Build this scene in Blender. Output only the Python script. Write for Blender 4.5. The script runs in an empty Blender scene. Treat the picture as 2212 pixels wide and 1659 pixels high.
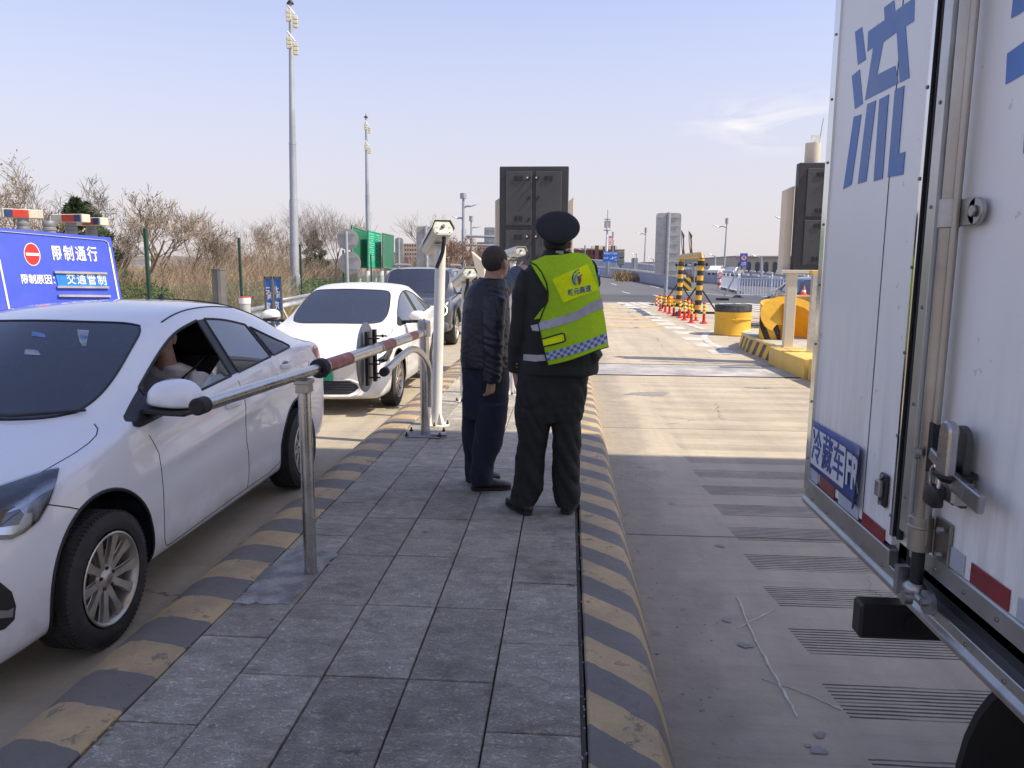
import bpy, bmesh, math, random
from mathutils import Vector, Matrix, Euler, noise
from mathutils.bvhtree import BVHTree
from math import sin, cos, pi, radians, sqrt, atan2
random.seed(7)
scene = bpy.context.scene
COL = scene.collection

# ------------------------------------------------------------------ camera
EYE = Vector((0, 0, 1.72))
ROT = Matrix.Rotation(radians(4.127), 3, 'Z') @ Matrix.Rotation(pi/2 - radians(8.77), 3, 'X') @ Matrix.Rotation(.006, 3, 'Z')
cam_data = bpy.data.cameras.new('camera')
cam_data.sensor_width = 36
cam_data.lens = 36*760/1024
cam_data.clip_start = .05
cam_data.clip_end = 6000
cam = bpy.data.objects.new('camera', cam_data)
cam.matrix_world = Matrix.Translation(EYE) @ ROT.to_4x4()
COL.objects.link(cam)
scene.camera = cam

# ------------------------------------------------------------------ world + sun
SUN_EL = 50.0
world = bpy.data.worlds.new('World'); scene.world = world; world.use_nodes = True
wt = world.node_tree; wt.nodes.clear()
def wn(t, **k):
    n = wt.nodes.new(t)
    for a, b in k.items(): setattr(n, a, b)
    return n
sky = wn('ShaderNodeTexSky', sky_type='NISHITA', sun_disc=False)
sky.sun_elevation = radians(SUN_EL); sky.sun_rotation = radians(100)
sky.air_density = 1.0; sky.dust_density = .8; sky.ozone_density = 1.8; sky.altitude = 50
geo = wn('ShaderNodeTexCoord')
sep = wn('ShaderNodeSeparateXYZ'); wt.links.new(geo.outputs['Generated'], sep.inputs[0])
# thin wisp of cloud low over the road and a lavender haze that thickens to the horizon
cd = bearing_ = ROT @ Vector(((1672-1106)/1641.6, -(262-829.5)/1641.6, -1)); cd.normalize()
mp = wn('ShaderNodeMapping'); mp.inputs['Scale'].default_value = (5.0, 5.0, 17.0); mp.inputs['Rotation'].default_value = (0, .12, 0)
wt.links.new(geo.outputs['Generated'], mp.inputs[0])
nz = wn('ShaderNodeTexNoise'); nz.inputs['Scale'].default_value = 1.9; nz.inputs['Detail'].default_value = 9; nz.inputs['Roughness'].default_value = .6; nz.inputs['Distortion'].default_value = .5
wt.links.new(mp.outputs[0], nz.inputs['Vector'])
cr = wn('ShaderNodeMapRange'); cr.inputs[1].default_value = .46; cr.inputs[2].default_value = .72
wt.links.new(nz.outputs['Fac'], cr.inputs[0])
dsub = wn('ShaderNodeVectorMath', operation='SUBTRACT'); wt.links.new(geo.outputs['Generated'], dsub.inputs[0]); dsub.inputs[1].default_value = tuple(cd)
dsc = wn('ShaderNodeVectorMath', operation='MULTIPLY'); wt.links.new(dsub.outputs[0], dsc.inputs[0]); dsc.inputs[1].default_value = (1, 1, 3.4)
dl = wn('ShaderNodeVectorMath', operation='LENGTH'); wt.links.new(dsc.outputs[0], dl.inputs[0])
near = wn('ShaderNodeMapRange', interpolation_type='SMOOTHSTEP'); near.inputs[1].default_value = .16; near.inputs[2].default_value = .02; wt.links.new(dl.outputs['Value'], near.inputs[0])
cf = wn('ShaderNodeMath', operation='MULTIPLY'); wt.links.new(cr.outputs[0], cf.inputs[0]); wt.links.new(near.outputs[0], cf.inputs[1])
tint = wn('ShaderNodeMix', data_type='RGBA', blend_type='MULTIPLY'); tint.inputs[0].default_value = 1
wt.links.new(sky.outputs[0], tint.inputs[6]); tint.inputs[7].default_value = (.50, .485, .58, 1)
hz = wn('ShaderNodeMapRange', interpolation_type='SMOOTHSTEP'); hz.inputs[1].default_value = -.05; hz.inputs[2].default_value = .54; hz.inputs[3].default_value = .97; hz.inputs[4].default_value = .15
wt.links.new(sep.outputs[2], hz.inputs[0])
hmix = wn('ShaderNodeMix', data_type='RGBA'); wt.links.new(hz.outputs[0], hmix.inputs[0]); wt.links.new(tint.outputs[2], hmix.inputs[6]); hmix.inputs[7].default_value = (1.70, 1.58, 1.62, 1)
mixc = wn('ShaderNodeMix', data_type='RGBA')
wt.links.new(cf.outputs[0], mixc.inputs[0]); wt.links.new(hmix.outputs[2], mixc.inputs[6]); mixc.inputs[7].default_value = (2.3, 2.2, 2.2, 1)
bg = wn('ShaderNodeBackground'); bg.inputs['Strength'].default_value = .15
wt.links.new(mixc.outputs[2], bg.inputs['Color'])
wo = wn('ShaderNodeOutputWorld'); wt.links.new(bg.outputs[0], wo.inputs[0])
sun_data = bpy.data.lights.new('sun', 'SUN'); sun_data.energy = 2.0; sun_data.angle = radians(.53); sun_data.color = (1, .90, .71)
sun = bpy.data.objects.new('sun', sun_data); COL.objects.link(sun)
e_ = radians(SUN_EL)
SUN_DIR = Vector((-cos(e_)*.985, cos(e_)*.17, -sin(e_)))
sun.rotation_euler = SUN_DIR.to_track_quat('-Z', 'Y').to_euler()
scene.view_settings.view_transform = 'Standard'; scene.view_settings.look = 'None'
scene.view_settings.gamma = 1; scene.view_settings.exposure = 1.58
scene.view_settings.use_curve_mapping = False
scene.cycles.max_bounces = 8; scene.cycles.transparent_max_bounces = 16

# ------------------------------------------------------------------ surveying: a sighted bearing meets a known plane
FU = 760/1024*2212
def bearing(u, v): return ROT @ Vector(((u-1106)/FU, -(v-829.5)/FU, -1))
def on_ground(u, v, z=0): d = bearing(u, v); return EYE + d*((z-EYE.z)/d.z)
def at_depth(u, v, Y): d = bearing(u, v); return EYE + d*(Y/d.y)
def at_side(u, v, X): d = bearing(u, v); return EYE + d*(X/d.x)

# ------------------------------------------------------------------ materials
MATS = {}
def nd(nt, t, **k):
    n = nt.nodes.new(t)
    for a, b in k.items(): setattr(n, a, b)
    return n
def setin(n, **k):
    for a, b in k.items(): n.inputs[a].default_value = b
def c4(c): return (c[0], c[1], c[2], 1)
def math_node(nt, op, a, b=None, c=None):
    n = nd(nt, 'ShaderNodeMath', operation=op)
    for i, x in enumerate((a, b, c)):
        if x is None: continue
        if isinstance(x, (int, float)): n.inputs[i].default_value = x
        else: nt.links.new(x, n.inputs[i])
    return n.outputs[0]
def mix_col(nt, f, a, b, blend='MIX'):
    n = nd(nt, 'ShaderNodeMix', data_type='RGBA', blend_type=blend)
    for i, x in ((0, f), (6, a), (7, b)):
        if isinstance(x, (int, float)): n.inputs[i].default_value = x
        elif isinstance(x, tuple): n.inputs[i].default_value = c4(x)
        else: nt.links.new(x, n.inputs[i])
    return n.outputs[2]
def noise_fac(nt, vec, scale, detail=4, rough=.55, lo=.35, hi=.65, dist=0):
    n = nd(nt, 'ShaderNodeTexNoise'); setin(n, Scale=scale, Detail=detail, Roughness=rough, Distortion=dist)
    nt.links.new(vec, n.inputs['Vector'])
    m = nd(nt, 'ShaderNodeMapRange'); m.inputs[1].default_value = lo; m.inputs[2].default_value = hi
    nt.links.new(n.outputs['Fac'], m.inputs[0])
    return m.outputs[0]
def base_mat(name):
    m = bpy.data.materials.new(name); m.use_nodes = True
    nt = m.node_tree; nt.nodes.clear()
    out = nd(nt, 'ShaderNodeOutputMaterial'); p = nd(nt, 'ShaderNodeBsdfPrincipled')
    nt.links.new(p.outputs[0], out.inputs[0])
    MATS[name] = m
    return m, nt, p, out
def coords(nt, world=False):
    if world:
        return nd(nt, 'ShaderNodeNewGeometry').outputs['Position']
    return nd(nt, 'ShaderNodeTexCoord').outputs['Object']
def M(name, col, rough=.5, metal=0., var=.12, scale=4., dirt=None, bump=0., bscale=40., coat=0., spec=.5, world=False, stretch=None, rvar=.1):
    """painted / plain surface with soft variation, optional dirt=(colour, amount, scale), optional fine bump"""
    if name in MATS: return MATS[name]
    m, nt, p, out = base_mat(name)
    vec = coords(nt, world)
    if stretch:
        mpn = nd(nt, 'ShaderNodeMapping'); mpn.inputs['Scale'].default_value = stretch; nt.links.new(vec, mpn.inputs[0]); vec = mpn.outputs[0]
    f = noise_fac(nt, vec, scale)
    c = mix_col(nt, f, tuple(x*(1-var) for x in col), tuple(min(1, x*(1+var)) for x in col))
    if dirt:
        df = noise_fac(nt, vec, dirt[2], 7, .65, .5, .72)
        df = math_node(nt, 'MULTIPLY', df, dirt[1])
        c = mix_col(nt, df, c, dirt[0])
    nt.links.new(c, p.inputs['Base Color'])
    rf = nd(nt, 'ShaderNodeMapRange'); rf.inputs[3].default_value = max(.02, rough-rvar*rough); rf.inputs[4].default_value = min(1, rough+rvar)
    nt.links.new(f, rf.inputs[0]); nt.links.new(rf.outputs[0], p.inputs['Roughness'])
    setin(p, Metallic=metal); p.inputs['Specular IOR Level'].default_value = spec
    if coat: p.inputs['Coat Weight'].default_value = coat; p.inputs['Coat Roughness'].default_value = .03
    if bump:
        bn = nd(nt, 'ShaderNodeTexNoise'); setin(bn, Scale=bscale, Detail=6, Roughness=.6); nt.links.new(vec, bn.inputs['Vector'])
        bp = nd(nt, 'ShaderNodeBump'); setin(bp, Strength=1., Distance=bump); nt.links.new(bn.outputs['Fac'], bp.inputs['Height'])
        nt.links.new(bp.outputs[0], p.inputs['Normal'])
    return m
def glass_mat(name, tint_, refl=.04, rough=.0, veil=None):
    """thin automotive glass: tinted see-through plus fresnel reflection; veil = (colour, amount) of flat colour painted in for reflections"""
    if name in MATS: return MATS[name]
    m = bpy.data.materials.new(name); m.use_nodes = True; nt = m.node_tree; nt.nodes.clear(); MATS[name] = m
    out = nd(nt, 'ShaderNodeOutputMaterial')
    tr = nd(nt, 'ShaderNodeBsdfTransparent'); tr.inputs[0].default_value = c4(tint_)
    base = tr.outputs[0]
    if veil:
        df = nd(nt, 'ShaderNodeBsdfDiffuse'); df.inputs[0].default_value = c4(veil[0])  # flat diffuse veil stands in for the reflected surroundings
        mv = nd(nt, 'ShaderNodeMixShader'); mv.inputs[0].default_value = veil[1]
        nt.links.new(base, mv.inputs[1]); nt.links.new(df.outputs[0], mv.inputs[2]); base = mv.outputs[0]
    gl = nd(nt, 'ShaderNodeBsdfGlossy'); gl.inputs['Roughness'].default_value = rough
    fr = nd(nt, 'ShaderNodeFresnel'); fr.inputs[0].default_value = 1.55
    ff = math_node(nt, 'MULTIPLY_ADD', fr.outputs[0], 1.3, refl)
    mx = nd(nt, 'ShaderNodeMixShader'); nt.links.new(ff, mx.inputs[0]); nt.links.new(base, mx.inputs[1]); nt.links.new(gl.outputs[0], mx.inputs[2])
    nt.links.new(mx.outputs[0], out.inputs[0])
    return m

# ------------------------------------------------------------------ mesh builder
def rotz(a): return Matrix.Rotation(a, 4, 'Z')
def frame_to(p0, p1):
    d = (Vector(p1)-Vector(p0)); L = d.length
    q = d.to_track_quat('Z', 'Y') if L > 1e-9 else Euler((0, 0, 0)).to_quaternion()
    return Matrix.Translation(Vector(p0)) @ q.to_matrix().to_4x4(), L
def wloc(o):
    v = Vector((0, 0, 0))
    while o is not None: v += o.location; o = o.parent
    return v
class B:
    def __init__(s): s.v = []; s.f = []; s.m = []
    def add(s, vs, fs, mi=0, mat=None):
        n = len(s.v)
        s.v += [tuple(mat @ Vector(p)) if mat is not None else tuple(p) for p in vs]
        s.f += [tuple(i+n for i in f) for f in fs]; s.m += [mi]*len(fs)
        return s
    def box(s, c, d, mi=0, mat=None, rz=0):
        x, y, z = d[0]/2, d[1]/2, d[2]/2
        T = Matrix.Translation(Vector(c)) @ rotz(rz)
        if mat is not None: T = mat @ T
        vs = [(a*x, b*y, e*z) for a in (-1, 1) for b in (-1, 1) for e in (-1, 1)]
        return s.add(vs, [(0, 1, 3, 2), (4, 6, 7, 5), (0, 4, 5, 1), (2, 3, 7, 6), (0, 2, 6, 4), (1, 5, 7, 3)], mi, T)
    def hexa(s, p, mi=0):
        """8 corners: bottom 4 ccw then top 4 ccw"""
        return s.add(p, [(3, 2, 1, 0), (4, 5, 6, 7), (0, 1, 5, 4), (1, 2, 6, 5), (2, 3, 7, 6), (3, 0, 4, 7)], mi)
    def bar(s, p0, p1, w, h, mi=0, roll=0):
        T, L = frame_to(p0, p1)
        T = T @ Matrix.Rotation(roll, 4, 'Z')
        return s.box((0, 0, L/2), (w, h, L), mi, T)
    def cyl(s, p0, p1, r0, r1=None, seg=16, mi=0, cap=True):
        r1 = r0 if r1 is None else r1
        T, L = frame_to(p0, p1)
        vs = []
        for z, r in ((0, r0), (L, r1)):
            for i in range(seg): a = 2*pi*i/seg; vs.append((r*cos(a), r*sin(a), z))
        fs = [(i, (i+1) % seg, seg+(i+1) % seg, seg+i) for i in range(seg)]
        if cap: fs += [tuple(range(seg))[::-1], tuple(range(seg, 2*seg))]
        return s.add(vs, fs, mi, T)
    def lathe(s, prof, mat=None, seg=24, mi=0, a0=0, a1=2*pi):
        """prof: (r, z) list about local Z"""
        full = abs(a1-a0-2*pi) < 1e-6
        n = seg if full else seg+1
        vs = [(r*cos(a0+(a1-a0)*i/seg), r*sin(a0+(a1-a0)*i/seg), z) for r, z in prof for i in range(n)]
        fs = []
        for k in range(len(prof)-1):
            for i in range(seg):
                j = (i+1) % n if full else i+1
                fs.append((k*n+i, k*n+j, (k+1)*n+j, (k+1)*n+i))
        return s.add(vs, fs, mi, mat)
    def tube(s, pts, r, seg=8, mi=0, cap=True, closed=False):
        pts = [Vector(p) for p in pts]; n = len(pts)
        rs = r if isinstance(r, (list, tuple)) else [r]*n
        vs = []; ref = None
        for i, p in enumerate(pts):
            if closed: t = (pts[(i+1) % n]-pts[i-1])
            else: t = pts[min(i+1, n-1)]-pts[max(i-1, 0)]
            t = t.normalized() if t.length > 1e-9 else Vector((0, 0, 1))
            if ref is None:
                ref = Vector((0, 0, 1)) if abs(t.z) < .9 else Vector((1, 0, 0))
            ref = (ref - t*ref.dot(t))
            ref = ref.normalized() if ref.length > 1e-6 else t.orthogonal().normalized()
            b = t.cross(ref)
            for k in range(seg):
                a = 2*pi*k/seg; vs.append(p + (ref*cos(a)+b*sin(a))*rs[i])
        fs = []
        for i in range(n if closed else n-1):
            i2 = (i+1) % n
            for k in range(seg): fs.append((i*seg+k, i*seg+(k+1) % seg, i2*seg+(k+1) % seg, i2*seg+k))
        if cap and not closed: fs += [tuple(range(seg))[::-1], tuple(range((n-1)*seg, n*seg))]
        return s.add(vs, fs, mi)
    def prism(s, outline, depth, mat=None, mi=0, mi_side=None):
        """outline in local XZ, extruded along +Y by depth"""
        n = len(outline)
        vs = [(x, 0, z) for x, z in outline]+[(x, depth, z) for x, z in outline]
        s.add(vs, [tuple(range(n)), tuple(range(n, 2*n))[::-1]], mi, mat)
        return s.add(vs, [(i, i+n, (i+1) % n+n, (i+1) % n) for i in range(n)], mi if mi_side is None else mi_side, mat)
    def quad(s, a, b, c, d, mi=0): return s.add([a, b, c, d], [(0, 1, 2, 3)], mi)
    def ball(s, c, r, seg=12, rings=8, mi=0, mat=None):
        rr = r if isinstance(r, (tuple, list)) else (r, r, r)
        T = Matrix.Translation(Vector(c)) @ (mat if mat is not None else Matrix()) @ Matrix.Diagonal((rr[0], rr[1], rr[2], 1))
        prof = [(sin(pi*i/rings), -cos(pi*i/rings)) for i in range(rings+1)]
        prof[0] = (1e-4, -1); prof[-1] = (1e-4, 1)
        return s.lathe(prof, T, seg, mi)
    def build(s, name, mats, parent=None, smooth=None, bevel=0, bseg=1, weld=True, kind=None, recalc=True):
        me = bpy.data.meshes.new(name)
        off = wloc(parent) if parent is not None else Vector((0, 0, 0))
        me.from_pydata([(a-off.x, b-off.y, c-off.z) for a, b, c in s.v], [], s.f)
        if not isinstance(mats, (list, tuple)): mats = [mats]
        for m in mats: me.materials.append(m)
        if any(s.m): me.polygons.foreach_set('material_index', s.m)
        if recalc or bevel:
            bm = bmesh.new(); bm.from_mesh(me)
            if weld: bmesh.ops.remove_doubles(bm, verts=bm.verts, dist=1e-5)
            if bevel: bmesh.ops.bevel(bm, geom=[e for e in bm.edges if len(e.link_faces) == 2 and e.calc_face_angle(0) > .5], offset=bevel, segments=bseg, affect='EDGES', profile=.5)
            if recalc: bmesh.ops.recalc_face_normals(bm, faces=bm.faces)
            bm.to_mesh(me); bm.free()
        if smooth is not None:
            me.polygons.foreach_set('use_smooth', [True]*len(me.polygons))
            me.set_sharp_from_angle(angle=radians(smooth))
        me.update()
        o = bpy.data.objects.new(name, me); COL.objects.link(o)
        if parent is not None: o.parent = parent
        if kind: o['kind'] = kind
        return o
def tag(o, label=None, cat=None, group=None, kind=None):
    if label: o['label'] = label
    if cat: o['category'] = cat
    if group: o['group'] = group
    if kind: o['kind'] = kind
    return o
def thing(name, label, cat, loc=(0, 0, 0), group=None):
    o = bpy.data.objects.new(name, None); o.empty_display_size = .1; COL.objects.link(o); o.location = loc
    return tag(o, label, cat, group)
def copy_tree(o, parent=None):
    c = o.copy(); COL.objects.link(c)
    if parent is not None: c.parent = parent
    for ch in KIDS(o): copy_tree(ch, c)
    return c
def KIDS(o): return [x for x in bpy.data.objects if x.parent == o]
def struct(o): o['kind'] = 'structure'; return o
def text_part(name, s, size, mat4, material, parent, bold=0., extrude=.001, align='CENTER', xs=1.0, spacing=1.0):
    """flat lettering: local X right, local Y up, facing local Z of mat4 (world coordinates)"""
    cu = bpy.data.curves.new(name, 'FONT'); cu.body = s; cu.size = size; cu.align_x = align; cu.align_y = 'CENTER'
    cu.offset = bold; cu.extrude = extrude; cu.space_character = spacing; cu.resolution_u = 2
    tmp = bpy.data.objects.new('tmp', cu); COL.objects.link(tmp)
    me = bpy.data.meshes.new_from_object(tmp.evaluated_get(bpy.context.evaluated_depsgraph_get()))
    bpy.data.objects.remove(tmp)
    off = wloc(parent) if parent is not None else Vector((0, 0, 0))
    me.transform(Matrix.Translation(-off) @ mat4 @ Matrix.Diagonal((xs, 1, 1, 1)))
    me.materials.clear(); me.materials.append(material); me.name = name
    o = bpy.data.objects.new(name, me); COL.objects.link(o)
    if parent is not None: o.parent = parent
    return o
def plane_basis(origin, right, up):
    r = Vector(right).normalized(); u = Vector(up); u = (u-r*u.dot(r)).normalized(); n = r.cross(u)
    m = Matrix((r, u, n)).transposed().to_4x4(); m.translation = Vector(origin)
    return m

# common materials
steel = M('stainless_steel', (.55, .54, .52), .22, 1., .1, 6, bump=.0006, bscale=60)
galv = M('galvanised_steel', (.42, .44, .46), .5, .7, .15, 8)
pole_grey = M('pole_paint_grey', (.38, .41, .45), .45, .3, .1, 1)
white_paint = M('white_painted_metal', (.72, .70, .64), .4, 0, .05, 2, dirt=((.35, .28, .18), .35, 3))
black_rubber = M('black_rubber', (.02, .02, .02), .7, 0, .2, 10)
dark_metal = M('dark_metal', (.03, .03, .035), .45, .4)
bolt_dark = M('rusty_bolt', (.07, .045, .03), .7, .5)
yellow_paint = M('yellow_paint', (.80, .45, .035), .5, 0, .08, 1.5, dirt=((.35, .2, .05), .45, 2.5))
white_sheet = M('white_reflective_sheet', (.82, .82, .8), .35)
sign_blue = M('sign_blue', (.03, .12, .62), .35, 0, .08, 1)
sign_back = M('sign_back_aluminium', (.42, .42, .41), .45, .5, .12, 3, dirt=((.25, .24, .22), .5, 2))
# ================================================================== GROUND
def striped_mat(name, slope, pitch, phase, yellow, dark, axis_flip=1):
    m, nt, p, out = base_mat(name)
    pos = coords(nt, True); sx = nd(nt, 'ShaderNodeSeparateXYZ'); nt.links.new(pos, sx.inputs[0])
    wob = nd(nt, 'ShaderNodeTexNoise'); setin(wob, Scale=9, Detail=4, Roughness=.7); nt.links.new(pos, wob.inputs['Vector'])
    yy = math_node(nt, 'MULTIPLY_ADD', sx.outputs[0], slope, sx.outputs[1])
    yy = math_node(nt, 'ADD', yy, phase)
    yy = math_node(nt, 'MULTIPLY_ADD', wob.outputs['Fac'], .035, yy)
    fr = math_node(nt, 'FRACT', math_node(nt, 'DIVIDE', yy, pitch))
    st = math_node(nt, 'GREATER_THAN', fr, .5)
    vary = noise_fac(nt, pos, 5, 6, .65, .3, .7)
    cy = mix_col(nt, vary, tuple(c*.75 for c in yellow), yellow)
    cd = mix_col(nt, vary, dark, tuple(c*1.5 for c in dark))
    c = mix_col(nt, st, cy, cd)
    chip = noise_fac(nt, pos, 10, 9, .74, .575, .62)
    c = mix_col(nt, math_node(nt, 'MULTIPLY', chip, .8), c, (.16, .15, .135))
    grime = noise_fac(nt, pos, 3.2, 8, .74, .38, .72)
    c = mix_col(nt, math_node(nt, 'MULTIPLY', grime, .62), c, (.19, .165, .135))
    nt.links.new(c, p.inputs['Base Color'])
    setin(p, Roughness=.62)
    bn = nd(nt, 'ShaderNodeTexNoise'); setin(bn, Scale=22, Detail=8, Roughness=.65); nt.links.new(pos, bn.inputs['Vector'])
    bp = nd(nt, 'ShaderNodeBump'); setin(bp, Strength=.8, Distance=.006); nt.links.new(math_node(nt, 'SUBTRACT', bn.outputs['Fac'], math_node(nt, 'MULTIPLY', chip, .3)), bp.inputs['Height']); nt.links.new(bp.outputs[0], p.inputs['Normal'])
    return m
def concrete_mat(name, col, grooves=None, joints=None):
    m, nt, p, out = base_mat(name)
    pos = coords(nt, True); sx = nd(nt, 'ShaderNodeSeparateXYZ'); nt.links.new(pos, sx.inputs[0])
    X, Y = sx.outputs[0], sx.outputs[1]
    f1 = noise_fac(nt, pos, .8, 8, .62, .3, .7); f2 = noise_fac(nt, pos, 7, 8, .7, .3, .7)
    c = mix_col(nt, f1, tuple(a*.78 for a in col), tuple(a*1.12 for a in col))
    c = mix_col(nt, math_node(nt, 'MULTIPLY', f2, .35), c, tuple(a*.7 for a in col))
    # long wheel-track smears
    mpn = nd(nt, 'ShaderNodeMapping'); mpn.inputs['Scale'].default_value = (2.4, .12, 1); nt.links.new(pos, mpn.inputs[0])
    tr = noise_fac(nt, mpn.outputs[0], 1.3, 5, .6, .45, .7)
    c = mix_col(nt, math_node(nt, 'MULTIPLY', tr, .55), c, tuple(a*.62 for a in col))
    # cross-lane scuffs
    mp2 = nd(nt, 'ShaderNodeMapping'); mp2.inputs['Scale'].default_value = (.5, 5, 1); nt.links.new(pos, mp2.inputs[0])
    sc = noise_fac(nt, mp2.outputs[0], 1.6, 7, .7, .52, .75)
    c = mix_col(nt, math_node(nt, 'MULTIPLY', sc, .5), c, tuple(a*.5 for a in col))
    # oil spots
    vo = nd(nt, 'ShaderNodeTexVoronoi'); setin(vo, Scale=1.7, Randomness=1.); nt.links.new(pos, vo.inputs['Vector'])
    wob = nd(nt, 'ShaderNodeTexNoise'); setin(wob, Scale=11, Detail=5, Roughness=.7); nt.links.new(pos, wob.inputs['Vector'])
    dd = math_node(nt, 'MULTIPLY_ADD', wob.outputs['Fac'], .10, vo.outputs['Distance'])
    spot = nd(nt, 'ShaderNodeMapRange'); spot.inputs[1].default_value = .12; spot.inputs[2].default_value = .085; nt.links.new(dd, spot.inputs[0])
    c = mix_col(nt, math_node(nt, 'MULTIPLY', spot.outputs[0], .6), c, tuple(a*.35 for a in col))
    # trodden dirt settled along the kerb, wandering edge
    if grooves:
        ex = math_node(nt, 'MULTIPLY_ADD', noise_fac(nt, pos, 1.7, 6, .65, .25, .75), .42, X)
        km = nd(nt, 'ShaderNodeMapRange', interpolation_type='SMOOTHSTEP'); km.inputs[1].default_value = 1.12; km.inputs[2].default_value = .80; nt.links.new(ex, km.inputs[0])
        kx = math_node(nt, 'MULTIPLY', km.outputs[0], math_node(nt, 'LESS_THAN', Y, 15.9))
        c = mix_col(nt, math_node(nt, 'MULTIPLY', kx, .62), c, mix_col(nt, f2, (.17, .145, .115), (.30, .265, .22)))
        fl = noise_fac(nt, pos, 19, 8, .75, .60, .68)
        c = mix_col(nt, math_node(nt, 'MULTIPLY', math_node(nt, 'MULTIPLY', fl, kx), .8), c, (.07, .062, .052))
    h = f2
    # transverse slab joints and wandering cracks
    if joints:
        per, ph = joints
        wv = math_node(nt, 'MULTIPLY_ADD', noise_fac(nt, pos, 1.2, 5, .6, 0, 1), .05, Y)
        fj = math_node(nt, 'ABSOLUTE', math_node(nt, 'SUBTRACT', math_node(nt, 'FRACT', math_node(nt, 'DIVIDE', math_node(nt, 'ADD', wv, ph), per)), .5))
        jm = math_node(nt, 'LESS_THAN', fj, .0035/per*2.2)
        c = mix_col(nt, math_node(nt, 'MULTIPLY', jm, .85), c, (.035, .034, .033)); h = math_node(nt, 'SUBTRACT', h, jm)
    v2 = nd(nt, 'ShaderNodeTexVoronoi', feature='DISTANCE_TO_EDGE'); setin(v2, Scale=.42); 
    wd = nd(nt, 'ShaderNodeVectorMath', operation='MULTIPLY_ADD'); nt.links.new(wob.outputs['Color'], wd.inputs[0]); wd.inputs[1].default_value = (.22, .22, 0); nt.links.new(pos, wd.inputs[2]); nt.links.new(wd.outputs[0], v2.inputs['Vector'])
    ck = math_node(nt, 'LESS_THAN', v2.outputs['Distance'], .0022)
    ck = math_node(nt, 'MULTIPLY', ck, noise_fac(nt, pos, .6, 3, .5, .5, .58))
    c = mix_col(nt, math_node(nt, 'MULTIPLY', ck, .8), c, (.04, .04, .04)); h = math_node(nt, 'SUBTRACT', h, ck)
    if grooves:
        x0, y0, y1, per, duty, fine = grooves
        g = math_node(nt, 'FRACT', math_node(nt, 'DIVIDE', math_node(nt, 'SUBTRACT', Y, y0), per))
        inb = math_node(nt, 'LESS_THAN', g, duty)
        gf = math_node(nt, 'FRACT', math_node(nt, 'DIVIDE', math_node(nt, 'MULTIPLY_ADD', noise_fac(nt, pos, 3.5, 4, .6, 0, 1), .012, Y), fine))
        ln = math_node(nt, 'LESS_THAN', gf, math_node(nt, 'MULTIPLY_ADD', noise_fac(nt, pos, 6, 5, .7, .3, .7), .25, .30))
        # the sawn grooves start on a slant
        edge = math_node(nt, 'GREATER_THAN', X, math_node(nt, 'MULTIPLY_ADD', g, -.06, x0))
        rng = math_node(nt, 'MULTIPLY', math_node(nt, 'GREATER_THAN', Y, y0-6*per), math_node(nt, 'LESS_THAN', Y, y1))
        worn = noise_fac(nt, mp2.outputs[0], 1.6, 7, .7, .33, .47)
        gm = math_node(nt, 'MULTIPLY', math_node(nt, 'MULTIPLY', inb, ln), math_node(nt, 'MULTIPLY', edge, math_node(nt, 'MULTIPLY', rng, worn)))
        far = nd(nt, 'ShaderNodeMapRange'); far.inputs[1].default_value = 6.0; far.inputs[2].default_value = 7.5; far.inputs[3].default_value = .92; far.inputs[4].default_value = .30; nt.links.new(Y, far.inputs[0])
        gm = math_node(nt, 'MULTIPLY', gm, far.outputs[0])
        c = mix_col(nt, gm, c, (.035, .035, .035)); h = math_node(nt, 'SUBTRACT', h, gm)
    nt.links.new(c, p.inputs['Base Color']); setin(p, Roughness=.75)
    bp = nd(nt, 'ShaderNodeBump'); setin(bp, Strength=.7, Distance=.006); nt.links.new(h, bp.inputs['Height']); nt.links.new(bp.outputs[0], p.inputs['Normal'])
    return m
def sheet(name, pts, z, mat):
    b = B(); b.add([(x, y, z) for x, y in pts], [tuple(range(len(pts)))])
    return struct(b.build(name, mat))
# terrain: dry grass land to the horizon
dry = M('dry_grass_soil', (.23, .17, .09), .9, 0, .25, .35, dirt=((.12, .10, .05), .6, 1.3), bump=.05, bscale=3, world=True)
asphalt = M('asphalt', (.115, .112, .115), .8, 0, .12, .25, dirt=((.07, .07, .07), .4, .8), bump=.004, bscale=60, world=True)
asph_dark = M('asphalt_newer', (.075, .076, .08), .8, 0, .1, .3, bump=.004, bscale=60, world=True)
lane_con = concrete_mat('toll_lane_concrete', (.515, .435, .32), grooves=(1.12, 2.80, 11.4, .488, .52, .026), joints=(3.35, .2))
left_con = concrete_mat('left_lane_concrete', (.46, .395, .295), joints=(4.6, 1.1))
sheet('ground', [(-3000, -300), (3000, -300), (3000, 4000), (-3000, 4000)], -.03, dry)
sheet('asphalt_road', [(-4.5, 38.2), (26, 38.2), (60, 120), (60, 400), (-18, 400), (-30, 180), (-9, 60)], -.006, asphalt)
sheet('crossing_road', [(-8, 40.5), (30, 38.5), (44, 47), (-6.5, 50)], -.002, asph_dark)
sheet('right_apron', [(26, 38.2), (80, 38.2), (120, 140), (60, 120)], -.010, asphalt)
sheet('concrete_apron', [(-7.2, -20), (24, -20), (24, 38.5), (-7.2, 38.5)], -.012, lane_con)
sheet('left_lane', [(-6.9, -20), (-1.90, -20), (-1.90, 38), (-6.9, 38)], -.004, left_con)
sheet('right_lane', [(.33, -20), (4.1, -20), (4.1, 38), (.33, 38)], 0, lane_con)
shoulder = M('shoulder_soil', (.28, .22, .13), .9, 0, .2, 1.2, world=True, bump=.02, bscale=8)
sheet('verge', [(-12, -20), (-7.3, -20), (-7.3, 60), (-60, 60), (-60, 24), (-12, 24)], -.02, shoulder)

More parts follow.
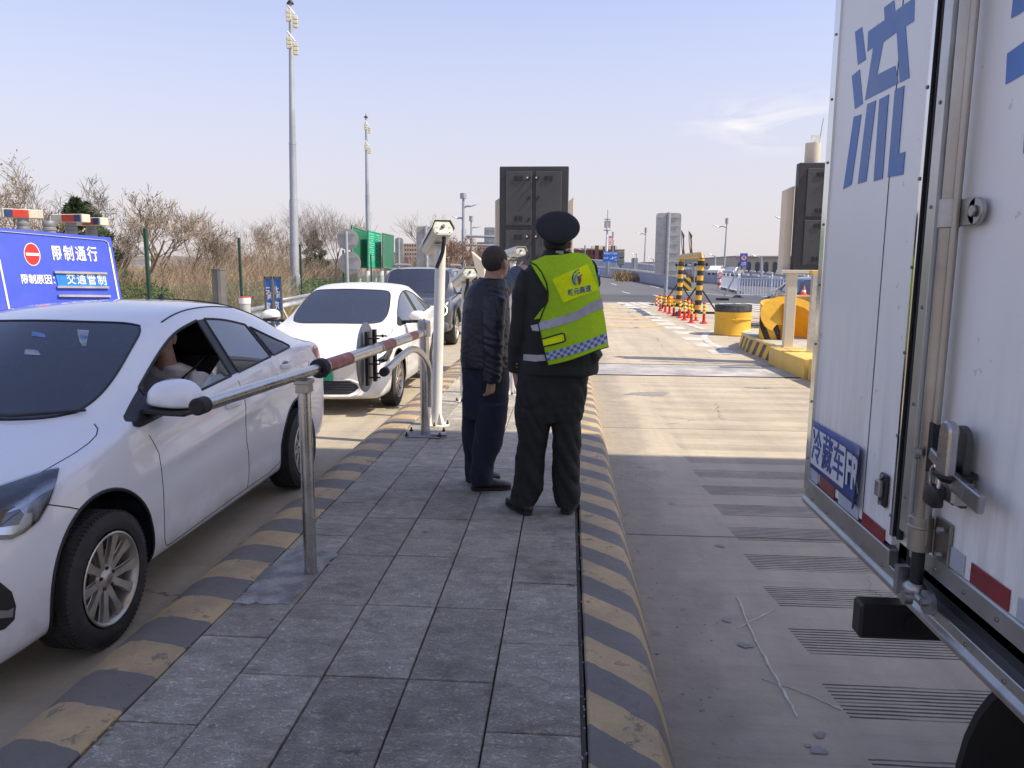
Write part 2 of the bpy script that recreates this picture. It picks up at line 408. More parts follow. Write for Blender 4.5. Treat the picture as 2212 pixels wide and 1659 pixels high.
# painted markings
yline = M('yellow_road_paint', (.60, .36, .09), .6, 0, .15, 3, dirt=((.42, .36, .27), .9, 1.6), world=True)
wline = M('white_road_paint', (.58, .55, .48), .6, 0, .15, 3, dirt=((.38, .35, .30), .95, 1.6), world=True)
def mark(name, quads, mat, z=.004):
    b = B()
    for q in quads: b.add([(x, y, z) for x, y in q], [(0, 1, 2, 3)])
    return struct(b.build(name, mat, weld=False))
def strip(p, q, w):
    d = (Vector(q)-Vector(p)).normalized(); n = Vector((-d.y, d.x))*w/2
    P = Vector(p); Q = Vector(q)
    return [tuple(P-n), tuple(Q-n), tuple(Q+n), tuple(P+n)]
gp = lambda u, v: tuple(on_ground(u, v)[:2])
# yellow rumble bars across the lane
bars = []
Z4 = lambda x, y: ((2200+x/2.011)*.54004, (1100+y/2.011)*.54004)
for P in (((455, 410), (700, 427), (925, 403)), ((445, 380), (660, 386), (880, 377)), ((440, 346), (700, 362), (840, 348)), ((430, 320), (680, 333), (790, 320)), ((430, 293), (640, 303), (760, 296)), ((430, 270), (560, 272), (690, 268)), ((430, 248), (520, 244), (600, 238)), ((1600, 345), (1690, 343)), ((1600, 373), (1690, 375)), ((1600, 400), (1690, 404)), ((1600, 428), (1690, 430)), ((1630, 460), (1690, 462))):
    G_ = [tuple(on_ground(*Z4(x, y))[:2]) for x, y in P]
    for i in range(len(G_)-1): bars.append(strip(G_[i], G_[i+1], .30))
mark('yellow_lane_bars', bars, yline)
# dashed white edge squares
Z4 = lambda x, y: ((2200+x/2.011)*.54004, (1100+y/2.011)*.54004)
sq = []
for (x, y) in ((1385, 620), (1265, 565), (1160, 515), (1085, 465), (1003, 425), (925, 393), (885, 366), (832, 343), (788, 320), (755, 303), (725, 288), (695, 272), (668, 260), (640, 250), (612, 238), (588, 226)):
    g = on_ground(*Z4(x, y)); w = .27; h = .36+.012*max(0, g.y-16)
    sq.append([(g.x-w, g.y-h), (g.x+w, g.y-h*1.1), (g.x+w, g.y+h), (g.x-w, g.y+h*1.1)])
mark('white_dash_squares', sq, wline, .004)
arcp = [tuple(on_ground(*Z4(x, y))[:2]) for x, y in ((1425, 640), (1400, 605), (1345, 575), (1280, 545), (1235, 500), (1265, 470), (1310, 455))]
mark('white_edge_arc', [strip(arcp[i], arcp[i+1], .16) for i in range(len(arcp)-1)], wline, .0085)
arc2 = [tuple(on_ground(*Z4(x, y))[:2]) for x, y in ((1240, 440), (1170, 415), (1100, 395))]
mark('white_edge_taper', [strip(arc2[i], arc2[i+1], .22) for i in range(2)], wline, .0085)
# zebra bars of the crossing ahead
zb = []
for i in range(6):
    zb.append(strip((2.8+i*.55, 40.0+.2*i), (2.2+i*.6, 36.8), .34)) if i < 3 else zb.append(strip((4.0+i*.55, 40.0), (4.2+i*.75, 34.8), .2))
for i in range(9): zb.append(strip((10.5+i*1.0, 38.5), (9.0+i*1.0, 32.5), .28))
zb = []
for P in (((655, 220), (690, 232)), ((680, 235), (722, 246)), ((728, 250), (775, 262)), ((712, 220), (862, 262)), ((768, 222), (850, 242)), ((800, 232), (860, 250)), ((560, 220), (590, 224)), ((1370, 228), (1470, 246)), ((1430, 228), (1700, 276)), ((1440, 252), (1700, 292)), ((1500, 228), (1700, 262)), ((1250, 226), (1330, 240)), ((1580, 228), (1700, 246))):
    zb.append(strip(tuple(on_ground(*Z4(*P[0]))[:2]), tuple(on_ground(*Z4(*P[1]))[:2]), .32))
mark('white_crossing_bars', zb, wline, .0062)
ln = []
for (a, b_) in (((1343, 650), (1356, 655)),):
    pass
for k, (u0, v0, u1, v1) in enumerate(((1342, 599, 1353, 603), (1383, 605, 1395, 609), (1408, 599, 1420, 603), (1432, 617, 1452, 622), (1372, 630, 1388, 634), (1440, 637, 1462, 643), (1349, 612, 1360, 616))):
    ln.append(strip(gp(u0-28, v0), gp(u1-28, v1), .16))
ln.append(strip(gp(1600, 635), gp(1760, 652), .18)); ln.append(strip(gp(1480, 629), gp(1600, 642), .15))
mark('white_lane_dashes', ln, wline, .003)
# pale plate and light patches where the scale sits in the lane
patch = M('pale_scale_plate', (.40, .375, .35), .6, 0, .3, 1.4, dirt=((.17, .16, .18), 1.0, 1.3), world=True)
b = B(); b.box((2.3, 12.95, .002), (3.6, 1.35, .012))
o = struct(b.build('scale_plate', patch, bevel=.003))
b = B()
for y in (12.24, 13.66): b.box((2.3, y, .004), (3.7, .035, .012))
struct(b.build('scale_plate_gap', M('gap_black', (.02, .02, .02), .8)))
oil = M('oil_stain', (.27, .25, .22), .6, 0, .25, 14, world=True)
def blob(cx_, cy_, rx, ry, z, seed, n=26):
    rd = random.Random(seed); ph = [rd.uniform(0, 6.28) for _ in range(4)]
    pts = []
    for i in range(n):
        a = 2*pi*i/n; k = 1+.25*sin(2*a+ph[0])+.15*sin(3*a+ph[1])+.1*sin(5*a+ph[2])
        pts.append((cx_+rx*k*cos(a), cy_+ry*k*sin(a), z))
    return pts
b = B()
for i, (u, v, rx, ry) in enumerate(((1400, 851, .34, .14), (1640, 838, .16, .08), (1770, 1588, .022, .02), (1768, 1622, .024, .03), (1745, 1612, .012, .012), (1555, 1180, .03, .02), (1570, 1340, .03, .02), (1610, 1395, .03, .03))):
    g = on_ground(u, v); b.add(blob(g.x, g.y, rx, ry, .0035+.0002*i, i), [tuple(range(26))])
struct(b.build('oil_stains', oil, weld=False))
# pale mortar dribbles crossing on the concrete
mort = M('mortar_dribble', (.6, .57, .5), .8, 0, .2, 20, world=True, bump=.002, bscale=90)
b = B()
def dribble(pts, r0):
    P = []
    for i in range(len(pts)-1):
        a, c = on_ground(*pts[i], .003), on_ground(*pts[i+1], .003)
        for k in range(8): P.append(a.lerp(c, k/8)+Vector((random.uniform(-1, 1)*.004, random.uniform(-1, 1)*.004, 0)))
    b.tube(P, [r0*random.uniform(.5, 1.4) for _ in P], 6)
dribble([(1593, 1290), (1640, 1400), (1680, 1470), (1730, 1562)], .005)
dribble([(1592, 1357), (1685, 1312)], .0035)
dribble([(1645, 1465), (1720, 1490), (1835, 1538)], .0035)
struct(b.build('mortar_dribbles', mort, smooth=60))
# crumbling broken concrete beside the kerb
b = B()
rd = random.Random(5)
for i in range(60):
    y = rd.uniform(2.2, 7); x = .42+abs(rd.gauss(0, .16)); s_ = rd.uniform(.002, .006)
    b.ball((x, y, s_*.3), (s_*rd.uniform(.8, 2), s_, s_*.6), 5, 3)
for i in range(90):
    y = rd.uniform(1.8, 8); x = -1.50+rd.gauss(0, .02); s_ = rd.uniform(.003, .007)
    b.ball((x, y, .203), (s_*1.5, s_, s_*.8), 5, 3)
for i in range(90):
    y = rd.uniform(1.8, 8); x = .08+rd.gauss(0, .008); s_ = rd.uniform(.002, .005)
    b.ball((x, y, .2), (s_, s_*1.5, s_*.8), 5, 3)
tag(b.build('rubble', M('concrete_crumbs', (.30, .27, .23), .9, 0, .3, 30)), 'crumbs of broken concrete along both kerbs', 'rubble', kind='stuff')

# ------------------------------------------------------------------ traffic island
con_side = M('island_mortar_bed', (.10, .098, .095), .9, 0, .25, 6, world=True, bump=.01, bscale=25)
b = B(); b.box((-.715, 4.0, .086), (1.60, 24.0, .178)); island = struct(b.build('island_bed', con_side))
# granite paving stones, each one a piece
def tile_mat():
    m, nt, p, out = base_mat('granite_paving')
    pos = coords(nt, True); oi = nd(nt, 'ShaderNodeObjectInfo')
    off = nd(nt, 'ShaderNodeVectorMath', operation='MULTIPLY_ADD'); comb_ = nd(nt, 'ShaderNodeCombineXYZ')
    for i in range(3): nt.links.new(oi.outputs['Random'], comb_.inputs[i])
    nt.links.new(comb_.outputs[0], off.inputs[0]); off.inputs[1].default_value = (31, 47, 11); nt.links.new(pos, off.inputs[2])
    v = off.outputs[0]
    mpn = nd(nt, 'ShaderNodeMapping'); mpn.inputs['Scale'].default_value = (1, 2.0, 1); nt.links.new(v, mpn.inputs[0])
    f1 = noise_fac(nt, mpn.outputs[0], 5, 10, .75, .36, .66, 1.2)
    f2 = noise_fac(nt, mpn.outputs[0], 42, 7, .8, .46, .64, 1.6)
    c = mix_col(nt, f1, (.30, .27, .215), (.68, .62, .51))
    c = mix_col(nt, math_node(nt, 'MULTIPLY', f2, .55), c, (.84, .78, .66))
    br = nd(nt, 'ShaderNodeMapRange'); br.inputs[3].default_value = .82; br.inputs[4].default_value = 1.18; nt.links.new(oi.outputs['Random'], br.inputs[0])
    hs = nd(nt, 'ShaderNodeHueSaturation'); nt.links.new(br.outputs[0], hs.inputs['Value']); nt.links.new(c, hs.inputs['Color'])
    st = noise_fac(nt, pos, 2.7, 7, .7, .50, .70)
    c = mix_col(nt, math_node(nt, 'MULTIPLY', st, .55), hs.outputs[0], (.12, .105, .085))
    sp = noise_fac(nt, pos, 9, 4, .5, .70, .74)
    c = mix_col(nt, math_node(nt, 'MULTIPLY', sp, .6), c, (.07, .068, .06))
    nt.links.new(c, p.inputs['Base Color']); setin(p, Roughness=.7)
    bp = nd(nt, 'ShaderNodeBump'); setin(bp, Strength=1., Distance=.006); nt.links.new(math_node(nt, 'ADD', math_node(nt, 'MULTIPLY', f1, .6), f2), bp.inputs['Height']); nt.links.new(bp.outputs[0], p.inputs['Normal'])
    return m
TILE = tile_mat()
seams = [.071, -.249, -.569, -.891, -1.210, -1.497]
phase = [2.30, 2.60, 2.60, 2.585, 2.26]
rdt = random.Random(11)
meshes = {}
for c in range(5):
    xa, xb = seams[c+1], seams[c]
    w = xb-xa-.007
    b = B(); b.box((0, 0, -.01), (w, .596, .02)); first = b.build('paving_stone', TILE, parent=island, bevel=.003)
    first.parent = island
    k = -2
    o = first
    while True:
        y = phase[c]+.603*k+.3015
        if y > 15.6: break
        if k > -2: o = first.copy(); COL.objects.link(o)
        o.location = ((xa+xb)/2, y, .2+rdt.uniform(-.0025, .0015))
        o.location -= wloc(island)
        o.rotation_euler = (rdt.uniform(-.003, .003), rdt.uniform(-.004, .004), rdt.uniform(-.003, .003))
        k += 1
# kerbs
kr = striped_mat('right_kerb_stripes', .96, .417, .02, (.62, .44, .22), (.14, .125, .11))
kl = striped_mat('left_kerb_stripes', .27, .441, -.37+.44*2, (.60, .42, .21), (.135, .12, .105))
def kerb(name, prof, mat, y0=-8, y1=15.9, step=.18, seed=1):
    rd = random.Random(seed); ny = int((y1-y0)/step); b = B(); n = len(prof); vs = []
    for j in range(ny+1):
        y = y0+(y1-y0)*j/ny
        for i, (x, z) in enumerate(prof):
            a = .006 if 0 < i < n-1 else .003
            vs.append((x+noise.noise(Vector((x*3, y*1.7, seed)))*a, y, z+noise.noise(Vector((x*5, y*2.3, seed+9)))*(a if z > .02 else 0)))
    fs = [(j*n+i, j*n+i+1, (j+1)*n+i+1, (j+1)*n+i) for j in range(ny) for i in range(n-1)]
    b.add(vs, fs)
    b.add([(x, y0, z) for x, z in prof], [tuple(range(n))]); b.add([(x, y1, z) for x, z in prof], [tuple(range(n))])
    return struct(b.build(name, mat, smooth=35))
kerb('right_kerb', [(.09, .0), (.092, .19), (.1, .2), (.2, .202), (.30, .2), (.325, .192), (.352, .15), (.385, .055), (.405, -.01)], kr, seed=3)
kerb('left_kerb', [(-1.50, .1), (-1.502, .196), (-1.51, .203), (-1.62, .203), (-1.70, .198), (-1.78, .178), (-1.86, .13), (-1.93, .06), (-1.975, -.01)], kl, seed=4)
# island end cap, rounded nose
b = B(); pts = [(-1.97, 15.9), (-1.8, 17.2), (-1.3, 18.0), (-.7, 18.2), (-.1, 18.0), (.25, 17.2), (.4, 15.9)]
b.add([(x, y, 0) for x, y in pts]+[(x*.9-.05, y-.1, .2) for x, y in pts], [tuple(range(7, 14))]+[(i, i+1, i+8, i+7) for i in range(6)]+[(0, 7, 13, 6)])
struct(b.build('island_nose', kl))
# patched mortar collar around the near rail post
b = B(); pts = []
rd = random.Random(3); cs = [(-1.49, 3.16), (-1.24, 3.18), (-1.215, 3.5), (-1.20, 3.80), (-1.46, 3.86), (-1.50, 3.5)]
for i in range(6):
    for k in range(7):
        p, q = cs[i], cs[(i+1) % 6]; pts.append((p[0]+(q[0]-p[0])*k/7+rd.uniform(-.012, .012), p[1]+(q[1]-p[1])*k/7+rd.uniform(-.02, .02)))
n = len(pts)
b.add([(x, y, .2022) for x, y in pts]+[(x*.85-1.25*.15, y*.85+3.51*.15, .2065) for x, y in pts]+[(-1.25, 3.51, .212)], [(i, (i+1) % n, (i+1) % n+n, i+n) for i in range(n)]+[(n+i, n+(i+1) % n, 2*n) for i in range(n)])
struct(b.build('mortar_patch', M('mortar_patch', (.30, .29, .27), .8, 0, .35, 9, world=True, bump=.015, bscale=22, dirt=((.12, .10, .08), .7, 6)), smooth=60))

# ------------------------------------------------------------------ toll canopy that shades the foreground
can = thing('toll_canopy', 'wide toll station canopy overhead shading the lanes, outside the view', 'canopy', (0, 0, 0))
cm = M('canopy_panels', (.80, .80, .80), .6)
b = B(); b.box((5.4, 2.0, 9.2), (13.6, 7.2, .4)); b.build('roof', cm, can, bevel=.01)
for x in (-.72, 7.5):
    b = B(); b.box((x, -1.2, 4.5), (.5, .6, 9.0)); b.build('column', cm, can, bevel=.01)
# ================================================================== ISLAND HARDWARE
red_wrap = M('red_reflective_wrap', (.30, .035, .03), .4, .1, .25, 30, dirt=((.5, .5, .5), .5, 12))
cast = M('brushed_cast_steel', (.40, .40, .39), .35, .9, .15, 20, bump=.001)
# --- swing-arm rail: chrome tube on two posts
rail = thing('barrier_rail', 'stainless swing barrier rail with red bands on two posts beside the first white sedan', 'barrier', (-1.26, 5, .2))
b = B(); b.cyl((-1.25, 3.51, .19), (-1.25, 3.51, 1.165), .031, seg=24); b.build('post', steel, rail, smooth=40)
b = B(); b.cyl((-1.27, 6.69, .19), (-1.27, 6.69, 1.10), .042, seg=24); p2 = b.build('post', steel, rail, smooth=40)
b = B(); b.cyl((-1.27, 6.69, 1.10), (-1.27, 6.69, 1.23), .056, seg=24); b.cyl((-1.27, 6.69, 1.23), (-1.27, 6.69, 1.242), .058, .05, seg=24); b.cyl((-1.27, 6.69, 1.242), (-1.27, 6.69, 1.26), .008, seg=8); b.build('post_cap', cast, rail, smooth=40)
b = B(); b.cyl((-1.26, 2.50, 1.238), (-1.25, 3.76, 1.205), .0255, seg=24); b.build('inner_tube', steel, rail, smooth=40)
b = B(); b.cyl((-1.25, 3.74, 1.2045), (-1.27, 6.66, 1.140), .036, seg=28); b.build('outer_tube', steel, rail, smooth=40)
b = B(); b.cyl((-1.26, 2.475, 1.2385), (-1.26, 2.53, 1.2375), .030, seg=24); b.cyl((-1.26, 2.468, 1.2385), (-1.26, 2.475, 1.2385), .024, .030, seg=24); b.build('end_cap', black_rubber, rail, smooth=40)
b = B()
T, L = frame_to((-1.25, 3.72, 1.205), (-1.25, 3.79, 1.2035))
b.lathe([(.027, 0), (.046, .0), (.05, .01), (.05, L-.01), (.046, L), (.038, L)], T, 28); b.build('collar', black_rubber, rail, smooth=40)
def alongrail(y): t = (y-3.74)/2.92; return Vector((-1.25-.02*t, y, 1.2045-.0645*t))
for a, c in ((3.84, 4.27), (5.03, 5.36), (5.98, 6.26)):
    b = B(); b.cyl(alongrail(a), alongrail(c), .0368, seg=28, cap=False); b.build('red_band', red_wrap, rail, smooth=40)
for y in (6.50, 4.98, 5.37):
    b = B(); b.cyl(alongrail(y), alongrail(y+.018), .0395, seg=24); b.build('clamp_ring', cast, rail, smooth=40)
b = B(); b.box((-1.25, 3.51, 1.172), (.075, .085, .022)); b.prism([(-.034, -.05), (.034, -.05), (.03, 0), (-.03, 0)], .07, Matrix.Translation((-1.25, 3.475, 1.17))); b.build('saddle', cast, rail, bevel=.003)
# curved brace pipe from the round sign down to the far post
pp = [at_side(u, v, -1.215) for u, v in ((797, 787), (815, 780), (835, 772), (855, 764), (872, 760), (886, 766), (896, 780), (904, 798), (910, 820), (914, 845), (917, 868), (919, 884))]
for i, p in enumerate(pp): p.y = 4.98+(6.62-4.98)*min(1, (i/7.5)**.93); 
pz = [1.02, 1.04, 1.06, 1.075, 1.075, 1.045, .985, .90, .80, .68, .56, .48]
for i, p in enumerate(pp): p.z = pz[i]
sm = []
for i in range(len(pp)-1):
    for k in range(4): sm.append(pp[i].lerp(pp[i+1], k/4))
sm.append(pp[-1])
for _ in range(3): sm = [sm[0]]+[(sm[i-1]+sm[i]*2+sm[i+1])/4 for i in range(1, len(sm)-1)]+[sm[-1]]
b = B(); b.tube(sm, .027, 16); b.build('brace_pipe', steel, rail, smooth=50)
b = B(); b.cyl(sm[0]-Vector((0, .04, 0)), sm[0]+Vector((0, .012, .0)), .031, seg=20); b.build('end_cap', black_rubber, rail, smooth=40)
b = B(); b.box((-1.27, 6.69, .207), (.32, .26, .012)); b.build('base_plate', M('plate_stone_grey', (.2, .2, .2), .7), rail, bevel=.004)
for dx, dy in ((-.15, -.11), (.15, -.11), (-.15, .1), (.15, .12)):
    b = B(); b.cyl((-1.27+dx, 6.69+dy, .205), (-1.27+dx, 6.69+dy, .25), .008, seg=8); b.cyl((-1.27+dx, 6.69+dy, .213), (-1.27+dx, 6.69+dy, .229), .016, seg=6); b.build('anchor_bolt', bolt_dark, rail)
b = B(); b.cyl((-1.20, 6.60, .235), (-1.08, 6.60, .235), .018, seg=12); b.cyl((-1.08, 6.60, .235), (-1.06, 6.60, .235), .022, seg=12); b.box((-1.13, 6.60, .214), (.14, .04, .01)); b.build('drop_bolt', steel, rail, smooth=40)
# --- round sign seen from behind, clamped to the rail
sg = thing('round_sign', 'round grey-backed traffic sign clamped edge-on to the swing barrier rail', 'traffic sign', (-1.33, 5.02, 1.11))
T = Matrix.Translation((-1.345, 5.02, 1.11)) @ Matrix.Rotation(pi/2, 4, 'Y')
b = B(); b.lathe([(.001, 0), (.225, 0), (.235, .006), (.235, .012), (.225, .014), (.001, .014)], T @ Matrix.Rotation(pi, 4, 'X'), 48); b.build('disc', sign_back, sg, smooth=40)
for y in (4.93, 5.13):
    b = B(); b.box((-1.322, y, 1.11), (.02, .035, .36)); b.box((-1.312, y, 1.11), (.006, .05, .36)); b.build('stiffener', dark_metal, sg, bevel=.002)
for y in (4.93, 5.13):
    for z in (1.245, 1.165, 1.075, .985):
        b = B(); b.cyl((-1.31, y, z), (-1.235, y+.005, z), .0055, seg=8); b.cyl((-1.27, y+.003, z), (-1.258, y+.003, z), .012, seg=6); b.build('bolt', bolt_dark, sg)
# --- surveillance cameras on posts
cam_white = M('camera_housing', (.62, .62, .55), .4, 0, .05, 4, dirt=((.35, .3, .2), .3, 6))
def bullet_camera(label, root_loc, post, pr, pbase, back, front, w, hose, name='cctv_camera', plate=True):
    t = thing(name, label, 'security camera', root_loc, 'cameras on the island')
    post = Vector(post)
    if pr:
        b = B(); b.cyl(Vector(pbase), post, pr, seg=24); b.build('post', white_paint, t, smooth=40)
        if plate:
            b = B(); b.cyl(Vector(pbase)+Vector((0, 0, .0)), Vector(pbase)+Vector((0, 0, .012)), pr*2.6, seg=24)
            for k in range(4):
                a = pi/4+k*pi/2; 
                b.prism([(pr*.9, 0), (pr*2, 0), (pr*.95, pr*2.6)], .006, Matrix.Translation(Vector(pbase)+Vector((0, 0, .012))) @ rotz(a))
            b.build('base_flange', white_paint, t, smooth=30)
            for k in range(4):
                a = k*pi/2; q = Vector(pbase)+Vector((cos(a)*pr*2.2, sin(a)*pr*2.2, .012))
                b = B(); b.cyl(q, q+Vector((0, 0, .035)), .007, seg=6); b.cyl(q, q+Vector((0, 0, .014)), .014, seg=6); b.build('anchor_bolt', bolt_dark, t)
    back, front = Vector(back), Vector(front)
    d = (front-back).normalized(); L = (front-back).length
    side = d.cross(Vector((0, 0, 1))).normalized(); up = side.cross(d)
    Mx = Matrix((side, d, up)).transposed().to_4x4(); Mx.translation = back
    h = w*.72
    prof = [(-.30, -.5), (.30, -.5), (.48, -.32), (.50, .05), (.36, .5), (-.36, .5), (-.50, .05), (-.48, -.32)]
    pts = [(x*w, z*h) for x, z in prof]
    b = B(); b.prism(pts, L, Mx); b.build('housing', cam_white, t, bevel=.004)
    # sun shield: folded sheet over the housing
    outer = [(-.60*w, .0), (-.58*w, .1*h), (-.42*w, .60*h), (.42*w, .60*h), (.58*w, .1*h), (.60*w, .0)]
    inner = [(x*.97, z-.035*h if abs(x) < .5*w else z) for x, z in outer][::-1]
    b = B(); b.prism(outer+inner, L*1.12, Mx @ Matrix.Translation((0, -L*.03, 0))); b.build('sun_shield', cam_white, t)
    b = B(); b.prism([(x*.85, z*.82) for x, z in pts], .004, Mx @ Matrix.Translation((0, -.004, 0))); b.build('back_plate', cam_white, t, bevel=.001)
    b = B(); b.cyl(Mx @ Vector((0, 0, .1*h)), Mx @ Vector((0, -.03, .1*h)), w*.1, w*.07, seg=12); b.build('connector', M('connector_grey', (.16, .16, .15), .6), t, smooth=40)
    b = B(); b.box((0, -.0048, -.2*h), (.34*w, .002, .14*h), mat=Mx); b.build('sticker', white_sheet, t)
    for sx in (-.34, .34):
        for sz in (-.33, .02):
            b = B(); b.cyl(Mx @ Vector((sx*w*.9, -.004, sz*h)), Mx @ Vector((sx*w*.9, -.008, sz*h)), w*.025, seg=8); b.build('screw', bolt_dark, t)
    # bracket and swivel between post and housing
    u0 = back.lerp(front, .42)-up*h*.5
    b = B(); b.cyl(post, post+Vector((0, 0, .02)), pr*1.3 if pr else .04, seg=16); b.cyl(post+Vector((0, 0, .02)), u0, .018, seg=12)
    b.box(u0-up*.01, (.07, .09, .012), mat=None); b.build('bracket', cast, t, smooth=40)
    if hose:
        hp = [Vector(p) for p in hose]
        b = B(); b.tube(hp, .018 if w > .14 else .013, 12); b.build('cable_hose', black_rubber, t, smooth=60)
    return t
ptop = at_depth(952, 527, 7.15)
bk = at_depth(957, 493, 6.93); ft = at_depth(931, 536, 7.36)
q0 = at_depth(959, 513, 6.95)
bullet_camera('largest camera on a tall white post behind the barrier rail, black hose hanging', (-1.25, 7.15, .2), ptop, .05, (-1.25, 7.15, .2), bk, ft, .185,
    [q0, q0+Vector((0, -.01, -.05)), at_depth(956, 545, 6.98), at_depth(951, 560, 6.98), at_depth(943, 579, 6.98)])
ptop = at_depth(1003, 612, 8.44)
bk = at_depth(1015, 590, 8.25); ft = at_depth(990, 611, 8.72); q0 = at_depth(1010, 603, 8.28)
bullet_camera('small low camera on a thin white post left of the man in navy', (-1.16, 8.44, .2), ptop, .03, (-1.17, 8.44, .2), bk, ft, .15,
    [q0, q0+Vector((0, 0, -.06)), at_depth(1007, 628, 8.4), at_depth(1004, 645, 8.42)])
ptop = at_depth(1108, 568, 9.0)
bk = at_depth(1125, 543, 8.75); ft = at_depth(1092, 553, 9.25)
pb = at_depth(1108, 700, 9.0); pb.z = .2
bullet_camera('white camera between the heads of the two men, before the dark cabinet', (pb.x, 9.0, .2), ptop, .035, (pb.x, 9.0, .2), bk, ft, .13, None)

# --- dark display cabinets seen from behind
cab_dark = M('cabinet_dark_grey', (.045, .046, .052), .5, .2, .08, 2, dirt=((.09, .085, .08), .4, 3))
cab_door = M('cabinet_door_grey', (.065, .066, .072), .45, .2, .08, 2, dirt=((.11, .10, .09), .35, 3))
beige = M('beige_cabinet_trim', (.62, .56, .45), .45, 0, .05, 2)
chrome = M('chrome_knob', (.8, .78, .7), .15, 1)
def cabinet(label, cx, cy, x0, x1, z0, z1, doors, wing_l, wing_r, shadows=True):
    t = thing('display_cabinet', label, 'display cabinet', (cx, cy, z0), 'dark lane display cabinets')
    b = B(); b.box(((x0+x1)/2, cy+.1, (z0+z1)/2), (x1-x0, .2, z1-z0)); b.build('cabinet_body', cab_dark, t, bevel=.012)
    for (a, c, e, g, hinge) in doors:
        d = B(); d.box(((a+c)/2, cy-.012, (e+g)/2), (c-a, .024, g-e)); dr = d.build('door', cab_door, t, bevel=.006)
        mx, W = (a+c)/2, c-a
        for zz in (g-.13*(g-e), e+.13*(g-e)):
            for sx in (-.04, .035):
                v = B(); v.box((mx+sx, cy-.026, zz), (.06, .004, .08))
                for k in range(4): v.box((mx+sx, cy-.033, zz-.03+.02*k), (.05, .012, .006))
                v.build('vent', cab_dark, dr)
        hx = c-.05 if hinge > 0 else a+.03
        for zz in (g-.14*(g-e), (e+g)/2, e+.1*(g-e)):
            v = B(); v.bar((hx-.015, cy-.04, zz-.02), (hx+.025, cy-.04, zz+.03), .02, .03); v.build('hinge', dark_metal, dr)
        k = B(); k.cyl((hx-.02, cy-.024, g-.12*(g-e)), (hx-.02, cy-.07, g-.12*(g-e)), .01, .014, seg=10); k.build('knob', chrome, dr, smooth=40)
    for w in (wing_l, wing_r):
        if w is None: continue
        xa, xb, za, zb, zt = w
        g = B(); g.prism([(xa, za), (xb, za), (xb, zt), (xa, zb)], .32, Matrix.Translation((0, cy+.16, 0))); g.build('side_wing', beige, t, bevel=.006)
    return t
def zz(v, Y): return at_depth(1200, v, Y).z
def xx(u, v, Y): return at_depth(u, v, Y).x
Yc = 12.2
x0, x1 = xx(1079, 430, Yc), xx(1228, 430, Yc); zt = zz(359, Yc); zm = zz(490, Yc); zb_ = 1.36
xm = xx(1153, 430, Yc)
c1 = cabinet('large dark grey cabinet with four vented doors behind the officer', (x0+x1)/2, Yc, x0, x1, zb_, zt,
    [(x0+.10, xm-.03, zm+.02, zt-.08, 1), (xm+.03, x1-.11, zm+.02, zt-.08, -1), (x0+.10, xm-.03, zb_+.08, zm-.05, 1), (xm+.03, x1-.11, zb_+.08, zm-.05, -1)],
    (x0-.085, x0-.005, 1.3, zz(432, Yc), zz(425, Yc)), (x1+.005, x1+.085, 1.3, zz(433, Yc), zz(423, Yc)))
b = B(); b.box(((x0+x1)/2, Yc+.12, .78), (.14, .14, 1.16)); b.build('post', beige, c1, bevel=.006)
Yd = 14.0
x0, x1 = xx(1713, 450, Yd)+.07, xx(1713, 450, Yd)+1.3; zt = zz(353, Yd); zb_ = zz(583, Yd); zm = zz(470, Yd)
c2 = cabinet('dark cabinet in a beige frame half hidden by the truck', (x0+x1)/2, Yd, x0, x1, zb_+.03, zt,
    [(x0+.14, x0+.60, zm+.02, zt-.10, 1), (x0+.64, x0+1.12, zm+.02, zt-.10, -1), (x0+.14, x0+.60, zb_+.12, zm-.04, 1), (x0+.64, x0+1.12, zb_+.12, zm-.04, -1)],
    (x0-.15, x0-.015, zb_, zz(408, Yd), zz(400, Yd)), None)
b = B(); b.box((x0+.5, Yd+.1, zb_-.005), (1.45, .34, .06)); b.build('bottom_rail', beige, c2, bevel=.006)
b = B(); b.box((x0-.01, Yd+.03, (zb_-.03+.30)/2), (.17, .13, zb_-.33)); b.build('post', beige, c2, bevel=.008)
b = B(); b.cyl((x0+.28, Yd+.25, zt), (x0+.28, Yd+.25, zt+.36), .13, seg=20); b.build('aerial_drum', beige, c2, smooth=40)
b = B(); b.box((x0+.30, Yd+.2, zt+.44), (.14, .03, .10)); b.cyl((x0+.3, Yd+.22, zt+.34), (x0+.3, Yd+.22, zt+.40), .012, seg=8); b.build('sensor', white_sheet, c2)
b = B(); b.cyl((x0+.38, Yd+.25, zt+.36), (x0+.43, Yd+.25, zt+.78), .008, seg=6); b.build('whip_aerial', galv, c2)
b = B(); b.cyl((x0+.62, Yd-.35, .35), (x0+.70, Yd-.35, zt+.4), .05, seg=16); b.build('steel_upright', steel, c2, smooth=40)
# second steel post by the truck
sp = thing('steel_post', 'brushed steel square post just left of the truck corner', 'post', (at_depth(1752, 700, 13.2).x, 13.2, .3))
b = B(); b.box((at_depth(1757, 700, 13.2).x, 13.2, .97), (.14, .12, 1.34)); b.build('tube', steel, sp, bevel=.004)
b = B(); b.box((at_depth(1757, 700, 13.2).x, 13.2, 1.66), (.2, .16, .05)); b.build('cap', yellow_paint, sp, bevel=.004)
# beige triangular panel by the first cabinet
fin = thing('ticket_booth_fin', 'pale beige slanted fin beside the head of the man in navy', 'panel', (xx(1035, 570, 10.4), 10.4, .2))
b = B(); A = [at_depth(u, v, 10.4) for u, v in ((1018, 543), (1046, 568), (1046, 640), (1040, 640))]
b.prism([(p.x, p.z) for p in A], .25, Matrix.Translation((0, 10.4, 0))); b.build('fin_panel', beige, fin, bevel=.004)
b = B(); b.box((A[2].x-.02, 10.5, .75), (.09, .09, 1.15)); b.build('post', beige, fin)

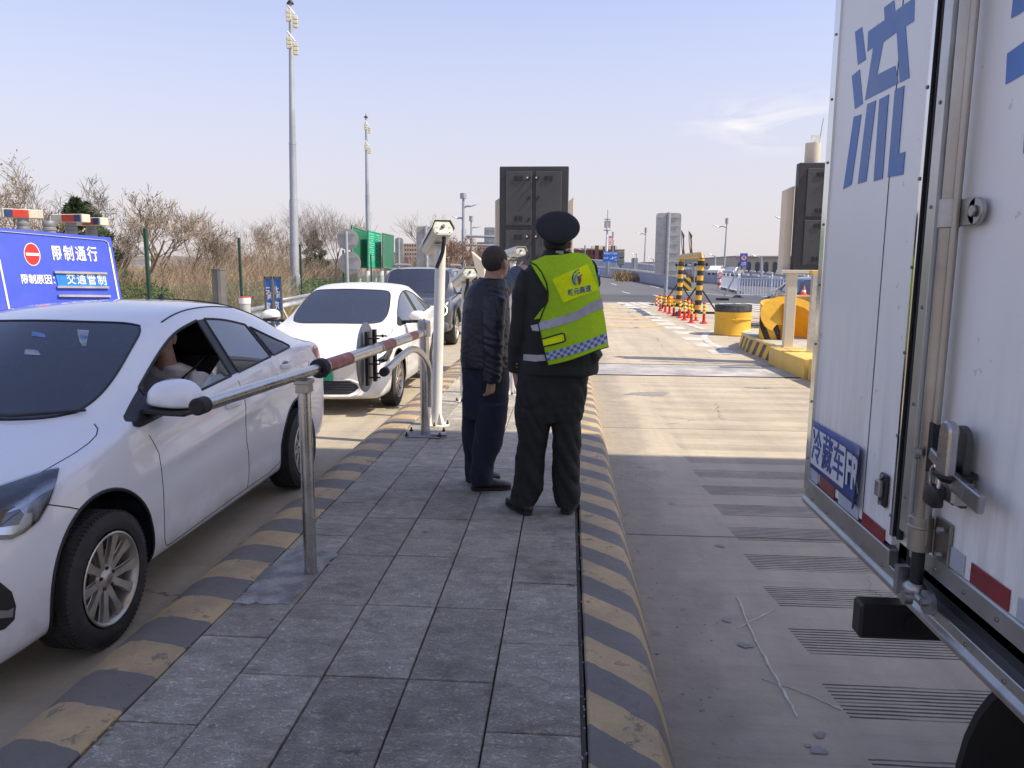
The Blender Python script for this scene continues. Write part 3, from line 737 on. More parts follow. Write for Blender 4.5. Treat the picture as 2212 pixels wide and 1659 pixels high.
# ================================================================== REFRIGERATED TRUCK
truck = thing('box_truck', 'white refrigerated box truck with blue characters close on the right', 'truck', (2.0, 0, 0))
TX = .95
def truck_paint(name, col):
    m, nt, p, out = base_mat(name)
    pos = coords(nt, True)
    mpn = nd(nt, 'ShaderNodeMapping'); mpn.inputs['Scale'].default_value = (1, 7, .9); nt.links.new(pos, mpn.inputs[0])
    sx = nd(nt, 'ShaderNodeSeparateXYZ'); nt.links.new(pos, sx.inputs[0])
    low = nd(nt, 'ShaderNodeMapRange'); low.inputs[1].default_value = 1.7; low.inputs[2].default_value = .9; nt.links.new(sx.outputs[2], low.inputs[0])
    s_ = noise_fac(nt, mpn.outputs[0], 2.2, 7, .68, .42, .75)
    g = noise_fac(nt, pos, 1.6, 6, .6, .35, .75)
    c = mix_col(nt, math_node(nt, 'MULTIPLY', g, .22), col, tuple(a*.78 for a in col))
    c = mix_col(nt, math_node(nt, 'MULTIPLY', math_node(nt, 'MULTIPLY', s_, low.outputs[0]), .5), c, (.24, .20, .16))
    sc = noise_fac(nt, pos, 26, 3, .5, .72, .75); c = mix_col(nt, math_node(nt, 'MULTIPLY', sc, .35), c, (.2, .2, .2))
    nt.links.new(c, p.inputs['Base Color']); setin(p, Roughness=.34)
    bn = nd(nt, 'ShaderNodeTexNoise'); setin(bn, Scale=1.4, Detail=2); nt.links.new(pos, bn.inputs['Vector'])
    bn2 = nd(nt, 'ShaderNodeTexNoise'); setin(bn2, Scale=130, Detail=2); nt.links.new(pos, bn2.inputs['Vector'])
    hh = math_node(nt, 'MULTIPLY_ADD', bn2.outputs['Fac'], .012, bn.outputs['Fac'])
    bp = nd(nt, 'ShaderNodeBump'); setin(bp, Strength=.5, Distance=.02); nt.links.new(hh, bp.inputs['Height']); nt.links.new(bp.outputs[0], p.inputs['Normal'])
    return m
tp = truck_paint('truck_white_panel', (.88, .87, .85))
blue_t = M('truck_blue_lettering', (.085, .20, .50), .45, 0, .15, 3, dirt=((.4, .45, .55), .25, 5), world=True)
alu = M('aluminium_trim', (.50, .50, .49), .33, .85, .1, 5, dirt=((.2, .17, .14), .4, 6), world=True)
polished = M('polished_strip', (.72, .72, .70), .07, 1., .05, 3)
blk = M('seal_black', (.012, .012, .013), .5)
TOPZ = 3.45
b = B(); b.box((2.03, 2.53, (TOPZ+.90)/2), (2.12, .80, TOPZ-.90)); b.build('front_section', tp, truck)
b = B(); b.box((2.03, -.92, (TOPZ+.90)/2), (2.12, 6.04, TOPZ-.90)); b.build('box_body', tp, truck)
b = B(); b.box((TX+.05, 2.545, 2.2), (.016, .76, 2.58)); pan = b
b = B(); b.box((TX+.012, 2.545, (.93+TOPZ)/2), (.036, .735, TOPZ-.93)); fp = b.build('front_panel', tp, truck, bevel=.002)
# hairline seam between its two skins
b = B(); b.box((TX-.0065, 2.392, (.93+TOPZ)/2), (.002, .0035, TOPZ-.93)); b.build('skin_seam', blk, fp)
# door leaf: panel behind the gap
b = B(); b.box((TX+.012, .55, (1.0+TOPZ)/2), (.036, 3.0, TOPZ-1.0)); door = b.build('side_door', tp, truck, bevel=.002)
b = B(); b.box((TX+.055, 2.13, (.95+TOPZ)/2), (.03, .14, TOPZ-.9)); b.build('door_gap', blk, truck)
b = B(); b.box((TX-.004, 2.172, (.96+TOPZ)/2), (.016, .016, TOPZ-.96)); b.build('polished_edge', polished, truck, bevel=.002)
b = B(); b.tube([(TX+.005, 2.148, .96), (TX+.005, 2.148, TOPZ)], .010, 8); b.build('rubber_seal', black_rubber, truck, smooth=60)
b = B(); b.box((TX-.003, 2.093, (1.0+TOPZ)/2), (.02, .050, TOPZ-1.0)); b.build('door_edge_strip', alu, door, bevel=.002)
b = B(); b.box((TX-.012, 2.062, (1.0+TOPZ)/2), (.014, .008, TOPZ-1.0)); b.build('door_edge_bead', alu, door, bevel=.001)
# corner trim
b = B(); b.box((TX-.002, 2.93, (.87+TOPZ)/2), (.03, .05, TOPZ-.87)); b.box((TX+.03, 2.952, (.87+TOPZ)/2), (.09, .012, TOPZ-.87)); b.build('corner_trim', polished, truck, bevel=.003)
# bottom rail: folded aluminium
b = B(); b.prism([(TX-.012, .875), (TX+.06, .875), (TX+.06, .815), (TX-.018, .815), (TX-.024, .835), (TX-.012, .845)], 5.9, Matrix.Translation((0, -2.95, 0))); b.build('bottom_rail', alu, truck, bevel=.002)
b = B(); b.box((TX+.0, 2.56, .895), (.03, .79, .05)); b.build('lower_sill', alu, truck, bevel=.003)
b = B(); b.box((TX+.045, -.42, .905), (.05, 5.2, .07)); b.build('sill_shadow_gap', blk, truck)
b = B(); b.prism([(TX-.012, .945), (TX+.03, .945), (TX+.03, 1.0), (TX-.012, 1.0)], 4.6, Matrix.Translation((0, -2.55, 0))); b.build('door_bottom_strip', alu, door, bevel=.004)
# rivets
rv = M('rivet', (.25, .25, .25), .4, .8)
rivet_meshes = []
def rivet(p, r=.0055, par=None, axis=(-1, 0, 0)):
    b = B(); p = Vector(p); a = Vector(axis); b.cyl(p, p+a*.003, r, r*.8, seg=8); return b.build('rivet', rv, par or truck)
for k in range(11): rivet((TX-.013, 2.176, 1.02+.235*k), .0055)
for k in range(9): rivet((TX-.013, 2.095, 1.10+.26*k), .0055)
for k in range(12): rivet((TX-.018, 2.925, 1.0+.22*k), .005)
for k in range(13): rivet((TX-.013, 2.85-.16*k, .857), .006)
for k in range(9): rivet((TX-.013, 1.90-.14*k, .972), .006)
# the big blue character painted on the side (a stencil: separate strokes)
def ypt(u, v): p = at_side(u, v, TX-.008); return (p.y, p.z)
def src(x, y): return ((3400+x/2.0733)*.54004, (y/2.0733)*.54004)
strokes = [[(38, 265), (97, 222), (130, 495), (62, 540)], [(12, 630), (78, 575), (104, 860), (38, 905)],
    [(148, 262), (285, 165), (280, 62), (362, 0), (372, 95), (440, 42), (532, -20), (527, 175), (388, 265), (272, 350), (222, 620), (372, 545), (398, 690), (122, 832), (190, 390), (142, 428)],
    [(385, 262), (458, 222), (490, 645), (410, 685)],
    [(30, 968), (92, 948), (10, 1530), (-58, 1570)], [(142, 862), (213, 832), (132, 1505), (63, 1525)], [(243, 825), (319, 783), (268, 1482), (195, 1503)],
    [(372, 745), (448, 710), (402, 1275), (455, 1258), (438, 1447), (312, 1470)]]
for i, st in enumerate(strokes):
    b = B(); P = [ypt(*src(*p)) for p in st]
    b.add([(TX-.0072-.0002*i, y, z) for y, z in P]+[(TX-.0056, y, z) for y, z in P], [tuple(range(len(P)))]+[(j, (j+1) % len(P), (j+1) % len(P)+len(P), j+len(P)) for j in range(len(P))])
    b.build('painted_stroke', blue_t, fp)
strokes2 = [[(1350, -30), (1600, -160), (1600, 0), (1330, 155)], [(1298, 445), (1600, 230), (1600, 520), (1285, 703)], [(1440, 1100), (1560, 1040), (1500, 1250), (1430, 1275)]]
for st in strokes2:
    b = B(); P = [ypt(*src(*p)) for p in st]
    b.add([(TX-.0072, y, z) for y, z in P], [tuple(range(len(P)))]); b.build('painted_stroke', blue_t, door)
# blue plate: frozen-goods sign, lower corner curling off
plate_blue = M('plate_blue', (.022, .055, .26), .35, 0, .1, 4)
y0, y1, z0, z1 = 2.925, 2.40, .972, 1.148
b = B(); nx = 20; vs = []
for i in range(nx+1):
    t = i/nx; y = y0+(y1-y0)*t; curl = max(0, t-.88)**2*1.6
    for k in range(7):
        s_ = k/6; z = z0+(z1-z0)*s_+(.012*t if s_ > .5 else -.008*t)
        vs.append((TX-.012-curl*(1.1-s_*.5)-.002, y, z))
b.add(vs, [(i*7+k, i*7+k+1, (i+1)*7+k+1, (i+1)*7+k) for i in range(nx) for k in range(6)])
me_pl = b.build('blue_plate', plate_blue, truck, smooth=80)
me_pl.modifiers.new('thickness', 'SOLIDIFY').thickness = .002
def plate_x(y): t = (y-y0)/(y1-y0); return TX-.0165-max(0, t-.88)**2*1.6
wh = M('plate_white', (.62, .64, .68), .4, 0, .06, 4)
b = B(); r_ = []; n = 14
for i in range(n+1):
    y = 2.895+(2.545-2.895)*i/n
    r_.append((plate_x(y), y, .990)); r_.append((plate_x(y), y, 1.130))
b.add(r_, [(2*i, 2*i+1, 2*i+3, 2*i+2) for i in range(n)]); b.build('white_field', wh, me_pl)
for ch, yc in (('冷', 2.832), ('藏', 2.716), ('车', 2.605)):
    text_part('lettering', ch, .135, plane_basis((plate_x(yc)-.001, yc, 1.056), (0, -1, 0), (0, 0, 1)), plate_blue, me_pl, bold=.0012, xs=.80)
for ch, yc in (('F', 2.505), ('R', 2.445)):
    text_part('lettering', ch, .15, plane_basis((plate_x(yc)-.002, yc, 1.062), (0, -1, .02), (0, 0, 1)), wh, me_pl, bold=.004, xs=.7)
# red and white reflectors
refl_red = M('reflector_red', (.22, .012, .02), .3, 0, .15, 10, coat=.5)
refl_w = M('reflector_white', (.42, .46, .52), .3, 0, .08, 10)
for (ya, yb, za, zb2, mm, nm) in ((2.80, 2.64, .922, .968, refl_red, 'red_reflector'), (2.385, 2.215, .918, .962, refl_red, 'red_reflector'), (2.60, 2.42, .922, .968, refl_w, 'white_reflector'), (2.922, 2.82, .922, .968, refl_w, 'white_reflector'),
    (1.905, 1.775, 1.004, 1.055, refl_w, 'white_reflector'), (1.745, 1.59, 1.004, 1.052, refl_red, 'red_reflector'), (1.56, 1.40, 1.004, 1.052, refl_w, 'white_reflector'), (1.3, 1.15, 1.004, 1.052, refl_red, 'red_reflector')):
    b = B(); b.box((TX-.0085, (ya+yb)/2, (za+zb2)/2), (.004, ya-yb, zb2-za)); b.build(nm, mm, truck, bevel=.001)
# small latch plate on the fixed panel
lt = B(); lt.box((TX-.014, 2.235, 1.078), (.012, .052, .10)); latch = lt.build('latch_plate', dark_metal, truck, bevel=.006)
b = B(); b.box((TX-.026, 2.24, 1.082), (.014, .034, .05)); b.build('latch_cup', cast, latch, bevel=.003)
for dz in (-.038, .04):
    b = B(); b.cyl((TX-.020, 2.236, 1.078+dz), (TX-.026, 2.236, 1.078+dz), .008, seg=8); b.build('screw', cast, latch)
# lock rod
rodm = M('lock_rod_steel', (.40, .37, .33), .38, .9, .3, 4, dirt=((.30, .22, .14), .4, 8), world=True)
RX, RY = TX-.042, 1.93
b = B(); b.cyl((RX, RY, 1.02), (RX, RY, TOPZ), .020, seg=20); b.cyl((RX+.004, RY-.02, 1.03), (RX+.004, RY-.02, TOPZ), .010, seg=10); rod = b.build('lock_rod', rodm, truck, smooth=45)
b = B(); b.cyl((RX, RY, .92), (RX, RY, 1.05), .016, seg=18); b.build('rod_tip', dark_metal, rod, smooth=45)
for zc in (1.852, 2.75):
    b = B(); b.cyl((RX, RY, zc-.034), (RX, RY, zc+.034), .0245, seg=20); b.box((RX+.018, RY-.05, zc), (.012, .075, .062)); b.cyl((RX+.012, RY-.088, zc), (RX+.024, RY-.088, zc), .031, seg=18); b.cyl((RX+.004, RY-.088, zc), (RX+.012, RY-.088, zc), .014, seg=8)
    b.build('rod_bracket', cast, rod, smooth=35, bevel=.0015)
b = B(); b.cyl((RX, RY, 1.01), (RX, RY, 1.10), .029, seg=22); b.cyl((RX, RY, 1.07), (RX, RY, 1.077), .031, seg=22); b.box((RX+.030, RY-.055, 1.055), (.010, .075, .105)); b.build('lower_guide', rodm, rod, smooth=35, bevel=.002)
for dz in (-.03, .033):
    b = B(); b.cyl((RX+.018, RY-.072, 1.055+dz), (RX+.006, RY-.072, 1.055+dz), .008, seg=6); b.build('bolt', cast, rod)
b = B(); b.ball((RX-.002, RY+.002, .905), (.028, .028, .022), 16, 8); b.cyl((RX-.004, RY+.05, .893), (RX-.004, RY-.055, .893), .012, seg=12); b.box((RX-.012, RY+.055, .908), (.03, .022, .075)); b.cyl((RX-.016, RY-.012, .885), (RX-.036, RY-.012, .885), .018, seg=14); b.cyl((RX+.016, RY-.055, .893), (RX+.0, RY-.055, .893), .03, seg=18); b.cyl((RX+.0, RY-.055, .893), (RX-.012, RY-.055, .893), .011, seg=6)
b.build('rod_cam_lock', cast, rod, smooth=35)
# lock handle with hasp and padlock
b = B(); b.prism([(-.04, -.055), (-.005, -.07), (.03, -.045), (.03, .04), (.005, .07), (-.03, .06)], .022, Matrix.Translation((RX-.008, RY+.0, 1.285)) @ rotz(pi/2) @ Matrix.Translation((0, -.02, 0))); b.build('hub_plate', dark_metal, rod, bevel=.003)
b = B(); b.cyl((RX-.03, RY-.02, 1.268), (RX-.045, RY-.02, 1.268), .014, seg=14); b.build('pivot_bolt', cast, rod, smooth=35)
hp = [Vector((RX-.012, RY-.045, 1.275)), Vector((RX-.016, RY-.10, 1.262)), Vector((RX-.02, RY-.16, 1.242)), Vector((RX-.022, RY-.24, 1.232)), Vector((RX-.026, RY-.31, 1.226))]
hm = M('handle_steel', (.42, .41, .42), .25, .95, .1, 8)
b = B()
for i in range(4):
    b.bar(hp[i]-(hp[i+1]-hp[i])*.04, hp[i+1], .012 if i < 1 else .016, .042 if i else .03, roll=0)
b.build('handle_bar', hm, rod, bevel=.003)
b = B(); b.prism([(-.034, -.05)]+[(.034*cos(a), .055+.034*sin(a)) for a in [pi-pi*k/10 for k in range(0, 11)]]+[(.034, -.05), (.034, -.1), (-.034, -.1)], .018, Matrix.Translation((TX-.024, 1.79, 1.275)) @ rotz(pi/2)); b.build('hasp_plate', M('hasp_dark', (.10, .10, .105), .35, .9), door, bevel=.003, smooth=35)
b = B(); b.prism([(-.026, -.055)]+[(.026*cos(a), .048+.026*sin(a)) for a in [pi-pi*k/10 for k in range(0, 11)]]+[(.03, -.055)], .024, Matrix.Translation((TX-.064, 1.765, 1.305)) @ rotz(pi/2)); b.build('hasp_hook', hm, door, bevel=.005, smooth=35)
b = B(); b.box((TX-.045, 1.775, 1.216), (.05, .075, .06)); b.build('hasp_box', hm, door, bevel=.006)
b = B(); b.cyl((TX-.052, 1.775, 1.248), (TX-.052, 1.775, 1.256), .048, seg=20); b.cyl((TX-.052, 1.775, 1.248), (TX-.052, 1.775, 1.235), .044, .03, seg=20); b.build('hasp_ring', dark_metal, door, smooth=35)
PY, PZ = 1.80, 1.205
padl = thing('padlock', 'small black padlock with a chrome shackle hanging on the truck handle', 'padlock', (TX-.07, PY, 1.15))
b = B(); b.box((TX-.082, PY, PZ-.012), (.028, .056, .05)); b.build('lock_body', M('padlock_body', (.018, .017, .02), .35), padl, bevel=.007, bseg=2, smooth=40)
b = B(); b.tube([(TX-.082, PY+.020, PZ+.01)]+[(TX-.082, PY+.020*cos(a), PZ+.032+.026*sin(a)) for a in [pi*k/10 for k in range(11)]]+[(TX-.082, PY-.020, PZ+.01)], .005, 10); b.build('shackle', polished, padl, smooth=50)
# under-floor parts
LBX = at_depth(1857, 1340, 2.33).x; LBZ = at_depth(1857, 1342, 2.33).z
b = B(); b.box((LBX+.45, 2.36, LBZ), (.90, .07, .115)); lamp_bar = b.build('lamp_bar', M('lamp_bar_black', (.02, .02, .022), .45), truck, bevel=.008)
for k in range(4):
    b = B(); b.cyl((LBX+.17+.13*k, 2.324, LBZ), (LBX+.17+.13*k, 2.318, LBZ), .036, seg=20); b.build('lamp_socket', blk, lamp_bar)
b = B(); b.box((TX+.16, 2.62, .76), (.10, .12, .13)); b.build('chassis_bracket', blk, truck, bevel=.004)
b = B(); b.box((TX+1.0, -.5, .74), (1.0, 6.2, .14)); b.build('chassis_beam', blk, truck)
b = B(); b.box((TX+.45, 2.36, .70), (.08, .06, .14)); b.build('bar_hanger', blk, truck)
# rear wheel under a plastic mudguard
WY = 1.27; WZ = .385
b = B(); n = 22; R1, R2 = .565, .58; vs = []
for i in range(n+1):
    a = radians(-8+196*i/n); 
    for r, x in ((R1, TX+.06), (R2, TX+.055), (R2, TX+.62), (R1, TX+.62)): vs.append((x, WY+r*cos(a), WZ+r*sin(a)))
b.add(vs, [(i*4+k, i*4+(k+1) % 4, (i+1)*4+(k+1) % 4, (i+1)*4+k) for i in range(n) for k in range(4)])
b.build('mudguard', M('mudguard_plastic', (.022, .022, .024), .5, 0, .2, 3), truck, smooth=40)
T = Matrix.Translation((TX+.10, WY, WZ)) @ Matrix.Rotation(pi/2, 4, 'Y')
b = B(); b.lathe([(.24, .0), (.25, -.012), (.34, -.02), (.375, .0), (.385, .02), (.385, .20), (.375, .22), (.25, .22)], T, 48); tyre = b.build('tyre', black_rubber, truck, smooth=40)
b = B(); b.lathe([(.001, .05), (.10, .05), (.12, .02), (.15, .06), (.22, .05), (.245, .0)], T, 32); b.build('rim', galv, tyre, smooth=40)
# ================================================================== CARS
def car_paint(name, col, coat=1., rough=.35, metal=0., dust=.25):
    m, nt, p, out = base_mat(name)
    pos = coords(nt)
    sx = nd(nt, 'ShaderNodeSeparateXYZ'); nt.links.new(pos, sx.inputs[0])
    low = nd(nt, 'ShaderNodeMapRange'); low.inputs[1].default_value = .55; low.inputs[2].default_value = .15; nt.links.new(sx.outputs[2], low.inputs[0])
    g = noise_fac(nt, pos, 6, 7, .65, .35, .7)
    f = math_node(nt, 'MULTIPLY', math_node(nt, 'MULTIPLY', g, low.outputs[0]), dust*2)
    c = mix_col(nt, f, col, (.22, .18, .14))
    c = mix_col(nt, math_node(nt, 'MULTIPLY', noise_fac(nt, pos, 2.2, 5, .6, .4, .7), .05), c, (.3, .28, .26))
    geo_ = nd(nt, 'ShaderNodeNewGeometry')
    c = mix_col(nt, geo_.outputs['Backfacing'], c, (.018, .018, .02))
    nt.links.new(c, p.inputs['Base Color'])
    cw = math_node(nt, 'SUBTRACT', 1, geo_.outputs['Backfacing'])
    nt.links.new(math_node(nt, 'MULTIPLY', cw, coat), p.inputs['Coat Weight'])
    setin(p, Roughness=rough, Metallic=metal); p.inputs['Coat Roughness'].default_value = .015
    return m
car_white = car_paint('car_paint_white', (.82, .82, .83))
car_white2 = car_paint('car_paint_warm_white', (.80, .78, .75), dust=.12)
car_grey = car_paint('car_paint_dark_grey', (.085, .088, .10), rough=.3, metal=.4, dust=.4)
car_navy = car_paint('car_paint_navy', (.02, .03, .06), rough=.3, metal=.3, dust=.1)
ws_glass = glass_mat('windscreen_glass', (.50, .53, .57), .03, veil=((.08, .095, .145), .40))
side_glass = glass_mat('tinted_side_glass', (.30, .32, .33), .16, veil=((.10, .12, .16), .45))
clear_glass = glass_mat('clear_side_glass', (.72, .80, .78), .05, veil=((.35, .42, .40), .25))
trim_blk = M('black_trim', (.018, .018, .02), .42)
well = M('wheel_well', (.012, .012, .012), .9)
gapm = M('panel_gap', (.012, .012, .013), .8)
lens = glass_mat('lamp_lens', (.80, .82, .86), .06)
lamp_dark = M('lamp_bezel', (.03, .03, .034), .25)
lamp_chrome = M('lamp_chrome', (.75, .76, .8), .12, 1.)
rim_m = M('alloy_rim', (.58, .54, .48), .36, .7, .15, 12, dirt=((.26, .20, .14), .45, 9))
tyre_m = M('tyre_rubber', (.030, .028, .027), .78, 0, .25, 14, dirt=((.10, .085, .07), .45, 6), bump=.001, bscale=90)
tail_red = M('tail_lamp_red', (.55, .03, .02), .15, 0, .1, 10, coat=1)
interior = M('cabin_dark', (.03, .03, .033), .8)
seat_m = M('seat_fabric', (.045, .043, .045), .9)
green_plate = M('plate_green', (.02, .36, .20), .35)
rubber_seal = M('window_seal', (.014, .014, .015), .5)

def make_wheel(parent, cx, cy, cz, R, W, side, spokes=5, detail=True):
    """wheel with tread blocks, double spokes and hub; outer face towards side (+1/-1) in X"""
    T = Matrix.Translation((cx, cy, cz)) @ Matrix.Rotation(pi/2*side, 4, 'Y')
    w = thing_part('wheel', parent, (cx, cy, cz))
    rr = R*.685
    b = B()
    b.lathe([(rr, -.02), (rr+.012, 0.), (rr+.035, .006), (R*.86, .004), (R*.965, -.012), (R*.988, -.028)], T, 72)
    b.lathe([(R*.988, -.028), (R*.99, -W+.028), (R*.96, -W+.01), (rr, -W)], T, 72)
    if detail:
        n = 84
        for i in range(n):
            a = 2*pi*i/n
            Tb = T @ rotz(a)
            b.box((R*.975, 0, -.024), (R*.045, 2*pi*R/n*.6, .024), mat=Tb)
            b.box((R*.988, 0, -.075), (.008, 2*pi*R/n*.62, .035), mat=Tb @ rotz(.02))
            b.box((R*.988, 0, -.13), (.008, 2*pi*R/n*.62, .035), mat=Tb)
            b.box((R*.988, 0, -W+.03), (.008, 2*pi*R/n*.62, .03), mat=Tb)
    b.build('tyre', tyre_m, w, smooth=35, recalc=True)
    # rim: barrel, lip, spokes
    b = B()
    b.lathe([(rr+.001, 0.), (rr-.006, .004), (rr-.014, -.004), (rr-.022, -.03), (rr-.03, -W+.02), (rr, -W+.01)], T, 60)
    hz = -.028
    b.lathe([(.001, hz+.010), (.026, hz+.010), (.029, hz+.004), (.060, hz-.002), (.068, hz-.012), (.062, hz-.05), (.001, hz-.05)], T, 36)
    for i in range(spokes):
        for s_ in (-1, 1):
            a = 2*pi*i/spokes + s_*.20
            a2 = 2*pi*i/spokes + s_*.30
            Tm = T
            p0 = Vector((.050*cos(a), .050*sin(a), hz)); p1 = Vector(((rr-.012)*cos(a2), (rr-.012)*sin(a2), -.010))
            d = (p1-p0).normalized(); sd = Vector((-d.y, d.x, 0)).normalized()
            w0, w1, th = .017, .026, .022
            pts = [p0-sd*w0, p0+sd*w0*.8, p1+sd*w1*.85, p1-sd*w1]
            mid = [p0.lerp(p1, .5)+sd*.014, p0.lerp(p1, .5)-sd*.014]
            poly = [pts[0], pts[1], mid[0], pts[2], pts[3], mid[1]]
            vs = [tuple(q) for q in poly]+[(q.x, q.y, q.z-th) for q in poly]
            b.add(vs, [tuple(range(6)), tuple(range(6, 12))[::-1]]+[(k, (k+1) % 6, (k+1) % 6+6, k+6) for k in range(6)], 0, Tm)
    b.build('rim', rim_m, w, smooth=30, bevel=.002)
    if detail:
        b = B()
        for i in range(5):
            a = 2*pi*i/5+pi/5; b.cyl(T @ Vector((.048*cos(a), .048*sin(a), hz+.0)), T @ Vector((.048*cos(a), .048*sin(a), hz+.007)), .0085, seg=8)
        b.build('wheel_nuts', lamp_dark, w)
        b = B(); b.lathe([(.001, hz+.0125), (.020, hz+.0125), (.024, hz+.010)], T, 24); b.build('hub_cap', M('hub_cap_grey', (.33, .31, .28), .35, .8), w, smooth=40)
    b = B(); b.lathe([(.001, -.075), (.13, -.075), (.14, -.06), (.14, -.09)], T, 32); b.build('brake_disc', M('brake_disc', (.16, .13, .11), .5, .8), w, smooth=40)
    return w
def thing_part(name, parent, loc):
    o = bpy.data.objects.new(name, None); o.empty_display_size = .05; COL.objects.link(o); o.parent = parent; o.location = (0, 0, 0)
    return o
def smoothstep(a, b, x):
    t = max(0, min(1, (x-a)/(b-a))); return t*t*(3-2*t)
def loose_pieces(me, loops, name, parent, M_):
    """one mesh per connected piece, with the boundary edges that belong to it"""
    if name == 'body': return [(me, loops)]
    bm = bmesh.new(); bm.from_mesh(me); bm.verts.ensure_lookup_table()
    comp = {}; n = 0
    for v in bm.verts:
        if v.index in comp: continue
        st = [v]; comp[v.index] = n
        while st:
            q = st.pop()
            for e in q.link_edges:
                w = e.other_vert(q)
                if w.index not in comp: comp[w.index] = n; st.append(w)
        n += 1
    cnt = [0]*n
    for f in bm.faces: cnt[comp[f.verts[0].index]] += 1
    bm.free(); out = []
    off = wloc(parent); inv = (Matrix.Translation(-off) @ M_)
    for c in range(n):
        if cnt[c] < 6: continue
        b2 = bmesh.new(); b2.from_mesh(me); b2.verts.ensure_lookup_table()
        bmesh.ops.delete(b2, geom=[v for v in b2.verts if comp[v.index] != c], context='VERTS')
        keys = {tuple(round(x, 3) for x in v.co) for v in b2.verts}
        m2 = bpy.data.meshes.new(name); b2.to_mesh(m2); b2.free()
        for mm in me.materials: m2.materials.append(mm)
        m2.polygons.foreach_set('use_smooth', [True]*len(m2.polygons)); m2.set_sharp_from_angle(angle=radians(38))
        lp = [l for l in loops if tuple(round(x, 3) for x in (inv @ l[0])) in keys]
        out.append((m2, lp))
    return out
class Car:
    """stations: list of dicts along local y (nose at 0). Everything is built in world space from base point P (nose centre on the ground)."""
    def __init__(s, P, rz=0): s.P = Vector(P); s.M = Matrix.Translation(s.P) @ rotz(rz)
    def shell(s, st, matmap, mats, wheels, wellr, sub=2, x_wheel=.75, crease=False):
        n = 13; vs = []; fs = []; mi = []
        for k in st:
            for (x, z, dy) in k: vs.append((x, z, dy))
        # st rows are lists of 13 (x, y, z) half-section points
        V = []
        for row in st:
            for p in row: V.append(Vector(p))
            for p in row[-2:0:-1]: V.append(Vector((-p[0], p[1], p[2])))
        m = 2*n-2
        for i in range(len(st)-1):
            for j in range(m):
                j2 = (j+1) % m
                fs.append((i*m+j, i*m+j2, (i+1)*m+j2, (i+1)*m+j))
                jj = j if j < n-1 else m-1-j
                mi.append(matmap(i, jj, 1 if j < n-1 else -1))
        for base, i in ((0, 0), ((len(st)-1)*m, 1)):
            # end caps as strips of quads between the two halves
            for j in range(n-1):
                a, c = base+j, base+j+1
                a2 = base+((m-j) % m); c2 = base+m-(j+1)
                f = [a, c, c2, a2]
                f = list(dict.fromkeys(f))
                if len(f) > 2: fs.append(tuple(f)); mi.append(0)
        me = bpy.data.meshes.new('shell'); me.from_pydata([tuple(v) for v in V], [], fs)
        for mm in mats: me.materials.append(mm)
        me.polygons.foreach_set('material_index', mi)
        bm = bmesh.new(); bm.from_mesh(me); bmesh.ops.recalc_face_normals(bm, faces=bm.faces)
        # creases where the material changes keep window outlines crisp
        cl = bm.edges.layers.float.get('crease_edge') or bm.edges.layers.float.new('crease_edge')
        for e in bm.edges:
            lf = e.link_faces
            if len(lf) == 2 and lf[0].material_index != lf[1].material_index: e[cl] = .65
        bm.to_mesh(me); bm.free()
        o = bpy.data.objects.new('shell', me); COL.objects.link(o)
        sd = o.modifiers.new('s', 'SUBSURF'); sd.levels = sub; sd.render_levels = sub
        cut = []
        for (wy, wz) in wheels:
            c = B(); c.cyl((-1.3, wy, wz), (-x_wheel+.22, wy, wz), wellr, seg=48); c.cyl((x_wheel-.22, wy, wz), (1.3, wy, wz), wellr, seg=48)
            co = c.build('cut', well); cut.append(co)
            bo = o.modifiers.new('b', 'BOOLEAN'); bo.object = co; bo.operation = 'DIFFERENCE'; bo.solver = 'EXACT'
            try: bo.material_mode = 'TRANSFER'
            except Exception: pass
        dg = bpy.context.evaluated_depsgraph_get()
        res = bpy.data.meshes.new_from_object(o.evaluated_get(dg))
        names = [x.name for x in res.materials]
        for c in cut: bpy.data.objects.remove(c)
        bpy.data.objects.remove(o)
        if crease:
            for v in res.vertices:
                if abs(v.co.x) > .5 and 0.6 < v.co.z+.6 and v.co.z < .98 and .9 < v.co.y < 4.2:
                    k = smoothstep(.95, 1.7, v.co.y)*smoothstep(4.25, 3.6, v.co.y)
                    d = v.co.z-(.70+.075*(v.co.y-1.3)); f = max(0, 1-abs(d)/.10)**1.5*.016-.012*max(0, 1-abs(v.co.z-.42)/.16)
                    v.co.x += (1 if v.co.x > 0 else -1)*f*k
        s.full = res
        bm = bmesh.new(); bm.from_mesh(res); s.bvh = BVHTree.FromBMesh(bm); bm.free()
        return res
    def split(s, idx_sets, parent):
        """take faces by material index out of the full shell; returns objects"""
        out = []
        for name, idxs, xsign, mats in idx_sets:
            bm = bmesh.new(); bm.from_mesh(s.full)
            def keep(f):
                if f.material_index not in idxs: return False
                if xsign and f.calc_center_median().x*xsign < 0: return False
                return True
            bmesh.ops.delete(bm, geom=[f for f in bm.faces if not keep(f)], context='FACES')
            me = bpy.data.meshes.new(name); bm.to_mesh(me); 
            loops = [[v.co.copy() for v in e.verts] for e in bm.edges if len(e.link_faces) == 1]
            bm.free()
            me.transform(Matrix.Translation(-wloc(parent)) @ s.M)
            if mats is not None:
                me.materials.clear()
                for mm in mats: me.materials.append(mm)
                me.polygons.foreach_set('material_index', [0]*len(me.polygons))
            me.polygons.foreach_set('use_smooth', [True]*len(me.polygons))
            me.set_sharp_from_angle(angle=radians(38))
            for me2, lps in loose_pieces(me, loops, name, parent, s.M):
                o = bpy.data.objects.new(name, me2); COL.objects.link(o); o.parent = parent
                out.append((o, lps))
        return out
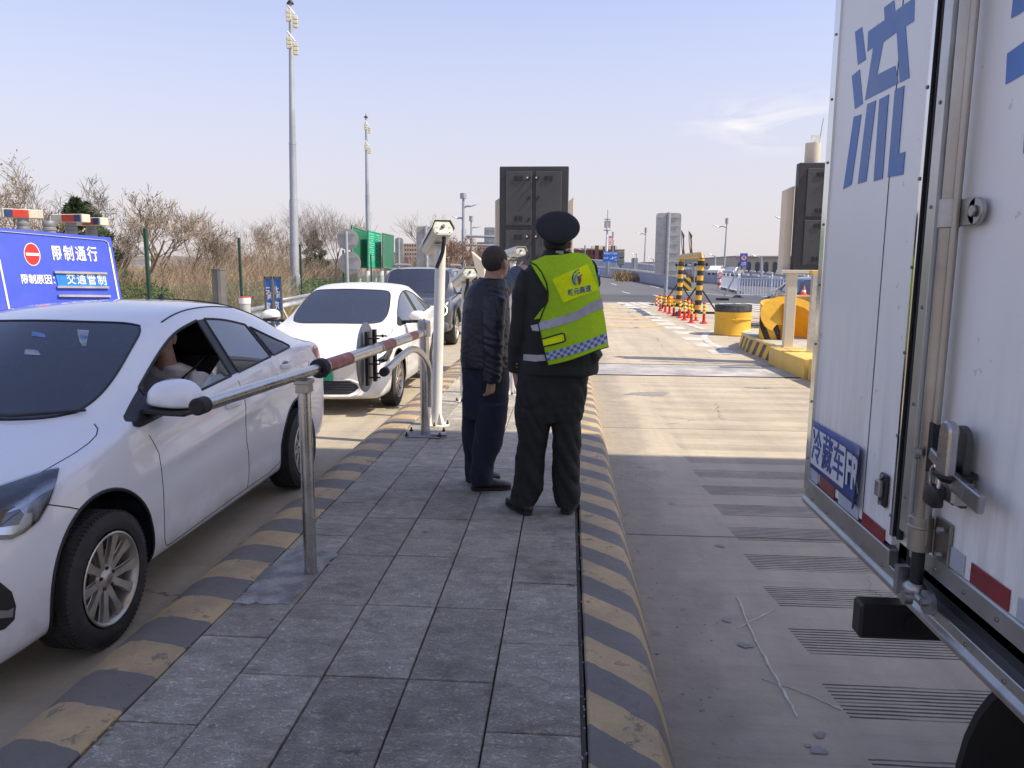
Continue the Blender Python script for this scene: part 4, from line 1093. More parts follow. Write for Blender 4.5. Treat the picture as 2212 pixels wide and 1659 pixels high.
    def proj(s, p, d, off=.002):
        """project local point p along direction d onto the shell"""
        h = s.bvh.ray_cast(Vector(p), Vector(d))
        if h[0] is None: return None
        return h[0]+h[1]*off*(1 if h[1].dot(Vector(d)) < 0 else -1)
    def line(s, pts, d, name, mat, parent, r=.0028, off=-.0005, step=.025, closed=False):
        P = []
        pts = [Vector(p) for p in pts]
        if closed: pts.append(pts[0])
        for i in range(len(pts)-1):
            L = (pts[i+1]-pts[i]).length; n = max(1, int(L/step))
            for k in range(n): P.append(pts[i].lerp(pts[i+1], k/n))
        P.append(pts[-1])
        Q = [s.proj(p, d, off) for p in P]
        Q = [s.M @ q for q in Q if q is not None]
        if len(Q) < 2: return None
        b = B(); b.tube(Q, r, 6); return b.build(name, mat, parent, smooth=60)
    def patch(s, outline, d, name, mat, parent, off=.003, cell=.03, thick=0, smooth=50):
        """polygon in the plane normal to d (list of 3D points), tessellated and laid on the shell"""
        bm = bmesh.new(); vv = [bm.verts.new(p) for p in outline]; bm.faces.new(vv)
        bmesh.ops.triangulate(bm, faces=bm.faces)
        ext = max((Vector(a)-Vector(outline[0])).length for a in outline)
        for _ in range(6):
            es = [e for e in bm.edges if e.calc_length() > cell]
            if not es: break
            bmesh.ops.subdivide_edges(bm, edges=es, cuts=1); bmesh.ops.triangulate(bm, faces=[f for f in bm.faces if len(f.verts) > 3])
        bad = []
        for v in bm.verts:
            q = s.proj(v.co, d, off)
            if q is None: bad.append(v)
            else: v.co = q
        bmesh.ops.delete(bm, geom=bad, context='VERTS')
        bmesh.ops.recalc_face_normals(bm, faces=bm.faces)
        if thick: bmesh.ops.solidify(bm, geom=bm.faces[:], thickness=thick)
        me = bpy.data.meshes.new(name); bm.to_mesh(me); bm.free()
        me.transform(Matrix.Translation(-wloc(parent)) @ s.M)
        me.materials.append(mat)
        me.polygons.foreach_set('use_smooth', [True]*len(me.polygons)); me.set_sharp_from_angle(angle=radians(smooth))
        o = bpy.data.objects.new(name, me); COL.objects.link(o); o.parent = parent
        return o
    def sight(s, u, v, off=.002):
        """where a surveyed line of sight from the tripod point meets the shell (local coordinates)"""
        Mi = s.M.inverted(); o = Mi @ EYE; d = (Mi.to_3x3() @ bearing(u, v)).normalized()
        h = s.bvh.ray_cast(o, d)
        return None if h[0] is None else h[0]+h[1]*off*(1 if h[1].dot(d) < 0 else -1)
    def sline(s, pts, name, mat, parent, r=.0028, off=-.0005):
        P = []
        for a, c in zip(pts, pts[1:]):
            n = max(1, int(math.hypot(c[0]-a[0], c[1]-a[1])/6)); P += [(a[0]+(c[0]-a[0])*k/n, a[1]+(c[1]-a[1])*k/n) for k in range(n)]
        P.append(pts[-1]); Q = [s.sight(u, v, off) for u, v in P]; Q = [s.M @ q for q in Q if q is not None]
        if len(Q) > 1: b = B(); b.tube(Q, r, 6); return b.build(name, mat, parent, smooth=60)
    def spatch(s, uv, name, mat, parent, off=.003, cell=8, mirror=False):
        bm = bmesh.new(); bm.faces.new([bm.verts.new((u, v, 0)) for u, v in uv]); bmesh.ops.triangulate(bm, faces=bm.faces)
        for _ in range(6):
            es = [e for e in bm.edges if e.calc_length() > cell]
            if not es: break
            bmesh.ops.subdivide_edges(bm, edges=es, cuts=1); bmesh.ops.triangulate(bm, faces=[f for f in bm.faces if len(f.verts) > 3])
        bad = []
        for v in bm.verts:
            q = s.sight(v.co.x, v.co.y, off)
            if q is None: bad.append(v)
            else: v.co = Vector((-q.x, q.y, q.z)) if mirror else q
        bmesh.ops.delete(bm, geom=bad, context='VERTS'); bmesh.ops.recalc_face_normals(bm, faces=bm.faces)
        me = bpy.data.meshes.new(name); bm.to_mesh(me); bm.free(); me.transform(Matrix.Translation(-wloc(parent)) @ s.M); me.materials.append(mat)
        me.polygons.foreach_set('use_smooth', [True]*len(me.polygons))
        o = bpy.data.objects.new(name, me); COL.objects.link(o); o.parent = parent; return o
    def W(s, *p): return s.M @ Vector(p)
    def bxx(s, name, c, d, mat, parent, bevel=.01, smooth=None):
        b = B(); b.box(c, d, mat=s.M); return b.build(name, mat, parent, bevel=bevel, smooth=smooth)

def sedan_rows(p):
    """p: profile parameters. Returns station rows of 13 (x, y, z) half-section control points."""
    rows = []
    W_ = p['w']
    cowl, header, bp, rw_top, rw_base, tail = p['cowl'], p['header'], p['bp'], p['rw_top'], p['rw_base'], p['L']
    ys = [0, .04, .14, .32, .55, .85, cowl-.12, cowl, cowl+(header-cowl)*.34, cowl+(header-cowl)*.68, header, (header+bp)/2, bp, bp+.10, (bp+.1+p['cp'])/2, p['cp'], p['cp']+.035, p['tip'], rw_base-.05, rw_base+.12, tail-.32, tail-.12, tail-.03, tail]
    def lerp(pts, y):
        if y <= pts[0][0]: return pts[0][1]
        for (a, va), (b_, vb) in zip(pts, pts[1:]):
            if y <= b_:
                t = (y-a)/(b_-a); return va+(vb-va)*t
        return pts[-1][1]
    for i, y in enumerate(ys):
        w = W_*lerp(p['plan'], y)
        zb = lerp(p['bottom'], y); zbelt = lerp(p['belt'], y); zc = lerp(p['centre'], y)
        roof = lerp(p['roofin'], y)            # 0 on bonnet, 1 fully under the roof
        xr = W_*lerp(p['railx'], y); zr = lerp(p['railz'], y)
        nose = smoothstep(.45, 0, y); tl = smoothstep(tail-.35, tail, y)
        row = [(0, y, zb), (.80*w, y, zb), (.955*w, y, zb+.02), (.995*w, y, zb+.13), (w, y, zb+(zbelt-zb)*.48), (.990*w, y, zb+(zbelt-zb)*.76), (.962*w, y, zbelt-.03), (.935*w, y, zbelt+.012)]
        # bonnet-like upper section
        bon = [(.87*w, zbelt+.022), (.80*w, zbelt+.028), (.70*w, zbelt+.036+(zc-zbelt-.036)*.35), (.38*w, zc-.008), (0, zc)]
        gz_ = lerp(p['glz'], y) if 'glz' in p else zr-.035
        x8 = xr+.012+(.935*w-xr)*max(0, min(.9, (zr-.035-gz_)/max(.05, zr-zbelt)))
        cab = [(x8, gz_), (xr-.012, zr+.005), (xr-.07, zr+.028), (xr*.5, zc-.012), (0, zc)]
        for k, ((xa, za), (xb, zb2)) in enumerate(zip(bon, cab)):
            row.append((xa+(xb-xa)*roof, y, za+(zb2-za)*roof))
        # plan curvature of windscreen and rear window
        sw = lerp(p['sweep'], y)
        row = [(x, yy+(sw*((1-(x/(W_*.8))**2)) if j >= 10 else 0), z) for j, (x, yy, z) in enumerate(row)]
        # rounded nose and tail in plan
        row = [(x, yy+(.20*nose*(abs(x)/W_)**2.2 if j else 0)-(.16*tl*(abs(x)/W_)**2.4 if j else 0), z) for j, (x, yy, z) in enumerate(row)]
        rows.append(row)
    return rows, ys
SEDAN = dict(w=.885, L=4.48, cowl=1.22, header=2.02, bp=2.36, cp=3.02, tip=3.47, rw_top=3.15, rw_base=3.92,
    plan=[(0, .84), (.04, .90), (.14, .95), (.32, .975), (.6, .985), (1.2, 1.0), (3.2, 1.0), (3.7, .975), (4.1, .945), (4.34, .91), (4.44, .87), (4.48, .79)],
    bottom=[(0, .25), (.05, .19), (.14, .165), (.5, .17), (1.2, .18), (3.3, .18), (4.1, .22), (4.4, .30), (4.48, .34)],
    belt=[(0, .60), (.04, .64), (.14, .70), (.32, .765), (.55, .81), (.85, .86), (1.1, .915), (1.22, .94), (2.0, .985), (2.4, 1.01), (3.0, 1.055), (3.47, 1.09), (3.9, 1.085), (4.3, 1.03), (4.44, .96), (4.48, .87)],
    centre=[(0, .62), (.04, .67), (.14, .745), (.32, .825), (.55, .885), (.85, .935), (1.10, .975), (1.22, 1.0), (1.49, 1.145), (1.76, 1.285), (2.02, 1.41), (2.2, 1.465), (2.4, 1.492), (2.75, 1.495), (3.05, 1.472), (3.25, 1.44), (3.47, 1.375), (3.67, 1.285), (3.87, 1.185), (4.04, 1.14), (4.2, 1.12), (4.36, 1.08), (4.44, .99), (4.48, .89)],
    roofin=[(0, 0), (1.22, 0.), (1.3, .5), (1.49, 1), (3.2, 1), (3.6, 1), (3.87, .7), (4.04, .12), (4.2, 0)],
    railx=[(1.22, .84), (1.49, .80), (1.76, .745), (2.02, .70), (2.4, .672), (3.02, .66), (3.47, .69), (3.9, .78)],
    railz=[(1.22, .955), (1.49, 1.115), (1.76, 1.255), (2.02, 1.362), (2.2, 1.41), (2.4, 1.43), (2.7, 1.432), (3.02, 1.405), (3.25, 1.365), (3.47, 1.295), (3.7, 1.195), (3.9, 1.11)],
    glz=[(1.22, .93), (1.49, 1.085), (1.76, 1.22), (2.02, 1.325), (2.3, 1.38), (2.5, 1.385), (2.75, 1.36), (3.02, 1.30), (3.055, 1.285), (3.47, 1.105), (3.9, 1.09)],
    sweep=[(.3, -.06), (.85, -.16), (1.1, -.24), (1.22, -.25), (2.02, -.23), (2.4, -.05), (2.9, .02), (3.15, .08), (3.8, .15), (4.2, .06), (4.48, 0)])
def car_matmap(ys, p, screen=True):
    iw0 = ys.index(p['cowl']); iw1 = ys.index(p['header'])
    ib = ys.index(p['bp']); icp = ys.index(p['cp']); itip = ys.index(p['tip'])
    irt = icp+1; irb = itip+1
    def mm(i, j, side):
        # material slots: 0 paint, 1 windscreen, 2 front side glass, 3 rear door glass, 4 quarter glass, 5 rear window, 6 black pillar
        if j in (10, 11) and iw0 <= i < iw1: return 1
        if j in (10, 11) and irt <= i < irb: return 5
        if j == 7:
            if iw0+1 <= i < ib: return 2
            if i == ib: return 6
            if ib < i < icp: return 3
            if i == icp: return 6
            if icp < i < itip: return 4
            if i == iw0: return 6
        return 0
    return mm
def make_sedan(label, P, paint, prm, name='white_sedan', group=None, open_driver=False, front='open', sub=3):
    car = Car(P); root = thing(name, label, 'car', tuple(P), group)
    rows, ys = sedan_rows(prm)
    mats = [paint, ws_glass, side_glass, side_glass, side_glass, side_glass, trim_blk, well]
    wy0, wy1, wz, R = prm.get('wy0', .86), prm.get('wy1', 3.40), prm.get('wz', .312), prm.get('R', .312)
    car.shell(rows, car_matmap(ys, prm), mats, [(wy0+prm.get('ashift', 0), wz+.012), (wy1, wz+.012)], R+prm.get('gap', .045), sub=sub, x_wheel=prm['w'], crease=prm.get('crease', False))
    # material index of the wells after the boolean
    paint_idx = [i for i, m in enumerate(car.full.materials) if m and m.name == paint.name]
    well_idx = [i for i, m in enumerate(car.full.materials) if m and m.name == well.name]
    if not well_idx: well_idx = [99]
    sets = [('body', [0], 0, [paint]), ('windscreen', [1], 0, [ws_glass]), ('rear_window', [5], 0, [side_glass]), ('pillar_trim', [6], 0, [trim_blk]), ('wheel_arch_liner', well_idx, 0, [well])]
    for sgn in (1, -1):
        sets += [('front_window', [2], sgn, [side_glass]), ('rear_door_window', [3], sgn, [side_glass]), ('quarter_window', [4], sgn, [side_glass])]
    objs = car.split(sets, root)
    for o, loops in objs:
        if o.name.startswith(('windscreen', 'rear_window', 'front_window', 'rear_door', 'quarter')) and loops:
            b = B()
            for a, c in loops: b.tube([car.M @ a, car.M @ c], .0085 if not o.name.startswith('windscreen') else .007, 5, cap=False)
            b.build('seal', rubber_seal, o, smooth=60)
    car.objs = {}
    for o, _ in objs: car.objs.setdefault(o.name.split('.')[0], []).append(o)
    return car, root
def side_pts(lst, x=-1.4): return [(x, y, z) for y, z in lst]
def cabin(car, root, p):
    b = B(); b.box((0, p['cowl']+.30, .80), (1.40, .55, .16), mat=car.M); b.box((-.0, p['cowl']+.55, .78), (1.36, .14, .26), mat=car.M); b.build('dashboard', interior, root, bevel=.03, smooth=40)
    for sx in (-.36, .36):
        b = B(); b.box((sx, p['cowl']+1.20, .52), (.50, .50, .16), mat=car.M); b.prism([(-.25, 0), (.25, 0), (.22, .58), (-.22, .58)], .13, car.M @ Matrix.Translation((sx, p['cowl']+1.36, .56)) @ Matrix.Rotation(-.30, 4, 'X')); s_ = b.build('front_seat', seat_m, root, bevel=.03, smooth=50)
        b = B(); b.box((sx, p['cowl']+1.60, 1.20), (.24, .10, .17), mat=car.M); b.build('headrest', seat_m, s_, bevel=.03, smooth=50)
    b = B(); b.box((0, p['cowl']+2.15, .55), (1.3, .5, .2), mat=car.M); b.box((0, p['cowl']+2.42, .85), (1.3, .14, .60), mat=car.M); b.build('rear_seat', seat_m, root, bevel=.03)
    b = B(); b.box((0, p['cowl']+1.4, .30), (1.5, 2.6, .04), mat=car.M); b.build('cabin_floor', interior, root)
    T = car.M @ Matrix.Translation((.36, p['cowl']+.66, .93)) @ Matrix.Rotation(-1.15, 4, 'X')
    b = B(); b.tube([T @ Vector((.18*cos(2*pi*k/28), .18*sin(2*pi*k/28), 0)) for k in range(28)], .014, 8, closed=True); b.bar(T @ Vector((-.17, 0, 0)), T @ Vector((.17, 0, 0)), .03, .02); b.box((0, -.02, .0), (.12, .1, .04), mat=T); b.build('steering_wheel', trim_blk, root, smooth=50)
    b = B(); b.box((0, p['header']-.12, 1.30), (.22, .03, .065), mat=car.M); b.bar(car.M @ Vector((0, p['header']-.08, 1.33)), car.M @ Vector((0, p['header']-.02, 1.38)), .02, .02); b.build('rear_view_mirror', trim_blk, root, bevel=.01)
def door_mirror(car, root, x, y, z, sgn, paint, scale=1.):
    t = thing_part('door_mirror', root, (0, 0, 0))
    b = B()
    M_ = car.M @ Matrix.Translation((x+sgn*.125*scale, y, z)) @ Matrix.Rotation(sgn*-.12, 4, 'Z')
    # rounded wedge shell
    nx, nz_ = 14, 8; vs = []
    prof = [(-1, .35), (-.9, .72), (-.65, .96), (-.2, 1.06), (.3, .98), (.7, .74), (.95, .36), (1, .05)]
    ring = []
    for i in range(20):
        a = 2*pi*i/20; cx_, cz_ = cos(a), sin(a)
        ex = abs(cx_)**.75*(1 if cx_ > 0 else -1); ez = abs(cz_)**.8*(1 if cz_ > 0 else -1)
        ring.append((ex*.118*scale*(1 if ez < .1 else .97), (ez*(.098 if ez > 0 else .024)-ex*sgn*.006)*scale))
    secs = [(-.085, .25), (-.078, .55), (-.055, .80), (-.02, .95), (.03, 1.0), (.055, 1.0)]
    for yy, k in secs:
        for xx_, zz_ in ring: vs.append((xx_*k, yy*scale, zz_*k+(1-k)*.015))
    n = 20; fs = [(i*n+j, i*n+(j+1) % n, (i+1)*n+(j+1) % n, (i+1)*n+j) for i in range(len(secs)-1) for j in range(n)]
    fs += [tuple(range(n)), tuple(range((len(secs)-1)*n, len(secs)*n))]
    b.add(vs, fs, 0, M_); b.build('mirror_shell', paint, t, smooth=50)
    b = B(); b.add([(xx_*.93, .0565*scale, zz_*.9) for xx_, zz_ in ring], [tuple(range(n))], 0, M_); b.build('mirror_glass', polished, t)
    b = B(); b.box((-sgn*.01*scale, -.01, -.036*scale), (.22*scale, .13*scale, .026*scale), mat=M_); b.box((-sgn*.14*scale, .0, -.040*scale), (.12*scale, .08*scale, .035*scale), mat=M_); b.build('mirror_base', trim_blk, t, bevel=.008, smooth=40)
    return t
def handle(car, root, y, z, x, paint, sgn):
    q = car.proj((sgn*1.4, y, z), (-sgn, 0, 0), 0)
    if q is None: return
    b = B(); pts = [(y-.10, 0), (y-.085, .018), (y-.04, .03), (y+.04, .03), (y+.085, .018), (y+.10, 0)]
    P = [car.M @ Vector((q.x+sgn*dx, yy, z+.01*(yy-y)*2)) for yy, dx in pts]
    for k in range(3):
        b.tube([p+Vector((0, 0, -.009+.009*k)) for p in P], .0085, 8)
    h = b.build('door_handle', paint, root, smooth=60)
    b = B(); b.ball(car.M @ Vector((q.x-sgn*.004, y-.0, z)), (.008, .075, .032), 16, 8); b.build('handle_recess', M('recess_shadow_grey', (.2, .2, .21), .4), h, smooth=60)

# ------------------------------------------------------------------ nearest white sedan
P1 = (-2.945, 2.27, 0)
SEDAN.update(crease=True, gap=.068, ashift=.035)
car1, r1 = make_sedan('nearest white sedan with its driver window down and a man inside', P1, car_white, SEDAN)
for wy in (.86, 3.40):
    for sgn in (1, -1):
        make_wheel(r1, P1[0]+sgn*.905, P1[1]+wy+.01, .309, .309, .20, sgn)
cabin(car1, r1, SEDAN)
# flared arch lips
def arch_lip(car, root, wy, wz, R, sgn, paint, x):
    pts = []
    for k in range(29):
        a = radians(-12+204*k/28); y, z = wy+R*cos(a), wz+R*sin(a)
        q = car.proj((sgn*1.5, y+.012*cos(a), z+.012*sin(a)), (-sgn, 0, 0), .0)
        if q is None: continue
        pts.append(car.M @ Vector((q.x-sgn*.008, y, z)))
    if len(pts) > 3:
        b = B(); b.tube(pts, .013, 8); b.build('arch_lip', paint, root, smooth=60)
# panel gaps on the camera side (+x)
S = lambda l: [(1.5, y, z) for y, z in l]
dx = (-1, 0, 0)
DG = [(322, 940), (330, 953), (343, 978), (349, 1016), (353, 1060), (355, 1120), (356, 1165), (359, 1178), (366, 1176), (440, 1122), (534, 1054)]
BG = [(534, 1054), (537, 1035), (538, 1013), (537, 978), (533, 953), (531, 915), (531, 880), (527, 850), (514, 822)]
RG = [(534, 1054), (580, 1022), (603, 1000), (612, 975), (620, 950)]
for L_ in (DG, BG, RG): car1.sline(L_, 'panel_gap', gapm, r1)
car1.sline([(104, 1090), (150, 1096), (207, 1107)], 'panel_gap', gapm, r1)
car1.sline([(640, 862), (650, 840), (664, 800), (668, 780)], 'panel_gap', gapm, r1, .002)
# bonnet shut line, seen from above
car1.line([(.72, .30, 1.6), (.745, .62, 1.6), (.768, .88, 1.6), (.768, .98, 1.6), (.755, 1.06, 1.6), (.725, 1.12, 1.6), (.69, 1.15, 1.6)], (0, 0, -1), 'bonnet_gap', gapm, r1, r=.003)
car1.line([(-.72, .30, 1.6), (-.745, .62, 1.6), (-.765, .95, 1.6), (-.74, 1.10, 1.6)], (0, 0, -1), 'bonnet_gap', gapm, r1, r=.003)
# black roof channel
for sgn in (1, -1):
    car1.line([(sgn*.575, 2.02, 2), (sgn*.56, 2.3, 2), (sgn*.545, 2.7, 2), (sgn*.54, 3.05, 2)], (0, 0, -1), 'roof_channel', rubber_seal, r1, r=.006)
# character crease highlight: raised body line under the handles
handle(car1, r1, 2.27, .865, .88, car_white, 1); handle(car1, r1, 3.22, .985, .88, car_white, 1)
door_mirror(car1, r1, .80, 1.42, 1.025, 1, car_white, 1.16); door_mirror(car1, r1, -.86, 1.50, 1.03, -1, car_white, 1.12)
car1.spatch([(283, 908), (287, 921), (300, 924), (312, 919), (352, 899), (342, 868), (333, 838), (318, 846), (298, 872)], 'mirror_sail', trim_blk, r1, .004, 7)
# headlamps wrapped round the corner
def headlamp(car, root, sgn, pts, mat_in=lamp_dark):
    o = car.patch([(sgn*1.5, y, z) for y, z in pts], (-sgn, 0, 0), 'headlight', lamp_dark, root, off=.003, cell=.025)
    return o
for mir in (False, True):
    out_ = [(-62, 1082), (0, 1051), (62, 1030), (108, 1015), (128, 1012), (122, 1038), (104, 1088), (83, 1125), (54, 1150), (25, 1165), (-62, 1168)]
    hl = car1.spatch(out_, 'headlight', lamp_dark, r1, .003, 7, mir)
    car1.spatch([(116, 1028), (120, 1036), (101, 1083), (80, 1118), (52, 1142), (25, 1155), (-40, 1158), (-40, 1152), (22, 1147), (48, 1132), (72, 1104), (90, 1068), (97, 1040)], 'reflector_strip', lamp_chrome, hl, .005, 7, mir)
    car1.spatch([(-30, 1112), (60, 1074), (62, 1080), (-28, 1122)], 'daytime_strip', lamp_chrome, hl, .006, 7, mir)
    car1.spatch([(-40, 1084), (60, 1040), (92, 1034), (86, 1052), (62, 1056), (-40, 1100)], 'upper_reflector', M('reflector_grey', (.30, .33, .42), .2, .9), hl, .005, 7, mir)
    car1.spatch([(-10, 1118), (40, 1100), (50, 1112), (38, 1134), (0, 1140)], 'projector', M('projector_dark', (.05, .05, .06), .1, .5), hl, .006, 7, mir)
    car1.spatch(out_, 'lamp_lens', lens, hl, .011, 9, mir)
car1.spatch([(-70, 1240), (0, 1258), (24, 1278), (33, 1308), (30, 1338), (10, 1358), (-70, 1385)], 'fog_recess', trim_blk, r1, .004, 8)
car1.spatch([(-50, 1318), (14, 1318), (26, 1312), (24, 1332), (-50, 1340)], 'fog_trim', M('fog_grey', (.3, .3, .31), .3, .5), r1, .009, 8)
# front: grille and fog recess
def fpatch(car, root, pts, name, mat, off=.004, cell=.03): return car.patch([(x, -.6, z) for x, z in pts], (0, 1, 0), name, mat, root, off=off, cell=cell)
fpatch(car1, r1, [(-.42, .56), (.42, .56), (.34, .40), (-.34, .40)], 'grille', trim_blk)
fpatch(car1, r1, [(.56, .42), (.74, .44), (.74, .30), (.60, .26), (.54, .32)], 'fog_recess', trim_blk)
fpatch(car1, r1, [(.60, .345), (.72, .36), (.72, .335), (.61, .32)], 'fog_trim', lamp_chrome, off=.01)
# tail lamp and wiper
car1.patch([(1.5, y, z) for y, z in ((3.93, 1.02), (4.02, 1.05), (4.24, 1.02), (4.40, .95), (4.43, .86), (4.28, .83), (4.06, .91))], dx, 'tail_lamp', tail_red, r1, off=.005, cell=.03)
car1.patch([(1.5, y, z) for y, z in ((4.30, .965), (4.40, .94), (4.41, .91), (4.30, .93))], dx, 'tail_lamp_clear', lamp_chrome, r1, off=.009, cell=.03)
wp = [car1.proj((x, y, 2), (0, 0, -1), .018) for x, y in ((.62, 1.20), (.35, 1.06), (0, 1.03), (-.1, 1.05))]
wp = [car1.W(*q) for q in wp if q is not None]
if len(wp) > 1: b = B(); b.tube(wp, .007, 6); b.build('wiper', trim_blk, r1)
b = B(); b.bar(car1.W(0, 3.02, 1.455), car1.W(0, 3.10, 1.50), .02, .03); b.build('roof_aerial', trim_blk, r1, bevel=.005)
# the driver window is three quarters down: only the lower pane shows
fw = [o for o in car1.objs['front_window'] if sum((o.matrix_world @ v.co).x for v in o.data.vertices)/max(1, len(o.data.vertices)) > 0 or True]
best = max(car1.objs['front_window'], key=lambda o: sum(v.co.x for v in o.data.vertices)/max(1, len(o.data.vertices)))
bm = bmesh.new(); bm.from_mesh(best.data)
bmesh.ops.bisect_plane(bm, geom=bm.verts[:]+bm.edges[:]+bm.faces[:], plane_co=(0, 1.80, .955), plane_no=Vector((0, -.32, 1)).normalized(), clear_outer=True)
bmesh.ops.bisect_plane(bm, geom=bm.verts[:]+bm.edges[:]+bm.faces[:], plane_co=(0, 1.80, 0), plane_no=Vector((0, -1, 0)), clear_outer=True)
bm.to_mesh(best.data); bm.free()
best.data.materials.clear(); best.data.materials.append(clear_glass)
best['label'] = 'half lowered clear driver window'

# stickers and charms behind the windscreen
wsn = car1.objs['windscreen'][0]
stk = M('sticker_pale', (.30, .34, .40), .5, 0, .3, 30); stk2 = M('sticker_blue', (.12, .20, .42), .5, 0, .3, 30)
car1.spatch([(166, 712), (193, 714), (186, 748), (179, 749), (172, 738)], 'inspection_sticker', stk, wsn, .002)
car1.spatch([(172, 724), (190, 726), (187, 732), (173, 731)], 'sticker_print', stk2, wsn, .0035)
car1.spatch([(70, 716), (98, 722), (98, 730), (68, 726)], 'toll_tag', stk2, wsn, .002)
car1.spatch([(55, 755), (82, 757), (88, 768), (52, 766)], 'paper_slip', stk, wsn, .002)
# ------------------------------------------------------------------ second white sedan
SED2 = dict(SEDAN); SED2.update(w=.87)
P2 = (-2.95, 8.42, 0)
car2, r2 = make_sedan('second white sedan with a green number plate, in full sun behind the first', P2, car_white2, SED2)
for wy in (.86, 3.40):
    for sgn in (1, -1): make_wheel(r2, P2[0]+sgn*.87, P2[1]+wy, .312, .312, .20, sgn, detail=(sgn > 0))
cabin(car2, r2, SED2)
car2.line(S([(1.47, .93), (1.42, .80), (1.38, .62), (1.355, .45), (1.36, .30), (1.375, .235), (2.42, .215), (2.425, .4), (2.475, .55), (2.43, .99)]), dx, 'panel_gap', gapm, r2)
car2.line([(.72, .20, 1.6), (.745, .62, 1.6), (.765, .95, 1.6), (.74, 1.10, 1.6)], (0, 0, -1), 'bonnet_gap', gapm, r2, r=.003)
car2.line([(-.72, -.6, .645), (-.3, -.6, .66), (.3, -.6, .66), (.72, -.6, .645)], (0, 1, 0), 'bonnet_gap', gapm, r2, r=.003)
door_mirror(car2, r2, .86, 1.45, 1.04, 1, car_white2, 1.05); door_mirror(car2, r2, -.86, 1.45, 1.04, -1, car_white2, 1.05)
handle(car2, r2, 2.25, .872, .88, car_white2, 1)
g2 = fpatch(car2, r2, [(-.50, .395), (.44, .395), (.52, .36), (.55, .32), (.50, .275), (.44, .245), (-.50, .245)], 'grille', trim_blk)
for z in (.275, .305, .335, .365):
    car2.line([(-.48, -.6, z), (.49, -.6, z)], (0, 1, 0), 'grille_bar', M('grille_bar_grey', (.05, .05, .055), .4), g2, r=.005, off=.004)
car2.line([(x, -.6, z) for x, z in ((-.50, .41), (.45, .41), (.56, .37), (.60, .32), (.54, .25), (.46, .225), (-.5, .225))], (0, 1, 0), 'grille_surround', car_white2, g2, r=.012, off=.0)
for sgn in (1, -1):
    out_ = [(.22, .60), (.42, .62), (.62, .70), (.80, .84), (.62, .80), (.40, .72), (.22, .655)]
    hl = headlamp(car2, r2, sgn, out_)
    car2.patch([(sgn*1.5, y, z) for y, z in out_], (-sgn, 0, 0), 'lamp_lens', lens, hl, off=.009, cell=.03)
fpatch(car2, r2, [(.62, .50), (.76, .53), (.76, .38), (.66, .30), (.60, .36)], 'air_curtain', car_white2, off=.012)
# green number plate; only its last characters show past the first car's tail
pq = car2.proj((.0, -.6, .47), (0, 1, 0), 0)
b = B(); b.box((pq.x, pq.y-.018, .475), (.50, .012, .15), mat=car2.M); pl_ = b.build('number_plate', green_plate, r2, bevel=.004)
text_part('lettering', 'D80PF9', .115, plane_basis(car2.W(.0, pq.y-.0255, .475), (1, 0, 0), (0, 0, 1)), M('plate_black', (.01, .01, .01), .5), pl_, bold=.003, xs=1.0, spacing=1.12)
b = B(); b.prism([(-.10, 0), (.06, 0), (.10, .03), (-.02, .05)], .01, car2.M @ Matrix.Translation((.42, 1.42, .96))); b.build('paper_slip', M('paper_slip', (.45, .55, .42), .6), r2)
b = B(); b.tube([car2.W(0.02, 1.86, 1.27), car2.W(.02, 1.84, 1.18), car2.W(.02, 1.83, 1.05)], [.004, .012, .008], 8); b.build('red_tassel', M('tassel_red', (.45, .03, .02), .6), r2)

# ------------------------------------------------------------------ dark grey off-road SUV
SUV = dict(w=.97, L=4.62, cowl=1.25, header=1.72, bp=2.45, cp=3.25, tip=4.1, rw_top=4.2, rw_base=4.36,
    plan=[(0, .90), (.05, .95), (.14, .975), (.32, .985), (1.2, 1.0), (4.2, 1.0), (4.5, .97), (4.62, .92)],
    bottom=[(0, .42), (.05, .34), (.14, .32), (.6, .30), (3.9, .32), (4.5, .42), (4.62, .46)],
    belt=[(0, .82), (.05, .90), (.14, .97), (.4, 1.03), (1.25, 1.08), (2.4, 1.14), (4.1, 1.18), (4.5, 1.16), (4.62, 1.0)],
    centre=[(0, .84), (.05, .94), (.14, 1.02), (.4, 1.075), (1.1, 1.12), (1.25, 1.14), (1.41, 1.32), (1.56, 1.50), (1.72, 1.66), (1.95, 1.705), (3.2, 1.70), (4.0, 1.67), (4.2, 1.62), (4.3, 1.45), (4.4, 1.2), (4.62, 1.02)],
    roofin=[(0, 0), (1.25, 0), (1.30, .5), (1.41, 1), (4.3, 1), (4.42, .4), (4.5, 0)],
    railx=[(1.25, .86), (1.41, .83), (1.72, .77), (2.2, .745), (4.0, .73), (4.4, .78)],
    railz=[(1.25, 1.10), (1.41, 1.30), (1.56, 1.46), (1.72, 1.61), (2.0, 1.655), (3.2, 1.655), (4.1, 1.60), (4.3, 1.3)],
    sweep=[(.4, -.04), (1.25, -.14), (1.72, -.12), (2.4, 0), (4.0, .03), (4.62, 0)], wy0=.92, wy1=3.68, wz=.37, R=.37)
PS = (-3.42, 15.9, 0)
car3, r3 = make_sedan('dark grey off-road SUV with round lamps, third in the left lane', PS, car_grey, SUV, name='dark_suv', sub=2)
for wy in (.92, 3.68):
    for sgn in (1, -1): make_wheel(r3, PS[0]+sgn*.965, PS[1]+wy, .37, .37, .24, sgn, detail=False)
b = B(); b.box((0, 1.6, .9), (1.5, .6, .2), mat=car3.M); b.box((0, 2.9, .9), (1.5, 1.2, .5), mat=car3.M); b.build('dashboard', interior, r3)
gq = car3.proj((0, -.6, .72), (0, 1, 0), 0)
b = B(); b.box((0, gq.y-.012, .74), (1.22, .03, .30), mat=car3.M); gr = b.build('grille', trim_blk, r3, bevel=.02)
